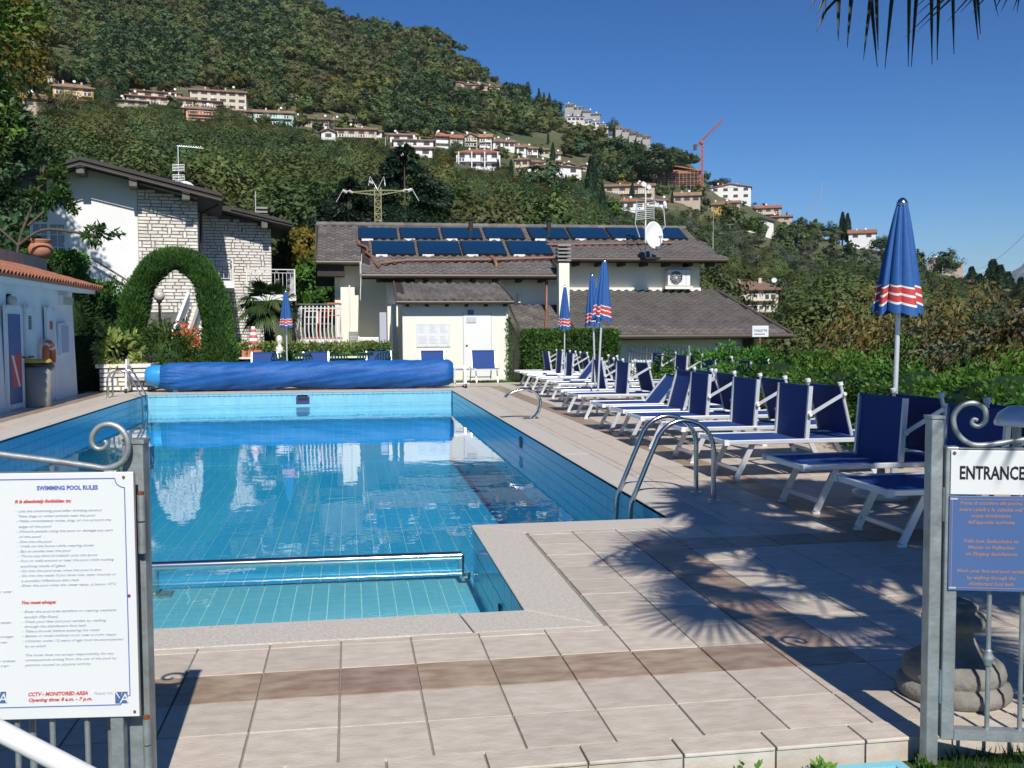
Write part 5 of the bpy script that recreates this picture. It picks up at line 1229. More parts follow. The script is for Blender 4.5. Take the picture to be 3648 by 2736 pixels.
# --- white slatted balcony of the annex on the left with orange chairs
BXl, BXr, BYf = X(1068, 1150, 31.8), X(1218, 1150, 31.8), 31.8
T = thing('slatted_balcony', 'white slatted balcony rail left of the cream pier', 'balcony', (BXl, BYf, 0))
bwid = BXr-BXl; zt3 = float(gy(1100, 1086, 31.8)[2]); zb3 = float(gy(1100, 1200, 31.8)[2])
M().box((0, 0, zb3-.32), (bwid, 1.8, zb3-.06)).obj('floor_slab', 'wall_white', T); M().box((-.02, -.02, zb3-.055), (bwid, 1.8, zb3-.02)).obj('floor_board', 'terracotta', T)
M().box((-.05, -.03, zt3), (bwid, .02, zt3+.04)).obj('hand_rail', 'grey_wood', T); M().box((0, -.02, zt3-.12), (bwid, .01, zt3-.09)).obj('rail', 'white_paint', T)
for k in range(11):
    x = .06+k*(bwid-.1)/10; q = M().tube([(x, -.05, zb3-.35), (x+.0, -.06, zb3-.1), (x-.03, -.10, zb3+.2), (x-.02, -.06, zb3+.6), (x, -.04, zt3-.08)], .024, 6).obj('baluster', 'white_paint', T); M().lathe([(0, -.035), (.033, 0), (0, .035)], 8).obj('knob', 'white_paint', q, loc=(x, -.04, zt3-.06))
for k in range(5):
    y = .1+k*.28; M().tube([(-.02, y, zb3-.3), (-.10, y, zb3-.1), (-.14, y, zb3+.25), (-.05, y, zt3-.3), (-.02, y, zt3-.05)], .02, 6).obj('side_baluster', 'white_paint', T)
for k in range(2): M().beam((.1+k*.7, .2, zb3-.33), (.1+k*.7, .2, -.1), .06, .06).obj('prop', 'gutter', T)
def pchair(lab, x, y, z, m):
    T = thing('plastic_chair', lab, 'chair', (x, y, z)); M().box((-.22, -.22, .42), (.22, .22, .45)).obj('seat', m, T)
    q = M(); q.beam((-.2, .22, .45), (-.2, .3, .85), .03, .03); q.beam((.2, .22, .45), (.2, .3, .85), .03, .03); q.beam((-.2, .3, .84), (.2, .3, .84), .05, .03); q.beam((-.2, .26, .65), (.2, .26, .65), .05, .02); q.obj('backrest', m, T)
    for sx_ in (-.19, .19):
        for sy_ in (-.19, .19): M().beam((sx_, sy_, 0), (sx_, sy_, .42), .03, .03).obj('leg', m, T)
pchair('orange folding chair behind the white balcony slats, left one', BXl+bwid*.60, 32.6, zb3-.02, 'orange'); pchair('orange folding chair behind the white balcony slats, right one', BXl+bwid*.8, 32.9, zb3+.25, 'orange')
pchair('white plastic chair behind the white balcony slats', BXl+bwid*.25, 32.5, zb3-.02, 'white_paint')
# --- obelisk, bust, globe lamp
p = gy(903, 1246, 29.8); T = thing('striped_obelisk', 'small red and white striped stepped obelisk behind the low hedge', 'ornament', (p[0], 29.8, float(p[2])-.1))
M().box((-.3, -.3, -.9), (.3, .3, .10)).obj('block', 'terracotta', T)
for k in range(8): r1 = .20-.018*k; M().lathe([(r1, .1+k*.085), (r1-.018, .185+k*.085), (0, .185+k*.085)], 6).obj('band', 'print_red' if k % 2 == 0 else 'canopy_white', T)
p = gy(996, 1245, 29.6); T = thing('garden_bust', 'small white garden bust beside the parasol pole', 'statue', (p[0], 29.6, float(p[2])-.05))
M().lathe([(.12, -1), (.12, 0), (.14, .02), (.13, .10), (.06, .16), (.045, .2), (.065, .24), (.085, .30), (.088, .36), (.07, .43), (.03, .46), (0, .465)], 20).obj('body', 'white_paint', T); M().box((-.015, -.10, .30), (.015, -.075, .35)).obj('nose', 'white_paint', T)
p = gy(567, 1055, 30.5); T = thing('globe_lamp', 'clear globe garden lamp on a dark post inside the hedge arch', 'garden lamp', (p[0], 30.5, 0)); zg = float(p[2])
M().tube([(0, 0, 0), (0, 0, zg-.42), (0, 0, zg-.18)], [.05, .035, .03], 10).obj('post', 'black', T); M().lathe([(.03, -.22), (.09, -.16), (.06, -.13)], 16).obj('holder', 'black', T, loc=(0, 0, zg)); M().lathe([(.05, -.15), (.12, -.11), (.155, -.03), (.16, .03), (.12, .11), (.05, .155), (0, .16)], 24).obj('globe', 'globe', T, loc=(0, 0, zg))
# --- planter pier with capstone, low stone walls
a = gz(398, 1385); T = thing('stone_planter', 'low stone planter pier with a pale cap left of the cover reel', 'planter', (-5.55, 25.8, 0))
M().box((-.55, 0, 0), (.62, 1.4, .60)).obj('core', 'mortar', T); M().box((-.62, -.06, .60), (.68, 1.46, .69)).obj('cap', 'stone', T)
stone_wall(T, 'planter', (-.55, -.002, .03), Vector((1, 0, 0)), .55, 1.17, h=.11, lmin=.2, lmax=.38); stone_wall(T, 'planter', (.622, 0, .03), Vector((0, 1, 0)), .55, 1.4, h=.11)
T = thing('low_stone_wall', 'low dark stone retaining wall beyond the changing cabin', 'wall', (-8.0, 26.6, 0)); M().box((0, 0, -.1), (1.9, .3, .42)).obj('core', 'mortar', T)
stone_wall(T, 'low', (0, -.002, -.05), Vector((1, 0, 0)), .46, 1.9, h=.11)
T = thing('low_stone_wall', 'low dry stone edging below the oleander behind the cover', 'wall', (-4.85, 28.3, 0)); M().box((0, 0, -.1), (2.6, .3, .30)).obj('core', 'mortar', T); stone_wall(T, 'low2', (0, -.002, -.05), Vector((1, 0, 0)), .34, 2.6, h=.11)
# --- grey railing, pale garden wall, toilets sign
y0_ = 21.5
T = thing('stair_railing', 'grey metal stair railing right of the rear loungers', 'railing', (0, 0, 0))
ra_ = [Vector((X(2240, 1240, 26), 26, 1.02)), Vector((X(2455, 1238, 20.5), 20.5, 1.10))]; 
M().beam(ra_[0], ra_[1], .04, .04).obj('top_rail', 'galvanised', T); M().beam(ra_[0]+Vector((0, 0, -.12)), ra_[1]+Vector((-.3, 0, -.22)), .03, .03).obj('lower_rail', 'galvanised', T)
for k in range(19): p = ra_[0].lerp(ra_[1], k/18); M().tube([p, Vector((p.x, p.y, -1.))], .011 if k % 6 else .022, 6).obj('baluster', 'galvanised', T)
gw = thing('garden_wall', 'pale yellow low garden wall below the annex, above the bright hedge', 'wall', (X(2250, 1310, 28.5), 28.5, 0))
L2_ = X(2740, 1300, 28.5)-X(2250, 1310, 28.5); M().box((0, 0, -2.6), (L2_, .2, float(gy(2500, 1288, 28.5)[2]))).obj('masonry', 'wall_cream', gw)
zt4 = float(gy(2500, 1288, 28.5)[2]); M().box((-.03, -.04, zt4), (L2_*.62, .24, zt4+.06)).obj('coping', 'white_paint', gw)
for k in range(26): M().box((.05+k*.085, -.06, zt4-.75), (.09+k*.085, -.001, zt4-.12)).obj('slat', 'wall_cream', gw)
T = thing('toilet_sign', 'small pale blue sign reading TOILETTE on a brown post', 'sign', (9.46, 22, -.8)); M().beam((0, .03, -.8), (0, .03, 2.1), .04, .04).obj('post', 'pipe_brown', T)
bevel(M().box((-.20, -.01, 2.09), (.20, .012, 2.35)).obj('plate', 'sign_white', T), .004)
M().box((-.205, .0125, 2.085), (.205, .016, 2.355)).obj('plate_edge', 'print_blue', T)
t_ = text(T, 'TOILETTE', .075, (0, -.0105, 2.21), TR, 'print_navy', 0, 'CENTER', bold=.002); M().box((-.13, -.0112, 2.145), (.11, -.0102, 2.165)).obj('arrow_print', 'print_navy', T)
M().prism([(-.13, -.0114, 2.14), (-.16, -.0114, 2.155), (-.13, -.0114, 2.17)], (0, .001, 0), None).obj('arrow_head_print', 'print_navy', T)
# white ceramic ornament / lamp hood behind right gate
T = thing('lamp_shade', 'grey white domed garden lamp at the right edge above the gate scroll', 'garden lamp', (4.40, 6.0, 0)); M().tube([(0, 0, 0), (0, 0, .85)], .03, 8).obj('post', 'galvanised', T); M().lathe([(.14, 0), (.145, .02), (.12, .08), (.06, .125), (0, .135)], 26).obj('shade', 'aluminium', T, loc=(0, 0, .84))
# ================================================================== VEGETATION CLOSE BY
def plant(name, label, cat, loc, group=None): return thing(name, label, cat, loc, 0, group)
def fol(T, P, D, size, asp, m, spread=1., nm='foliage', nb=None):
    return link(nm, leaves(P, size, asp, D, spread, m, nm, normal_bias=nb), T)
# --- thuja arch
T = plant('hedge_arch', 'tall clipped conifer hedge grown into an arch in front of the stone house', 'hedge', (0, 28, 0))
ctl = [(-5.78, -.1, .36), (-5.77, .9, .36), (-5.72, 1.8, .34), (-5.52, 2.6, .32), (-5.14, 3.15, .30), (-4.60, 3.42, .28), (-4.08, 3.22, .31), (-3.72, 2.65, .35), (-3.56, 1.8, .39), (-3.50, .9, .42), (-3.48, -.1, .42)]
cp = smoothp([(a, 0, b) for a, b, c in ctl], 6); cr_r = np.interp(np.linspace(0, 1, len(cp)), np.linspace(0, 1, len(ctl)), [c for _, _, c in ctl])
M().tube(cp, [r*.72 for r in cr_r], 12).obj('dark_core', 'leaf_dark', T)  # solid dark core tube behind the leaves
n = 46000; i = rng.integers(0, len(cp)-1, n); f = rng.uniform(0, 1, (n, 1)); C_ = np.array([tuple(c) for c in cp]); ctr = C_[i]*(1-f)+C_[i+1]*f; tg = unit(C_[i+1]-C_[i])
ra_n = unit(np.cross(tg, rng.normal(size=(n, 3)))); rr_n = cr_r[i][:, None]*(1-.30*rng.uniform(0, 1, (n, 1))**2)*(1+.07*np.sin(ctr[:, 2:3]*5+ra_n[:, :1]*4)+.06*np.sin(ctr[:, :1]*7+ra_n[:, 1:2]*6))
P = ctr+ra_n*rr_n*np.array([1, 1.35, 1]); Dd = ra_n*.55+np.array([0, 0, 1.0]); fol(T, P, Dd, .11, .2, 'leaf_thuja', .55)
def block(label, a, b, n, size, m, asp=.55, cat='hedge', name='clipped_hedge', skin=.14, core='leaf_dark', nbz=None):
    T = plant(name, label, cat, (a[0], a[1], a[2])); s = np.array(b)-np.array(a)
    M().box((.10, .10, 0), tuple(s-.10)).obj('dark_core', core, T)  # solid dark block filling the hedge behind its leaves
    P, D = boxpts((0, 0, 0), s, n, skin); fol(T, P, D*.8, size, asp, m, .9); return T
# left green block on the parapet level, ivy slope behind the cabin
block('clipped square green hedge block above the cabin roof corner', (-8.95, 29.5, 2.2), (-7.55, 31, 3.72), 7000, .09, 'leaf_hedge')
def hump(label, name, c, rad, n, size, m, asp=.5, k=60, cat='shrub', cl=.25, core=True, shell=.8, corem='leaf_dark', loc=None, group=None):
    T = plant(name, label, cat, (c[0], c[1], 0), group); cc = (0, 0, c[2])
    if core:
        q = bmesh.new(); bmesh.ops.create_icosphere(q, subdivisions=2, radius=1)
        for v in q.verts: v.co = Vector((v.co.x*rad[0]*.72, v.co.y*rad[1]*.72, c[2]+v.co.z*rad[2]*.72))*1.0+Vector([random.uniform(-.05, .05)*min(rad) for _ in range(3)])
        me = bpy.data.meshes.new('dark_core'); q.to_mesh(me); q.free(); me.materials.append(MATS[corem]); link('dark_core', me, T)  # solid dark core filling the shrub behind its leaves
    P, D = clumps(cc, rad, k, n, cl, shell); fol(T, P, D, size, asp, m, .9); return T
hump('ivy covered slope dropping from the hedge block towards the arch', 'ivy_bank', (-7.1, 31, 1.4), (1.3, .8, 1.5), 9000, .10, 'leaf_hedge', .6, 80)
hump('bright green climbing shrub along the stair wall left of the arch', 'climbing_shrub', (-7.5, 31.5, 2.35), (.75, .6, .7), 4500, .10, 'leaf_bright', .6, 40)
hump('dark green shrub behind the hedge arch leg', 'shrub', (-6.55, 29.6, 1.3), (.75, .7, 1.3), 6500, .09, 'leaf_ivy', .6, 60)
hump('dark conifer in shade between cabin and arch', 'conifer', (-7.7, 28.6, 1.3), (.9, .8, 1.5), 6000, .12, 'leaf_dark', .3, 60)
block('dark clipped hedge in shade directly beyond the changing cabin', (-7.9, 26.3, 0), (-6.0, 27.2, 1.32), 6000, .07, 'leaf_dark')
hump('rounded green shrub at the foot of the arch, left side', 'shrub', (-6.0, 27.3, .85), (.7, .6, .55), 5000, .08, 'leaf_ivy', .5, 50)
hump('oleander bush with long leaves in front of the arch opening', 'oleander', (-4.75, 27.3, .75), (.75, .55, .85), 3800, .17, 'leaf_ivy', .2, 60, core=True, cl=.35)
hump('small oleander with thin leaves right of the larger one', 'oleander', (-4.05, 27.6, .45), (.55, .4, .55), 1800, .15, 'leaf_ivy', .2, 40, cl=.4)
hump('orange flowered bush behind the oleander', 'flowering_bush', (-4.55, 29.2, 1.0), (.5, .35, .65), 1300, .12, 'petal', .5, 40, core=False)
T = hump('variegated yellow green shrub on the stone planter', 'variegated_shrub', (-5.75, 26.2, 1.05), (.48, .4, .50), 700, .19, 'leaf_varieg', .42, 34, core=False, cl=.3)
M().tube([(0, 0, .6), (.03, 0, .9), (.02, .02, 1.3)], [.03, .02, .01], 6).obj('stem', 'bark', T)
hump('small grey herb tuft on the planter edge', 'herb', (-5.15, 26.3, .8), (.28, .22, .14), 500, .08, 'leaf_olive', .25, 20, core=False)
hump('round dark shrub right of the arch by the stone wing', 'shrub', (-3.0, 30.3, .75), (.45, .4, .5), 2200, .07, 'leaf_dark', .5, 30)
T = block('low yellow green hedge with pale leaf tips behind the white table', (-3.35, 29.55, .0), (1.15, 30.0, 1.02), 5200, .10, 'leaf_hedge', asp=.45)
P, D = boxpts((0, 0, .93), (4.5, .45, 1.07), 1500, .1); fol(T, P, D, .12, .4, 'leaf_varieg', .9, 'pale_tips')
block('dense clipped hedge behind the farthest loungers, right of the shed', (4.95, 27.6, -.1), (7.6, 28.6, 1.42), 11000, .085, 'leaf_hedge')
T = plant('climber', 'thin climbing plant up the corner of the white shed', 'climbing plant', (4.86, 30.4, 0)); P = np.stack([rng.normal(0, .05, 300), rng.normal(-.02, .04, 300), rng.uniform(0, 1.9, 300)], 1); fol(T, P, None, .07, .6, 'leaf_hedge', 1)
# bright laurel hedge along the loungers: several bushes
bl = [(7.3, 22.2, .62), (7.5, 20.3, .70), (7.1, 18.3, .72), (6.9, 16.2, .72), (6.8, 14.3, .70), (6.6, 12.6, .74), (6.5, 11.0, .76), (6.4, 9.4, .78), (6.6, 7.9, .78), (7.2, 6.6, .76), (8.0, 5.6, .74)]
for i_, (x, y, h) in enumerate(bl):
    near_ = y < 13
    hump('bright green laurel bush, '+['farthest of the row behind the loungers', 'next to the toilets sign', 'third from the far end of the hedge row', 'behind the reclined lounger', 'left of the large parasol, mid row', 'two bushes left of the large parasol pole', 'just left of the large parasol pole', 'right behind the large parasol pole', 'right of the large parasol pole', 'behind the right gate scroll', 'at the right edge of the picture'][i_],
         'laurel_bush', (x+.35, y, h*.62), (1.0, 1.25, h*.92), 8500 if near_ else 4200, .062 if near_ else .085, 'leaf_bright' if i_ in (1, 2, 7, 8) else 'leaf_hedge', .5, 70, 'bush', cl=.22, group='laurel bushes forming the hedge behind the loungers')
# autumn coloured trees beyond the hedge
at = [(10.0, 17.3, .75, 1.4, 1.25), (9.0, 15.0, 1.05, 1.35, 1.25), (9.7, 14.3, 1.0, 1.35, 1.2), (9.9, 13.2, .95, 1.35, 1.3), (10.0, 12.3, .75, 1.2, 1.15), (9.6, 11.0, .65, 1.1, 1.1), (11.9, 20.5, .45, 1.6, 1.2)]
for i_, (x, y, z, r_, hh_) in enumerate(at):
    T = plant('persimmon_tree', 'young tree with reddish yellow drooping leaves, '+['behind the hedge left of the parasol', 'directly left of the large parasol', 'directly right of the large parasol', 'tallest one right of the large parasol', 'above the right gate post', 'at the right edge of the frame', 'farthest one near the toilets sign'][i_], 'tree', (x, y, -1.5), 'autumn coloured young trees beyond the hedge')
    M().tube([(0, 0, 0), (.05, .03, 1.0), (.0, .05, z+1.9)], [.06, .04, .015], 7).obj('trunk', 'bark', T)
    for k in range(7):
        a = random.uniform(0, 6.28); zb_ = .7+random.uniform(0, z+.6); L = random.uniform(.5, 1.1)
        p1 = Vector((L*.6*math.cos(a), L*.6*math.sin(a), zb_+L*.5)); p2 = Vector((L*math.cos(a), L*math.sin(a), zb_+L*1.0)); M().tube([(0, 0, zb_), p1, p2], [.02, .012, .005], 5).obj('limb', 'bark', T)
    P, D = clumps((0, 0, z+1.5), (r_, r_, hh_), 60, 3200, .20, .5); D = D*.5+np.array([0, 0, -.9]); fol(T, P, D, .115, .36, 'leaf_autumn', .6)
    P, D = clumps((0, 0, z+1.1), (r_, r_, hh_*.9), 44, 2600, .25, .5); fol(T, P, D*.5+np.array([0, 0, -.5]), .11, .4, 'leaf_olive', .6, 'green_foliage')
# --- fan palms
def fan_leaf(mb, base, direc, L=.55, nseg=26, spread=2.5, droop=.35, m='leaf_palm', petiole=.7, width=.032, up=None, pm=None):
    """petiole from base along direc, then a fan of folded segments"""
    base = Vector(base); d = Vector(direc).normalized(); side = d.cross(Vector((0, 0, 1))); side = side.normalized() if side.length > .01 else Vector((1, 0, 0)); nrm_ = side.cross(d).normalized()
    p1 = base+d*petiole*.5+Vector((0, 0, .04)); hub = base+d*petiole+Vector((0, 0, -.10*petiole))
    mb.tube([base, p1, hub], [.014, .010, .008], 5, m)
    d2 = (hub-p1).normalized(); nr = side.cross(d2).normalized()
    for k in range(nseg):
        a = -spread/2*1.0+spread*k/(nseg-1); a *= 1.0
        u = d2*math.cos(a)+side*math.sin(a); Ls = L*(1-.28*abs(a/(spread/2))**2)*random.uniform(.93, 1.05)
        w = width*random.uniform(.85, 1.1); s_ = u.cross(nr).normalized()
        prev = None; pts = []; dr = droop*random.uniform(.6, 1.5)
        for t, ww in ((.06, .35), (.3, .85), (.58, 1.0), (.8, .6), (1., .04)):
            c = hub+u*(Ls*t)+Vector((0, 0, -dr*Ls*max(0, t-.35)**1.6*1.6)); pts.append((c-s_*w*ww, c+nr*w*.25*ww, c+s_*w*ww))
        vs = [p for tri in pts for p in tri]; fs = []
        for j in range(4):
            for q_ in (0, 1): fs.append((3*j+q_, 3*j+q_+1, 3*j+3+q_+1, 3*j+3+q_))
        mb.add(vs, fs, m)
def palm(label, loc, h, n, L, m, seed, trunk_r=.11, pet=.6, lo=-.5, nseg=26, width=.03, az_rng=None, extra=()):
    random.seed(seed); T = plant('fan_palm', label, 'palm tree', loc)
    tr_ = M().tube([(0, 0, 0), (.02, .01, h*.5), (0, 0, h)], [trunk_r*1.15, trunk_r, trunk_r*1.1], 14).obj('trunk', 'palm_bark', T)
    P = np.stack([trunk_r*1.1*np.cos(t_ := rng.uniform(0, 6.28, 900)), trunk_r*1.1*np.sin(t_), rng.uniform(0, h, 900)], 1); D = np.stack([np.cos(t_), np.sin(t_), .8+0*t_], 1); fol(tr_, P, D, .09, .25, 'palm_bark', .4, 'fibres')
    for k in range(n):
        a = 2.4*k+random.uniform(-.2, .2); e = lo+(1.25-lo)*(k/(n-1))**.9
        d = (math.cos(a)*math.cos(e), math.sin(a)*math.cos(e), math.sin(e)); mb = M(); fan_leaf(mb, (0, 0, h-.05), d, L, nseg, 2.9 if seed != 11 else 3.3, (.55 if e < .6 else .25) if seed != 11 else .10, m, pet, width); mb.obj('frond', parent=T)
    for (a, e, pt, Lx, dro) in extra:
        d = (math.cos(a)*math.cos(e), math.sin(a)*math.cos(e), math.sin(e)); mb = M(); fan_leaf(mb, (0, 0, h-.05), d, Lx, nseg, 2.9, dro, m, pt, width); mb.obj('frond', parent=T)
    return T
palm('fan palm with drooping fronds in front of the stone wing', (-2.45, 31.2, 0), 2.30, 22, .60, 'leaf_palm', 3, .14, .55, -.55)
palm('fan palm beside the entrance whose hanging leaf tips show at the top right', (2.85, 2.15, -.12), 3.25, 25, .62, 'leaf_palm_backlit', 11, .12, .85, -.3, 24, .019)
palm('taller fan palm behind the photographer shading the nearest loungers', (4.1, 2.25, -.12), 4.75, 54, .78, 'leaf_palm_backlit', 12, .13, 1.0, -.5, 28, .045)
# two fronds of the near palm hanging into view
T = plant('palm_frond_cluster', 'hanging fan palm fronds with pointed leaf tips at the top right edge', 'palm frond', (3.0, 3.3, 3.2))
def hang(px, ptip, Y, w=.020, split=0., top=-260, yellow=False):
    """one leaf segment hanging from above the frame down to its tip"""
    pass
hub = Vector(gy(3290, -330, 3.45)); o0 = Vector((3.0, 3.3, 3.2))
tips = [(2885, 40, 2925, -60), (2905, 62, 2950, -40), (2935, 72, 2945, -60), (2908, 116, 2940, 40), (2986, 146, 2988, -40), (3018, 170, 3036, -50), (3076, 212, 3108, -60), (3125, 240, 3100, -40), (3152, 245, 3185, -80), (3128, 180, 3120, -60),
        (3235, 238, 3240, -80), (3246, 240, 3270, -80), (3320, 230, 3318, -80), (3338, 216, 3346, -80), (3398, 195, 3394, -80), (3484, 143, 3465, -80), (3492, 122, 3478, -80), (3556, 58, 3530, -60), (3541, 40, 3600, -70), (3565, 42, 3620, -70), (3608, 38, 3650, -70), (3622, 45, 3640, -60)]
for i_, (tx, ty, bx_, by_) in enumerate(tips):
    Yd = 3.30+.012*i_+random.uniform(-.08, .08); tip = Vector(gy(tx, ty, Yd)); mid = Vector(gy(bx_, by_, Yd+.01)); w = (.0075 if tx < 2950 or tx > 3500 else .0125)
    q = M(); pts = []
    for t, ww in ((0, .9), (.35, 1.0), (.62, 1.0), (.85, .55), (1., .06)):
        c = hub.lerp(mid, min(1, t/.62)) if t <= .62 else mid.lerp(tip, (t-.62)/.38); c = Vector(c)-o0
        s_ = Vector((1, .3, 0)).normalized(); pts.append((c-s_*w*ww, c+Vector((0, -.3*w, 0)), c+s_*w*ww))
    vs = [p for tri in pts for p in tri]; fs = [(3*j+k, 3*j+k+1, 3*j+4+k, 3*j+3+k) for j in range(4) for k in (0, 1)]
    q.add(vs, fs).obj('leaf_segment', 'leaf_palm_backlit', T)
M().tube([hub-o0, Vector((3.45, 2.8, 3.45))-o0, Vector((3.0, 2.15, 3.12))-o0], [.009, .011, .014], 7).obj('stalk', 'leaf_palm_backlit', T)
random.seed(5)
# --- tree at the top left edge, dark tree by the house
T = plant('chestnut_tree', 'tall tree with yellow green leaves at the upper left edge', 'tree', (-11.0, 30, 0))
M().tube([(0, 0, 0), (.1, 0, 4.5), (-.1, .1, 11)], [.26, .2, .06], 9).obj('trunk', 'bark', T)
for k in range(8): a = random.uniform(0, 6.28); z = 5+k*.8; L = random.uniform(1.2, 2.1); M().tube([(0, 0, z), (L*.6*math.cos(a), L*.6*math.sin(a), z+.4), (L*math.cos(a), L*math.sin(a), z+.9)], [.07, .04, .015], 6).obj('limb', 'bark', T)
P, D = clumps((0, 0, 10.2), (2.5, 2.2, 3.0), 90, 11000, .24, .7); fol(T, P, D*.6+np.array([0, 0, -.3]), .2, .45, 'leaf_yellow', .7)
P, D = clumps((0, 0, 9.4), (2.3, 2.1, 3.0), 70, 9000, .26, .6); fol(T, P, D, .2, .45, 'leaf_hedge', .8, 'green_foliage')
P, D = clumps((-.1, 0, 6.9), (2.1, 1.6, 1.4), 50, 6000, .26, .6); fol(T, P, D, .19, .45, 'leaf_dark', .8, 'lower_foliage')
T = plant('magnolia_tree', 'dark leaved tree with spreading branches in front of the white gable wall', 'tree', (-8.5, 27.2, 2.2))
brs = [[(0, 0, 0), (.2, 0, 1.5), (.45, .1, 2.3)], [(.2, 0, 1.5), (.8, 0, 1.9), (1.6, .1, 1.85), (2.2, 0, 1.75)], [(.45, .1, 2.3), (.75, 0, 3.0), (.95, 0, 3.8)], [(.2, 0, 1.5), (-.5, 0, 2.2), (-1.0, 0, 2.9)], [(.45, 0, 2.0), (1.2, 0, 2.7), (1.5, 0, 3.1)]]
for b in brs: M().tube(smoothp(b), .035, 6).obj('limb', 'bark', T)
for (cc, rad, n) in (((2.05, 0, 1.85), (.5, .4, .25), 300), ((1.05, 0, 2.65), (.45, .4, .3), 300), ((1.2, 0, 3.05), (.42, .35, .55), 420), ((.95, 0, 3.9), (.35, .3, .35), 240), ((1.45, 0, 2.6), (.35, .3, .3), 200), ((-.1, 0, 2.9), (.6, .5, .5), 700), ((-.9, 0, 2.7), (.8, .6, .8), 1400), ((-1.3, 0, 1.6), (.8, .6, .7), 1300)):
    P, D = clumps(cc, rad, 14, n, .35, .5); fol(T, P, D*.6+np.array([0, 0, -.2]), .16, .4, 'leaf_dark' if cc[0] < 1 else 'leaf_ivy', .8)
hump('dense dark shrub on the terrace left of the urn', 'shrub', (-9.6, 25.5, 3.3), (1.3, .9, .7), 5000, .09, 'leaf_dark', .5, 50)
# grass strip and weeds at the right foot of the step
n = 9000; P = np.stack([rng.uniform(2.0, 4.4, n), rng.uniform(2.3, 3.27, n), np.full(n, -.09)], 1); P = P[~((P[:, 0] > 2.02) & (P[:, 0] < 2.06))]
T = tag(link('grass_blades', leaves(P, .05, .10, np.array([[0, 0, 1.]]), .5, 'leaf_grass', 'grass_blades')), 'short dark grass at the foot of the step below the right gate', 'grass', kind='stuff')
n = 14000; P = np.stack([rng.uniform(-3.5, 7, n), rng.uniform(27.75, 30.4, n), np.full(n, -.09)], 1)
tag(link('lawn_blades', leaves(P, .06, .14, np.array([[0, 0, 1.]]), .5, 'leaf_bright', 'lawn_blades')), 'strip of bright lawn between the paving and the shed', 'grass', kind='stuff')
for i_, (x, y, nn_) in enumerate(((1.62, 3.20, 60), (1.98, 3.12, 160), (1.35, 3.22, 14))):
    T = plant('weed', ['small weed growing against the step above the foot bath', 'leafy weed at the corner of the foot bath', 'tiny sprout below the step'][i_], 'weed', (x, y, -.085)); P, D = clumps((0, 0, .03), (.05, .05, .04), 8, nn_, .4, .5); fol(T, P, D+np.array([0, 0, .4]), .03, .5, 'leaf_bright', .8)
# tall conifers and trees just beyond the annex and the house
def spruce(label, px, py_top, py_base, Y, m='leaf_conifer', n=5000, wpx=None, cat='conifer', droop=-.2, group=None):
    d = ray(px, py_top); t = Y/d[1]; top = CAM+d*t; x = top[0]; zb_ = float(gy(px, py_base, Y)[2]); h = top[2]-zb_; w = (wpx or 100)*Y/F0/2
    T = plant('conifer_tree', label, cat, (x, Y, zb_), group); M().tube([(0, 0, -2), (0, 0, h*.85)], [.16, .02], 8).obj('trunk', 'bark', T)
    nb_ = 90; pts = []; ds_ = []
    for k in range(nb_):
        f = (k+.5)/nb_; z = h*f; L = w*(1-f)**.75*random.uniform(.7, 1.1)+.1; a = random.uniform(0, 6.28)
        m_ = n//nb_+40; t_ = rng.uniform(.1, 1, m_)**.7; lat = rng.normal(0, .10, m_)*L
        pts.append(np.stack([L*t_*math.cos(a)-lat*math.sin(a), L*t_*math.sin(a)+lat*math.cos(a), z+L*(.15*t_-.35*t_*t_)+rng.normal(0, .06, m_)], 1)); ds_.append(np.tile([math.cos(a), math.sin(a), droop], (m_, 1)))
    P = np.concatenate(pts); D = np.concatenate(ds_); fol(T, P, D, .26, .4, m, .8, 'crown'); return T
spruce('large blue grey cedar with drooping limbs behind the lattice pylon', 1440, 520, 850, 62, 'leaf_conifer', 14000, 560)
spruce('dark cedar left of the lattice pylon', 1240, 640, 860, 60, 'leaf_conifer', 9000, 380)
def roundtree(label, px, py_top, py_base, Y, wpx, m, n=4500, size=None, group=None, k=60, cat='tree', name='broadleaf_tree'):
    top = gy(px, py_top, Y); zb_ = float(gy(px, py_base, Y)[2]); gzz = float(ground_z(top[0], Y)); h = top[2]-gzz; w = wpx*Y/F0/2; ch_ = (top[2]-zb_)
    T = plant(name, label, cat, (top[0], Y, gzz), group); M().tube([(0, 0, -.5), (.1, 0, h*.5), (0, 0, h*.85)], [.05*h**.5+.04, .04*h**.5, .02], 7).obj('trunk', 'bark', T)
    P, D = clumps((0, 0, h-ch_/2), (w, w, ch_/2), k, n, .26, .72, flat=-.75); link('crown', crown_faces(P, D, (size or max(.14, Y*.0035))*1.3, m), T); return T
roundtree('yellowish green tree between the stone house and the annex', 1090, 770, 1020, 46, 130, 'leaf_yellow', 5000)
roundtree('dark green tree behind the slatted balcony', 1130, 900, 1180, 44, 170, 'leaf_hedge', 5500)
roundtree('dark tree just behind the stone wing roof', 1040, 800, 1150, 47, 150, 'leaf_dark', 5000)
roundtree('olive green tree just behind the annex ridge, right of the pylon', 1620, 700, 830, 75, 260, 'leaf_forest', 5000)
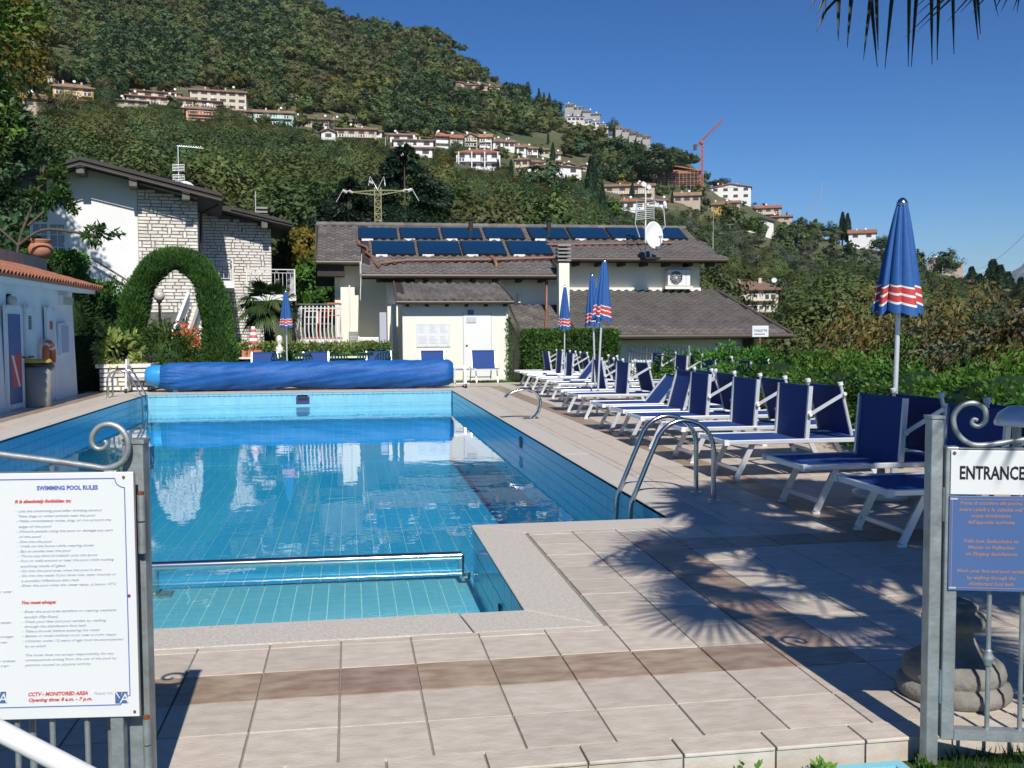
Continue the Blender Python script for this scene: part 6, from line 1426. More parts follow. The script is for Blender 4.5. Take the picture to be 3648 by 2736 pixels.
# ================================================================== THE HILLSIDE
random.seed(21)
WALLC = {'cream': (.62, .56, .44), 'white': (.78, .77, .74), 'yellow': (.66, .46, .17), 'pink': (.62, .36, .24), 'mint': (.40, .60, .50), 'beige': (.48, .40, .31), 'grey': (.40, .38, .35), 'ochre': (.60, .40, .08), 'rose': (.55, .35, .33), 'brown': (.30, .19, .12)}
for k, v in WALLC.items(): mat('hill_'+k, v, rough=.9, var=.06, scale=.4)
mat('shutter', (.13, .06, .035), rough=.8); mat('window_dark', (.07, .07, .07), rough=.3); mat('blue_awning', (.06, .12, .42), rough=.8); mat('awning_yellow', (.45, .36, .12), rough=.8)
ORD = ['first', 'second', 'third', 'fourth', 'fifth', 'sixth', 'seventh', 'eighth', 'ninth', 'tenth']
def house_at(label, px0, px1, pyt, pyb, wall='cream', roof='roof_tan', st=2, rt='gable', nb=3, balc=False, group=None, turn=0., chim=1, dish=True, cat='house', cols=False, depth=None, near=1.):
    base, r = on_hill((px0+px1)/2, pyb); r_ = r*near
    d = ray((px0+px1)/2, pyb); dn = d/math.hypot(d[0], d[1]); base = CAM+dn*r_
    w = (px1-px0)*r_/F0; h = (pyb-pyt)*r_/F0; a = -math.atan2(dn[0], dn[1])+turn
    T = thing('hill_house', label, cat, tuple(base), a, group); D_ = depth or max(6, min(11, w*.6)); rh = min(h*.28, 1.7) if rt != 'flat' else .35; wh = h-rh; ov = .7 if rt != 'flat' else .25
    w2 = w/2-ov*.8; M().box((-w2, 0, -9), (w2, D_, wh)).obj('wall', 'hill_'+wall, T)
    rf_ = M()
    if rt == 'gable': rf_.prism([(-w/2, -ov, wh), (-w/2, D_/2, wh+rh), (-w/2, D_+ov, wh), (-w/2, D_+ov, wh-.25), (-w/2, -ov, wh-.25)], (w, 0, 0), None)
    elif rt == 'front': rf_.prism([(-w/2, -ov, wh-.1), (0, -ov, wh+rh), (w/2, -ov, wh-.1), (w/2, -ov, wh-.35), (0, -ov, wh+rh-.35), (-w/2, -ov, wh-.35)], (0, D_+2*ov, 0), None); M().prism([(-w2, 0, wh-.3), (w2, 0, wh-.3), (0, 0, wh+rh-.4)], (0, D_, 0), None).obj('gable', 'hill_'+wall, T)
    elif rt == 'hip': rf_.add([(-w/2, -ov, wh), (w/2, -ov, wh), (w/2, D_+ov, wh), (-w/2, D_+ov, wh), (-w*.18, D_*.5, wh+rh), (w*.18, D_*.5, wh+rh), (-w/2, -ov, wh-.2), (w/2, -ov, wh-.2), (w/2, D_+ov, wh-.2), (-w/2, D_+ov, wh-.2)], [(0, 1, 5, 4), (1, 2, 5), (2, 3, 4, 5), (3, 0, 4), (6, 7, 1, 0), (7, 8, 2, 1), (8, 9, 3, 2), (9, 6, 0, 3), (9, 8, 7, 6)], None)
    else: rf_.box((-w/2, -ov, wh-.1), (w/2, D_+ov, wh+rh))
    ro_ = rf_.obj('roof', roof, T)
    for k in range(chim):
        x = (-.3+.55*k)*w*.8*random.uniform(.6, 1); M().box((x-.25, D_*.35, wh), (x+.25, D_*.35+.5, wh+rh+random.uniform(.2, .6))).obj('chimney', 'hill_'+random.choice(['white', 'cream', 'beige']), ro_)
    if dish and w > 5: x = random.uniform(-.4, .4)*w; M().lathe([(0, 0), (.3, .06), (.42, .14)], 12).obj('dish', 'white_paint', ro_, loc=(x, -.2, wh+rh*.6+.5), rot=(R(70), 0, 0))
    fh = min(3., wh/max(1, st)); nb = max(1, nb)
    for s_ in range(st):
        z0 = wh-fh*(s_+1)
        for k in range(nb):
            x = -w2+(k+.5)*2*w2/nb; ww = min(.62, w2/nb*.42); door = balc and (k % 2 == s_ % 2)
            b0 = z0+(.25 if door else fh*.38); b1 = z0+fh*.80
            f_ = M().box((x-ww, -.08, b0), (x+ww, -.002, b1)).obj('window', 'window_dark', T)
            M().box((x-ww-.38, -.12, b0), (x-ww-.02, -.003, b1)).obj('shutter', 'shutter', f_); M().box((x+ww+.02, -.12, b0), (x+ww+.38, -.003, b1)).obj('shutter', 'shutter', f_)
        if balc:
            M().box((-w2*.9, -1.3, z0-.15), (w2*.9, -.003, z0+.02)).obj('balcony', 'hill_'+(wall if not cols else 'white'), T)
            M().box((-w2*.9, -1.32, z0+.9), (w2*.9, -1.24, z0+1.0)).obj('balcony_rail', 'hill_white', T)
            for k in range(int(w2*1.8/.9)): M().box((-w2*.9+k*.9, -1.31, z0), (-w2*.9+k*.9+.3, -1.25, z0+.9)).obj('rail_panel', 'hill_white' if wall != 'pink' else 'shutter', T)
        if cols:
            for k in range(4): x = -w2*.88+k*w2*.587; M().box((x-.18, -1.25, z0), (x+.18, -.95, z0+fh)).obj('column', 'hill_white', T)
    return T
H_ = [
 ('cream house with blue shutters and flat red roof, highest at the top left', 112, 206, 250, 288, 'cream', 'roof_red', 1, 'gable', 4, False),
 ('yellow two storey house with brown roof and balconies, upper left', 196, 330, 298, 372, 'yellow', 'roof_tan', 2, 'hip', 3, True),
 ('beige house half hidden below the yellow one, left edge', 84, 168, 336, 430, 'beige', 'roof_tan', 2, 'gable', 2, False),
 ('low tan annex house directly below the yellow house', 165, 325, 345, 395, 'beige', 'roof_tan', 1, 'gable', 3, True),
 ('long low brown roofed house left of the big white block, upper one', 462, 640, 318, 352, 'cream', 'roof_red', 1, 'gable', 4, False),
 ('brown roofed house with dark balconies below the long low one', 455, 600, 334, 372, 'beige', 'roof_red', 1, 'gable', 4, True),
 ('small brown roofed house at the left end of the middle cluster', 412, 525, 351, 380, 'beige', 'roof_tan', 1, 'gable', 3, False),
 ('brown roofed house with two bays in the middle of the cluster', 595, 690, 340, 388, 'beige', 'roof_tan', 1, 'gable', 3, True),
 ('brown roofed house touching the pink one from above', 672, 790, 350, 385, 'beige', 'roof_tan', 1, 'gable', 3, True),
 ('large white three storey block with a flat brown roof', 682, 875, 312, 392, 'cream', 'roof_tan', 3, 'gable', 6, False),
 ('salmon pink house with brown shutters and balconies', 665, 818, 375, 434, 'pink', 'roof_tan', 2, 'gable', 3, True),
 ('mint green house with white balconies and brown shutters', 903, 1048, 386, 446, 'mint', 'roof_tan', 2, 'gable', 3, True),
 ('low brown roofed house between the pink and the mint houses', 826, 912, 388, 420, 'beige', 'roof_tan', 1, 'gable', 2, False),
 ('white arched house below the brown row', 1140, 1200, 458, 500, 'white', 'roof_tan', 1, 'front', 1, False),
 ('brown roofed villa under the row, with white pillars', 1195, 1345, 446, 498, 'beige', 'roof_tan', 1, 'gable', 4, True),
 ('white gabled house, highest of the three stacked ones', 1385, 1490, 470, 508, 'white', 'roof_tan', 1, 'gable', 2, False),
 ('white gabled house, middle of the three stacked ones', 1398, 1548, 488, 528, 'white', 'roof_tan', 1, 'gable', 3, False),
 ('white gabled house, lowest of the three stacked ones', 1394, 1545, 515, 560, 'white', 'roof_tan', 1, 'gable', 3, False),
 ('white villa with hipped roof, long balcony and tall columns', 1620, 1788, 525, 610, 'white', 'roof_red', 2, 'hip', 4, True),
 ('brown gabled house half hidden by the large round tree', 1838, 2075, 585, 628, 'white', 'roof_red', 1, 'front', 4, False),
 ('long beige house with tan roof below the orange crane', 2145, 2335, 648, 700, 'beige', 'roof_tan', 1, 'gable', 4, True),
 ('white house with orange roof behind the satellite dish', 2190, 2300, 704, 752, 'white', 'roof_red', 1, 'hip', 3, False),
 ('small white house with blue trim right of the satellite dish', 2300, 2380, 705, 738, 'white', 'roof_red', 1, 'gable', 2, False),
 ('beige house with tan roof left of the orange crane foot', 2396, 2498, 682, 735, 'beige', 'roof_tan', 1, 'gable', 3, False),
 ('large white gabled house right of the crane', 2530, 2675, 655, 714, 'white', 'roof_red', 2, 'front', 4, False),
 ('ochre yellow house below the large white one', 2530, 2598, 715, 775, 'ochre', 'roof_tan', 1, 'hip', 2, False),
 ('low tan roofed house right of the ochre one', 2592, 2640, 712, 745, 'beige', 'roof_tan', 1, 'gable', 1, False),
 ('tan roofed house with a pale terrace on the right slope', 2692, 2782, 730, 770, 'beige', 'roof_red', 1, 'gable', 3, True),
 ('low tan roofed outbuilding below the terrace house', 2745, 2822, 765, 790, 'beige', 'roof_red', 1, 'gable', 2, False),
 ('white chapel like house with dark gable on the ridge slope', 2660, 2758, 776, 838, 'white', 'roof_dark', 1, 'front', 1, False),
 ('white house with bright orange roof beside the twin cypresses', 3024, 3118, 818, 866, 'white', 'roof_red', 1, 'gable', 2, False),
 ('flat roofed modern house near the right end of the ridge', 3308, 3376, 920, 960, 'grey', 'concrete', 1, 'flat', 3, False),
 ('lower flat roofed modern house with a beige side', 3360, 3426, 936, 978, 'beige', 'concrete', 1, 'flat', 2, False),
 ('white villa with flat roof at the far right', 3562, 3642, 1046, 1085, 'white', 'concrete', 1, 'flat', 2, False),
 ('white house cut by the right picture edge', 3618, 3690, 1102, 1140, 'white', 'concrete', 1, 'flat', 2, False),
 ('small pale ruin among the trees above the mint house', 1028, 1062, 335, 362, 'rose', 'roof_tan', 1, 'gable', 1, False),
 ('large square cream house with hipped tan roof and wide balcony', 2580, 2778, 1003, 1110, 'cream', 'roof_tan', 2, 'hip', 3, True),
]
for i_, h in enumerate(H_):
    lab, a, b, c, d_, wl__, rf__, st_, rt_, nb_, bal_ = h
    house_at(lab, a, b, c, d_, wl__, rf__, st_, rt_, nb_, bal_, cols=('columns' in lab), chim=2 if b-a > 120 else 1, group=None, turn=(.15 if 'chapel' in lab else 0), near=(1. if 'square' not in lab else .9), dish=('chapel' not in lab))
def row(start, end, n, hpx, wall, roof, lab, grp, st=2, balc=True, nb=2, rt='gable', skew=1.08):
    (xa, ya), (xb, yb) = start, end
    for k in range(n):
        x0 = xa+(xb-xa)*k/n+random.uniform(-3, 3); x1 = xa+(xb-xa)*(k+1)/n; y = ya+(yb-ya)*(k+.5)/n+random.uniform(-4, 4); hp = (hpx*(1-.25*k/n) if yb > ya else hpx)*random.uniform(.82, 1.15)
        house_at((ORD[k]+' house from the left of '+lab), x0, x0+(x1-x0)*skew, y, y+hp, random.choice([wall, wall, wall, 'cream' if wall == 'white' else 'white' if wall == 'cream' else wall]), roof, st, rt if rt == 'flat' else random.choice(['gable', 'gable', 'hip', 'front']), random.choice([nb, nb, nb+1]), balc and random.random() < .75, grp, chim=random.choice([0, 1]), turn=random.uniform(-.22, .22))
row((1052, 408), (1290, 428), 4, 38, 'beige', 'roof_tan', 'the brown terraced row right of the mint house', 'brown terraced houses right of the mint house', 1)
row((1240, 445), (1362, 462), 3, 34, 'white', 'roof_tan', 'the short white terrace below the brown row', 'short white terrace', 1, False, 1)
row((1548, 470), (1752, 478), 4, 60, 'white', 'roof_red', 'the white terrace with balconies above the villa', 'white terraced houses above the villa', 2)
row((1752, 480), (2000, 545), 6, 46, 'white', 'roof_tan', 'the long white terrace falling to the right', 'long white terrace falling to the right', 1, True, 1)
row((1828, 552), (2105, 590), 5, 40, 'cream', 'roof_tan', 'the long low terrace behind the cypresses', 'long low terrace behind the cypresses', 1, False, 2)
row((2010, 366), (2135, 410), 4, 19, 'grey', 'concrete', 'the uppermost pale terrace on the ridge', 'uppermost terrace on the ridge', 1, False, 2, 'flat')
row((2022, 408), (2165, 440), 5, 26, 'white', 'blue_awning', 'the white and blue terrace below the ridge', 'white and blue terrace below the ridge', 1, False, 2, 'flat')
row((2168, 436), (2315, 490), 6, 22, 'grey', 'roof_tan', 'the grey and pink terrace falling along the ridge', 'grey and pink terrace along the ridge', 1, False, 2, 'flat')
row((1612, 284), (1780, 306), 4, 24, 'rose', 'roof_tan', 'the small hamlet high in the forest', 'small hamlet high in the forest', 1, False, 1)
# retaining walls and terraces
def wall_at(lab, x0, y0, x1, y1, hpx, m='hill_grey'):
    a, ra_ = on_hill(x0, y0+hpx); b, rb_ = on_hill(x1, y1+hpx); h = hpx*ra_/F0; T = thing('terrace_wall', lab, 'wall', tuple(a)); v = Vector(b)-Vector(a)
    M().prism([(0, 0, -3), tuple(v+Vector((0, 0, -3))), tuple(v+Vector((0, 0, h))), (0, 0, h)], (0, .6, 0), None).obj('masonry', m, T)
wall_at('grey stone retaining wall above the yellow house', 205, 262, 365, 262, 26); wall_at('pale roadside wall to the right of the retaining wall', 410, 278, 500, 276, 12)
wall_at('thin pale wall above the large white block', 830, 292, 945, 298, 8, 'hill_beige'); wall_at('pale stone terrace wall below the yellow house', 178, 396, 290, 388, 16)
wall_at('pale grey wall below the white arched house', 1185, 500, 1230, 528, 22); wall_at('stone garden wall below the white villa', 1630, 650, 1690, 655, 26)
wall_at('long pale wall right of the chapel like house', 2745, 828, 2885, 832, 22); wall_at('tall grey concrete wall right of the long terrace', 2125, 628, 2150, 650, 40); wall_at('low white wall in the meadow under the cypresses', 1995, 735, 2150, 748, 5, 'hill_white')
# building site with scaffolding and the crane
base, r = on_hill(2418, 668); d = ray(2418, 668); an = -math.atan2(d[0], d[1]); k_ = r/F0
T = thing('scaffolded_building', 'red brick building under construction wrapped in scaffolding', 'building', tuple(base), an); w = 148*k_; h = 76*k_
M().box((-w/2, 0, -6), (w/2, 8, h*.8)).obj('wall', 'roof_red', T); M().prism([(-w/2-.4, -1, h*.72), (-w*.1, -1, h), (w/2+.4, -1, h*.74), (w/2+.4, -1, h*.70), (-w*.1, -1, h*.95), (-w/2-.4, -1, h*.68)], (0, 10, 0), None).obj('roof', 'roof_red', T)
for z in np.arange(.5, h*.72, 1.7): M().box((-w/2, -1.3, z), (w/2, -.2, z+.12)).obj('scaffold_deck', 'hill_brown', T); M().box((-w/2, -1.32, z+.8), (w/2, -1.26, z+.9)).obj('scaffold_rail', 'crane_red', T)
for x in np.arange(-w/2, w/2, 1.5): M().box((x, -1.4, -3), (x+.12, -1.28, h*.74)).obj('scaffold_pole', 'galvanised', T)
for k in range(6): M().box((-w/2+1+k*w/6.3, -.06, h*.35), (-w/2+2+k*w/6.3, -.003, h*.55)).obj('window', 'window_dark', T)
base, r = on_hill(2500, 685); k_ = r/F0; cw_ = .55*k_*18
T = thing('tower_crane', 'orange red tower crane with raised jib above the building site', 'crane', tuple(base), -math.atan2(*ray(2500, 685)[:2])); ht = (685-515)*k_; cw_ = 7*k_
def lattice(parent, a, b, w, n, m, name, r_=.1):
    a = Vector(a); b = Vector(b); u = (b-a).normalized(); s = u.cross(Vector((0, 1, 0))).normalized()*w/2; t = u.cross(s).normalized()*w/2; q = M()
    cs = [s+t, s-t, -s-t, -s+t]
    for c in cs: q.beam(a+c, b+c, r_, r_)
    for k in range(n):
        p0_ = a.lerp(b, k/n); p1_ = a.lerp(b, (k+1)/n)
        for i in range(4):
            c0, c1 = cs[i], cs[(i+1) % 4]; q.beam(p0_+(c0 if k % 2 else c1), p1_+(c1 if k % 2 else c0), r_*.7, r_*.7); q.beam(p0_+c0, p0_+c1, r_*.6, r_*.6)
    return q.obj(name, m, parent)
lattice(T, (0, 0, -4), (0, 0, ht), cw_*1.4, 26, 'crane_red', 'mast', .22)
lattice(T, (-22*k_, 0, ht-14*k_), (70*k_, 0, ht+76*k_), cw_*.8, 18, 'crane_red', 'jib', .17)
M().box((-30*k_, -1, ht-24*k_), (-18*k_, 1, ht-6*k_)).obj('counterweight', 'window_dark', T); M().box((-5*k_, -1.2, ht-4*k_), (4*k_, 1.2, ht+6*k_)).obj('cab', 'hill_brown', T)
M().beam((4*k_, 0, ht+10*k_), (26*k_, 0, ht+36*k_), .15, .15).obj('tie_rod', 'window_dark', T); M().beam((-10*k_, 0, ht-6*k_), (2*k_, 0, ht+16*k_), .3, .3).obj('tie_rod', 'crane_red', T)
# lattice pylon behind the annex
Yp = 50.; p = gy(1345, 640, Yp); kp = float(Yp/ray(1345, 640)[1])/F0*1.0; kp = Yp/F0; gzp = float(ground_z(p[0], Yp))
T = thing('lattice_pylon', 'yellowish lattice power pylon rising behind the annex roof', 'pylon', (p[0], Yp, gzp-1)); hp = float(p[2])-gzp+1
lattice(T, (0, 0, 0), (0, 0, hp-.4), 22*kp, 30, 'pylon_yellow', 'mast', .045)
za_ = float(gy(1345, 690, Yp)[2])-gzp+1
for s_ in (-1, 1):
    q = M(); e = Vector((s_*94*kp, 0, za_+ (4 if s_ < 0 else 12)*kp)); 
    for yy in (-.12, .12): q.beam((0, yy, za_+12*kp), e, .035, .035); q.beam((0, yy, za_-6*kp), e, .035, .035)
    for k in range(8): f = k/8; q.beam(Vector((0, 0, za_-6*kp)).lerp(e, f), Vector((0, 0, za_+12*kp)).lerp(e, f+.06), .03, .03)
    q.obj('cross_arm', 'pylon_yellow', T)
    for j, dx_ in enumerate((-8, 12)): M().lathe([(.03, 0), (.10, .03), (.03, .06), (.10, .09), (.03, .12), (.10, .15), (.03, .18), (.10, .21), (.03, .24)], 10).obj('insulator', 'globe', T, loc=(e.x+s_*dx_*kp, 0, e.z-.05), rot=(0, R(60*s_), 0))
    M().tube([e, e+Vector((s_*.35, 0, .12)), e+Vector((s_*.7, 0, -.5))], .02, 5).obj('jumper_wire', 'aluminium', T)
for dx_ in (-26, 22): M().tube([(0, 0, hp-.5), (dx_*kp, 0, hp+.15), (dx_*kp*1.2, 0, hp-.3)], .03, 5).obj('jumper_wire', 'aluminium', T)
M().lathe([(.03, 0), (.12, .04), (.03, .08), (.12, .12), (.03, .16), (.12, .20), (.03, .24)], 10).obj('insulator', 'globe', T, loc=(-.2, 0, hp-.2), rot=(0, R(-70), 0))
# street lamp, thin poles, far pylons, wires
def pole(lab, px, y0, y1, near=1., r=.12, m='concrete', name='utility_pole', cat='pole', arm=True):
    b, rr = on_hill(px, y1); rr *= near; d = ray(px, y1); dn = d/math.hypot(d[0], d[1]); b = CAM+dn*rr; h = (y1-y0)*rr/F0; T = thing(name, lab, cat, tuple(b)); M().tube([(0, 0, -1.5), (0, 0, h)], [r, r*.6], 7).obj('shaft', m, T)
    if arm: M().beam((-.9, 0, h-.3), (.9, 0, h-.3), .12, .12).obj('cross_arm', m, T)
    return T
T = pole('slim white street lamp among the trees above the annex', 1374, 490, 590, r=.10, m='hill_white', name='street_lamp', cat='street lamp', arm=False)
pole('grey concrete pole left of the square cream house', 2540, 745, 1020, .8, .10); pole('grey pole with crossbar right of the satellite dish', 2600, 800, 880, r=.12); pole('grey pole left of the one with the crossbar', 2568, 830, 905, r=.12)
pole('thin pale pole in the olive grove', 2976, 855, 945, r=.10, arm=False); pole('grey pole below the ochre house', 2617, 740, 800, r=.1, arm=False); pole('grey pole beside the large white house', 2635, 705, 770, r=.1, arm=False); pole('tall pole left of the ochre house', 2538, 835, 1020, .6, .05, arm=False)
for i_, (px, y0, y1, wpx) in enumerate(((2925, 662, 830, 60), (2893, 732, 815, 40))):
    b, rr = on_hill(px, y1+15); k_ = rr*1.5/F0; d = ray(px, y1); dn = d/math.hypot(d[0], d[1]); b = CAM+dn*rr*1.5
    T = thing('distant_pylon', ['tall thin power pylon on the skyline above the chapel like house', 'smaller thin pylon left of the tall one on the skyline'][i_], 'pylon', tuple(b), -math.atan2(d[0], d[1])); h = (y1-y0)*k_
    q = M(); q.beam((-.5, 0, -20), (-.15, 0, h), .16, .16); q.beam((.5, 0, -20), (.15, 0, h), .16, .16)
    q.obj('mast', 'galvanised', T)
    for j, f in enumerate((.97, .86, .75)): M().beam((-wpx*k_*(.35+.1*j), 0, h*f), (wpx*k_*(.35+.1*j), 0, h*(f+.02)), .15, .15).obj('cross_arm', 'galvanised', T)
T = thing('power_line', 'thin overhead wires crossing the sky at the right', 'power line', (0, 0, 0))
for (a, b) in (((3430, 968), (3760, 720)), ((3500, 1000), (3760, 850))):
    A = Vector(gy(a[0], a[1], 190)); B_ = Vector(gy(b[0], b[1], 90)); M().tube([A.lerp(B_, t)+Vector((0, 0, -2.0*math.sin(math.pi*t))) for t in np.linspace(0, 1, 9)], .02, 4, caps=False).obj('wire', 'window_dark', T)

# --- cypresses and single trees on the slope
def cypress_mesh(n=1500):
    f = rng.uniform(0, 1, n); a = rng.uniform(0, 6.28, n); r = (np.sin(np.pi*np.clip(f*.93+.07, 0, 1))**.55)*(1-.55*f)*.115*(1+.2*rng.normal(size=n)*.6)
    P = np.stack([r*np.cos(a), r*np.sin(a), f*.97], 1); D = np.stack([.25*np.cos(a), .25*np.sin(a), np.ones(n)], 1); return leaves(P, .045, .35, D, .35, 'leaf_conifer', 'crown')
cym = cypress_mesh(); cyt = M().tube([(0, 0, -.25), (0, 0, .7)], [.025, .012], 6).mesh('trunk', 'bark'); cyc = M().lathe([(.02, .03), (.075, .18), (.085, .4), (.055, .7), (.0, .93)], 10).mesh('dark_core', 'leaf_dark')  # last mesh: solid dark core of the cypress crown
def cypress(px, y0, y1, lab, wide=1.):
    b, r = on_hill(px, y1); h = (y1-y0)*r/F0; T = thing('cypress_tree', lab, 'cypress', tuple(b), random.uniform(0, 6), 'cypresses on the hillside'); T.scale = (h*wide, h*wide, h)
    link('trunk', cyt, T); link('crown', cym, T); link('dark_core', cyc, T)
CY = [(1775, 568, 642, 'right below the white villa'), (1821, 570, 668, 'between the villa and the big round tree'), (1970, 508, 598, 'in front of the long white terrace'), (2106, 560, 738, 'tallest one at the end of the low terrace'), (2122, 590, 700, 'right next to the tallest one'),
      (2147, 660, 808, 'just above the solar collectors'), (1610, 622, 706, 'left one of the pair below the villa'), (1625, 620, 704, 'right one of the pair below the villa'), (1953, 470, 512, 'slim one high above the white terrace'), (2015, 632, 724, 'under the dark round tree'), (2253, 645, 706, 'in front of the long beige house'),
      (2310, 560, 636, 'left of the scaffolded building'), (3001, 748, 845, 'left one of the twin on the ridge'), (3019, 750, 848, 'right one of the twin on the ridge'), (1685, 625, 690, 'right of the villa garden wall'), (1705, 610, 680, 'second right of the garden wall'), (2395, 680, 730, 'beside the beige house near the crane'),
      (1920, 315, 378, 'leftmost spire on the skyline'), (1938, 330, 382, 'second spire on the skyline'), (1957, 332, 392, 'third spire on the skyline'), (1885, 300, 350, 'small spire up the skyline'), (2803, 715, 745, 'tiny spire at the right skyline')]
for px, a, b, lab in CY: cypress(px, a, b, 'dark slender cypress, '+lab, 1.25 if px in (2106, 3001, 3019) else 1.)
def crownmesh(n, size, m, rad=(1, 1, .8), k=34, cl=.33, shell=.7, flat=-.6, asp=.7):
    P, D = clumps((0, 0, .62), (rad[0]*.5, rad[1]*.5, rad[2]*.5), k, n, cl, shell, flat); return crown_faces(P, D+.35*unit(P-np.array([0, 0, .5])), size*1.25, m)
kinds = {'broad': [crownmesh(1500, .085, 'leaf_forest', k=40) for _ in range(3)], 'dark': [crownmesh(1500, .08, 'leaf_forest3', (1, 1, .95), k=40) for _ in range(2)], 'olive': [crownmesh(1300, .075, 'leaf_olive', (1, 1, .75), k=30, cl=.35) for _ in range(3)], 'yellow': [crownmesh(1400, .08, 'leaf_yellow', (1, 1, .8))], 'bright': [crownmesh(1400, .08, 'leaf_hedge', (1, 1, .85))]}
trk = M().tube([(0, 0, -.15), (.02, 0, .3), (0, 0, .6)], [.045, .03, .015], 6).mesh('trunk', 'bark')
def tree_at(kind, px, y0, y1, wpx, lab, grp, name='hillside_tree', cat='tree'):
    b, r = on_hill(px, y1); h = (y1-y0)*r/F0; w = wpx*r/F0; T = thing(name, lab, cat, tuple(b), random.uniform(0, 6), grp); T.scale = (w, w, h)
    link('trunk', trk, T); link('crown', random.choice(kinds[kind]), T)
TR_ = [('dark', 1935, 588, 735, 190, 'big dark round tree in front of the long low terrace'), ('dark', 2330, 545, 655, 210, 'broad dark tree above the long beige house'), ('dark', 2210, 500, 590, 170, 'dark tree below the white and blue terrace'),
       ('dark', 2185, 392, 442, 44, 'dark pointed tree standing up on the ridge line'), ('yellow', 425, 455, 490, 48, 'small bright yellow green tree under the middle cluster'), ('yellow', 958, 440, 470, 40, 'small orange tree below the mint house'), ('bright', 2180, 715, 800, 110, 'light green tree left of the satellite dish'),
       ('dark', 2150, 745, 800, 60, 'round dark tree in the meadow above the annex'), ('dark', 2075, 745, 800, 50, 'round bush in the meadow left of the cypress'), ('broad', 1640, 690, 800, 200, 'wide green tree just above the annex ridge'), ('bright', 2690, 775, 850, 70, 'bright green tree covering the chapel like house corner'),
       ('broad', 2560, 640, 690, 90, 'tree behind the orange crane foot'), ('dark', 2960, 800, 850, 60, 'round tree left of the twin cypresses'), ('dark', 3370, 880, 960, 90, 'dark pine at the right of the large parasol'), ('dark', 3140, 850, 900, 90, 'flat topped pine left of the large parasol'), ('bright', 1850, 545, 580, 40, 'small bright shrub below the white terrace'), ('bright', 1862, 600, 640, 22, 'clipped bright column shrub by the path'), ('olive', 280, 305, 350, 60, 'grey green tree right of the yellow house')]
for k, px, a, b, w, lab in TR_: tree_at(k, px, a, b, w, lab, None)
i_ = 0; random.seed(33); spots = []
for ry in range(8):
    for rx in range(9):
        px = 2560+rx*118+random.uniform(-38, 38)+(ry % 2)*50; py = 890+ry*34+random.uniform(-10, 10)
        if py < np.interp(px, [2560, 2800, 3050, 3300, 3600], [850, 880, 905, 1000, 1100]) or px > 3560: continue
        if 2560 < px < 2800 and 990 < py < 1130: continue
        spots.append((py, px))
def olab(px, py):
    refs = [(2680, 1050, 'the square cream house'), (2545, 900, 'the annex roof end'), (2720, 830, 'the chapel like house'), (2976, 940, 'the thin pale pole'), (3010, 840, 'the twin cypresses'), (3070, 860, 'the orange roofed house'), (3200, 1000, 'the large parasol'), (3380, 960, 'the flat roofed houses'), (3600, 1080, 'the white villa'), (2707, 1180, 'the toilets sign')]
    r_ = sorted(refs, key=lambda q: (q[0]-px)**2+2.5*(q[1]-py)**2)[0]; dx, dy = px-r_[0], py-r_[1]
    v = '' if abs(dy) < 22 else ('just below' if dy > 0 and dy < 70 else 'well below' if dy > 0 else 'above'); h_ = '' if abs(dx) < 25 else (('far ' if abs(dx) > 110 else '')+('left' if dx < 0 else 'right'))
    s_ = ' and '.join([t for t in (v, h_) if t]) or 'right at'
    l = 'silvery olive tree '+s_+' of '+r_[2]
    k = OL.get(l, 0); OL[l] = k+1
    return l+('' if k == 0 else ', the '+['next', 'third', 'fourth', 'fifth', 'sixth'][min(k-1, 4)]+' one')
OL = {}
for py, px in sorted(spots):
    w = random.uniform(55, 95)*(.8+.5*(py-880)/250); tree_at('olive', px, py-w*.62, py, w, olab(px, py), 'olive trees in the grove', 'olive_tree', 'olive tree')
for px, a, b, w in ((3535, 940, 1080, 80), (3560, 960, 1100, 70), (3590, 975, 1080, 50), (3635, 1000, 1100, 55), (3460, 960, 1060, 80), (3490, 985, 1080, 60)):
    bb_, r = on_hill(px, b); h = (b-a)*r/F0; T = thing('conifer_tree', 'dark pointed conifer near the right end of the ridge, '+{3535: 'tallest of them', 3560: 'right next to the tallest', 3590: 'small one above the white villa', 3635: 'one at the picture edge', 3460: 'leftmost of them', 3490: 'second from the left'}[px], 'conifer', tuple(bb_), 0, 'conifers at the right end of the ridge'); T.scale = (h*2.1, h*2.1, h); link('trunk', cyt, T); link('crown', cym, T); link('dark_core', cyc, T)

# --- the forest as one mass: thousands of crowns scattered over the hillside
src = bpy.data.collections.new('forest_sources')
def fsrc(name, n, size, m, rad, k): 
    o = bpy.data.objects.new(name, crownmesh(n, size, m, rad, k, .36, .7, -.35, .8)); src.objects.link(o)
for t_, (n_, s_) in enumerate(((520, .14), (4200, .042))):     # far crowns, then finer ones for the nearer slope
    for j in range(2): fsrc('%da%d' % (t_, j), n_, s_, 'leaf_forest', (1, 1, .95), 24+30*t_)
    fsrc('%db0' % t_, n_, s_, 'leaf_forest2', (1, 1, .9), 22+30*t_)
    for j in range(2): fsrc('%dc%d' % (t_, j), n_, s_, 'leaf_forest3', (.95, .95, 1.05), 24+30*t_)
    fsrc('%dd0' % t_, n_, s_, 'leaf_yellow', (1, 1, .85), 22+30*t_)
    fsrc('%de0' % t_, n_, s_, 'leaf_olive', (1, 1, .75), 22+30*t_)
pts = []; scs = []; idx = []
house_px = [(h[1], h[2], h[3], h[4]) for h in H_]+[(1052, 1290, 405, 470), (1240, 1362, 440, 500), (1548, 1752, 465, 540), (1752, 2000, 475, 600), (1828, 2105, 548, 635), (2010, 2165, 362, 442), (2168, 2315, 425, 512), (1612, 1780, 290, 316), (2340, 2500, 588, 670)]
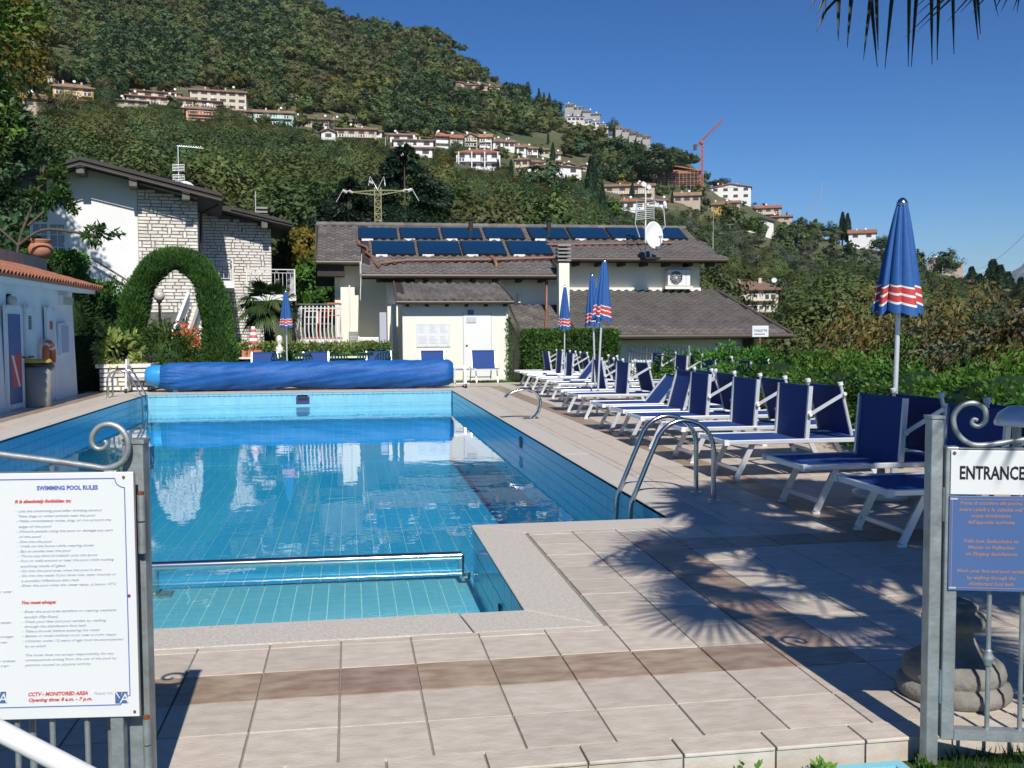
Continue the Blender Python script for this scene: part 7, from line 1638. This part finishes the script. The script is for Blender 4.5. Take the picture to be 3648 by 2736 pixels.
def clear(px, py, wpx, hpx):
    """leave the houses their openings: trees whose crown would stand in front of a facade are not planted"""
    for a, b, c, d in house_px:
        if a-wpx*.35 < px < b+wpx*.35 and c < py-hpx*.15 and py-hpx < d-.22*(d-c): return False
    return True
def project(p):
    v = np.asarray(p)-CAM; z = v@FW; return W0/2+F0*(v@RT)/z, H0/2-F0*(v@UP)/z
rg = np.random.default_rng(3)
a_deg = -34.
rows_r = [72.]
while rows_r[-1] < 1250: rows_r.append(rows_r[-1]+max(4.0, rows_r[-1]*.0135))
for r in rows_r:
    sp = max(4.2, r*.0105)
    for a in np.arange(R(-30), R(44), sp/r):
        aa = a+rg.uniform(-.5, .5)*sp/r; rr = r+rg.uniform(-.5, .5)*sp*1.2
        if rr > rR(aa)*1.04: continue
        if rr < r0(aa)*1.0+2: continue
        x, y = rr*math.sin(aa), rr*math.cos(aa); z = float(ground_z(x, y)); deg = math.degrees(aa)
        px, py = project((x, y, z)); w = sp*rg.uniform(1.15, 1.9)*(1.25 if rr < 200 else 1)
        # open ground: meadows and the olive grove
        mead = math.sin(x*.027+2)*math.cos(y*.021+1)+.5*math.sin(x*.06+y*.05)
        if 2600 < px < 3250 and 870 < py < 1010 and rg.random() < .80: continue
        if 2550 < px < 3300 and 1010 <= py < 1120 and rg.random() < .45: continue
        if 1950 < px < 2500 and 735 < py < 850 and rg.random() < .8: continue
        if 140 < px < 520 and 520 < py < 590 and rg.random() < .85: continue
        if 2130 < px < 2250 and 505 < py < 535 and rg.random() < .6: continue
        if px < 2500 and rr > 200 and py < 420 and mead > .98: continue
        h = w*rg.uniform(.85, 1.15)
        if not clear(px, py, w/rr*F0, h/rr*F0*1.05) and rg.random() > .018: 
            w *= .5; h = w*.9
            if not clear(px, py, w/rr*F0, h/rr*F0):
                w *= .5; h = w*.8
                if not clear(px, py, w/rr*F0, h/rr*F0): continue
        if rr > rR(aa)*.85: w *= .75; h *= .68
        pts.append((x, y, z-.15*h)); scs.append((w, w, h))
        zone = math.sin(px*.004+py*.011)+.6*math.sin(px*.013-py*.006)
        u = rg.random()
        if deg > 14 and py > 800: idx.append(rg.choice([6, 6, 0, 1, 3]))
        elif u < .035 and py > 300: idx.append(5)
        elif zone > .45: idx.append(rg.choice([2, 2, 0, 1]))
        elif zone < -.5: idx.append(rg.choice([3, 4, 3, 0]))
        else: idx.append(rg.choice([0, 1, 0, 1, 3, 2]))
        if rr < 330: idx[-1] += 7
print('forest crowns', len(pts))
me = bpy.data.meshes.new('forest'); me.vertices.add(len(pts)); me.vertices.foreach_set('co', np.array(pts, np.float32).ravel())
at_ = me.attributes.new('sc', 'FLOAT_VECTOR', 'POINT'); at_.data.foreach_set('vector', np.array(scs, np.float32).ravel())
at_ = me.attributes.new('kind_index', 'INT', 'POINT'); at_.data.foreach_set('value', np.array(idx, np.int32))
fo = tag(link('forest', me), 'dense mixed forest covering the whole hillside behind the village', 'forest', kind='stuff')
ng = bpy.data.node_groups.new('scatter', 'GeometryNodeTree'); ng.interface.new_socket('Geometry', in_out='INPUT', socket_type='NodeSocketGeometry'); ng.interface.new_socket('Geometry', in_out='OUTPUT', socket_type='NodeSocketGeometry')
N = ng.nodes; Lk = ng.links; gi = N.new('NodeGroupInput'); go = N.new('NodeGroupOutput'); iop = N.new('GeometryNodeInstanceOnPoints'); ci = N.new('GeometryNodeCollectionInfo')
ci.inputs['Collection'].default_value = src; ci.inputs['Separate Children'].default_value = True; ci.inputs['Reset Children'].default_value = True
s1_ = N.new('GeometryNodeInputNamedAttribute'); s1_.data_type = 'FLOAT_VECTOR'; s1_.inputs['Name'].default_value = 'sc'
s2_ = N.new('GeometryNodeInputNamedAttribute'); s2_.data_type = 'INT'; s2_.inputs['Name'].default_value = 'kind_index'
rv = N.new('FunctionNodeRandomValue'); rv.data_type = 'FLOAT_VECTOR'; rv.inputs[0].default_value = (0, 0, 0); rv.inputs[1].default_value = (.12, .12, 6.283)
Lk.new(gi.outputs[0], iop.inputs['Points']); Lk.new(ci.outputs[0], iop.inputs['Instance']); iop.inputs['Pick Instance'].default_value = True
Lk.new(s2_.outputs['Attribute'], iop.inputs['Instance Index']); Lk.new(s1_.outputs['Attribute'], iop.inputs['Scale']); Lk.new(rv.outputs[0], iop.inputs['Rotation']); Lk.new(iop.outputs[0], go.inputs[0])
fo.modifiers.new('scatter', 'NODES').node_group = ng

# --- the air between here and the far shore
hz = M().box((-2600, -3600, -95), (11500, 10500, 860)).obj('haze'); tag(hz, kind='stuff')
hm = bpy.data.materials.new('haze'); hm.use_nodes = True; hn = hm.node_tree.nodes; hn.remove(hn['Principled BSDF']); pv = hn.new('ShaderNodeVolumePrincipled')
pv.inputs['Color'].default_value = (.72, .85, 1, 1); pv.inputs['Density'].default_value = .000045; pv.inputs['Anisotropy'].default_value = .0
hm.node_tree.links.new(pv.outputs[0], hn['Material Output'].inputs['Volume']); hz.data.materials.clear(); hz.data.materials.append(hm)
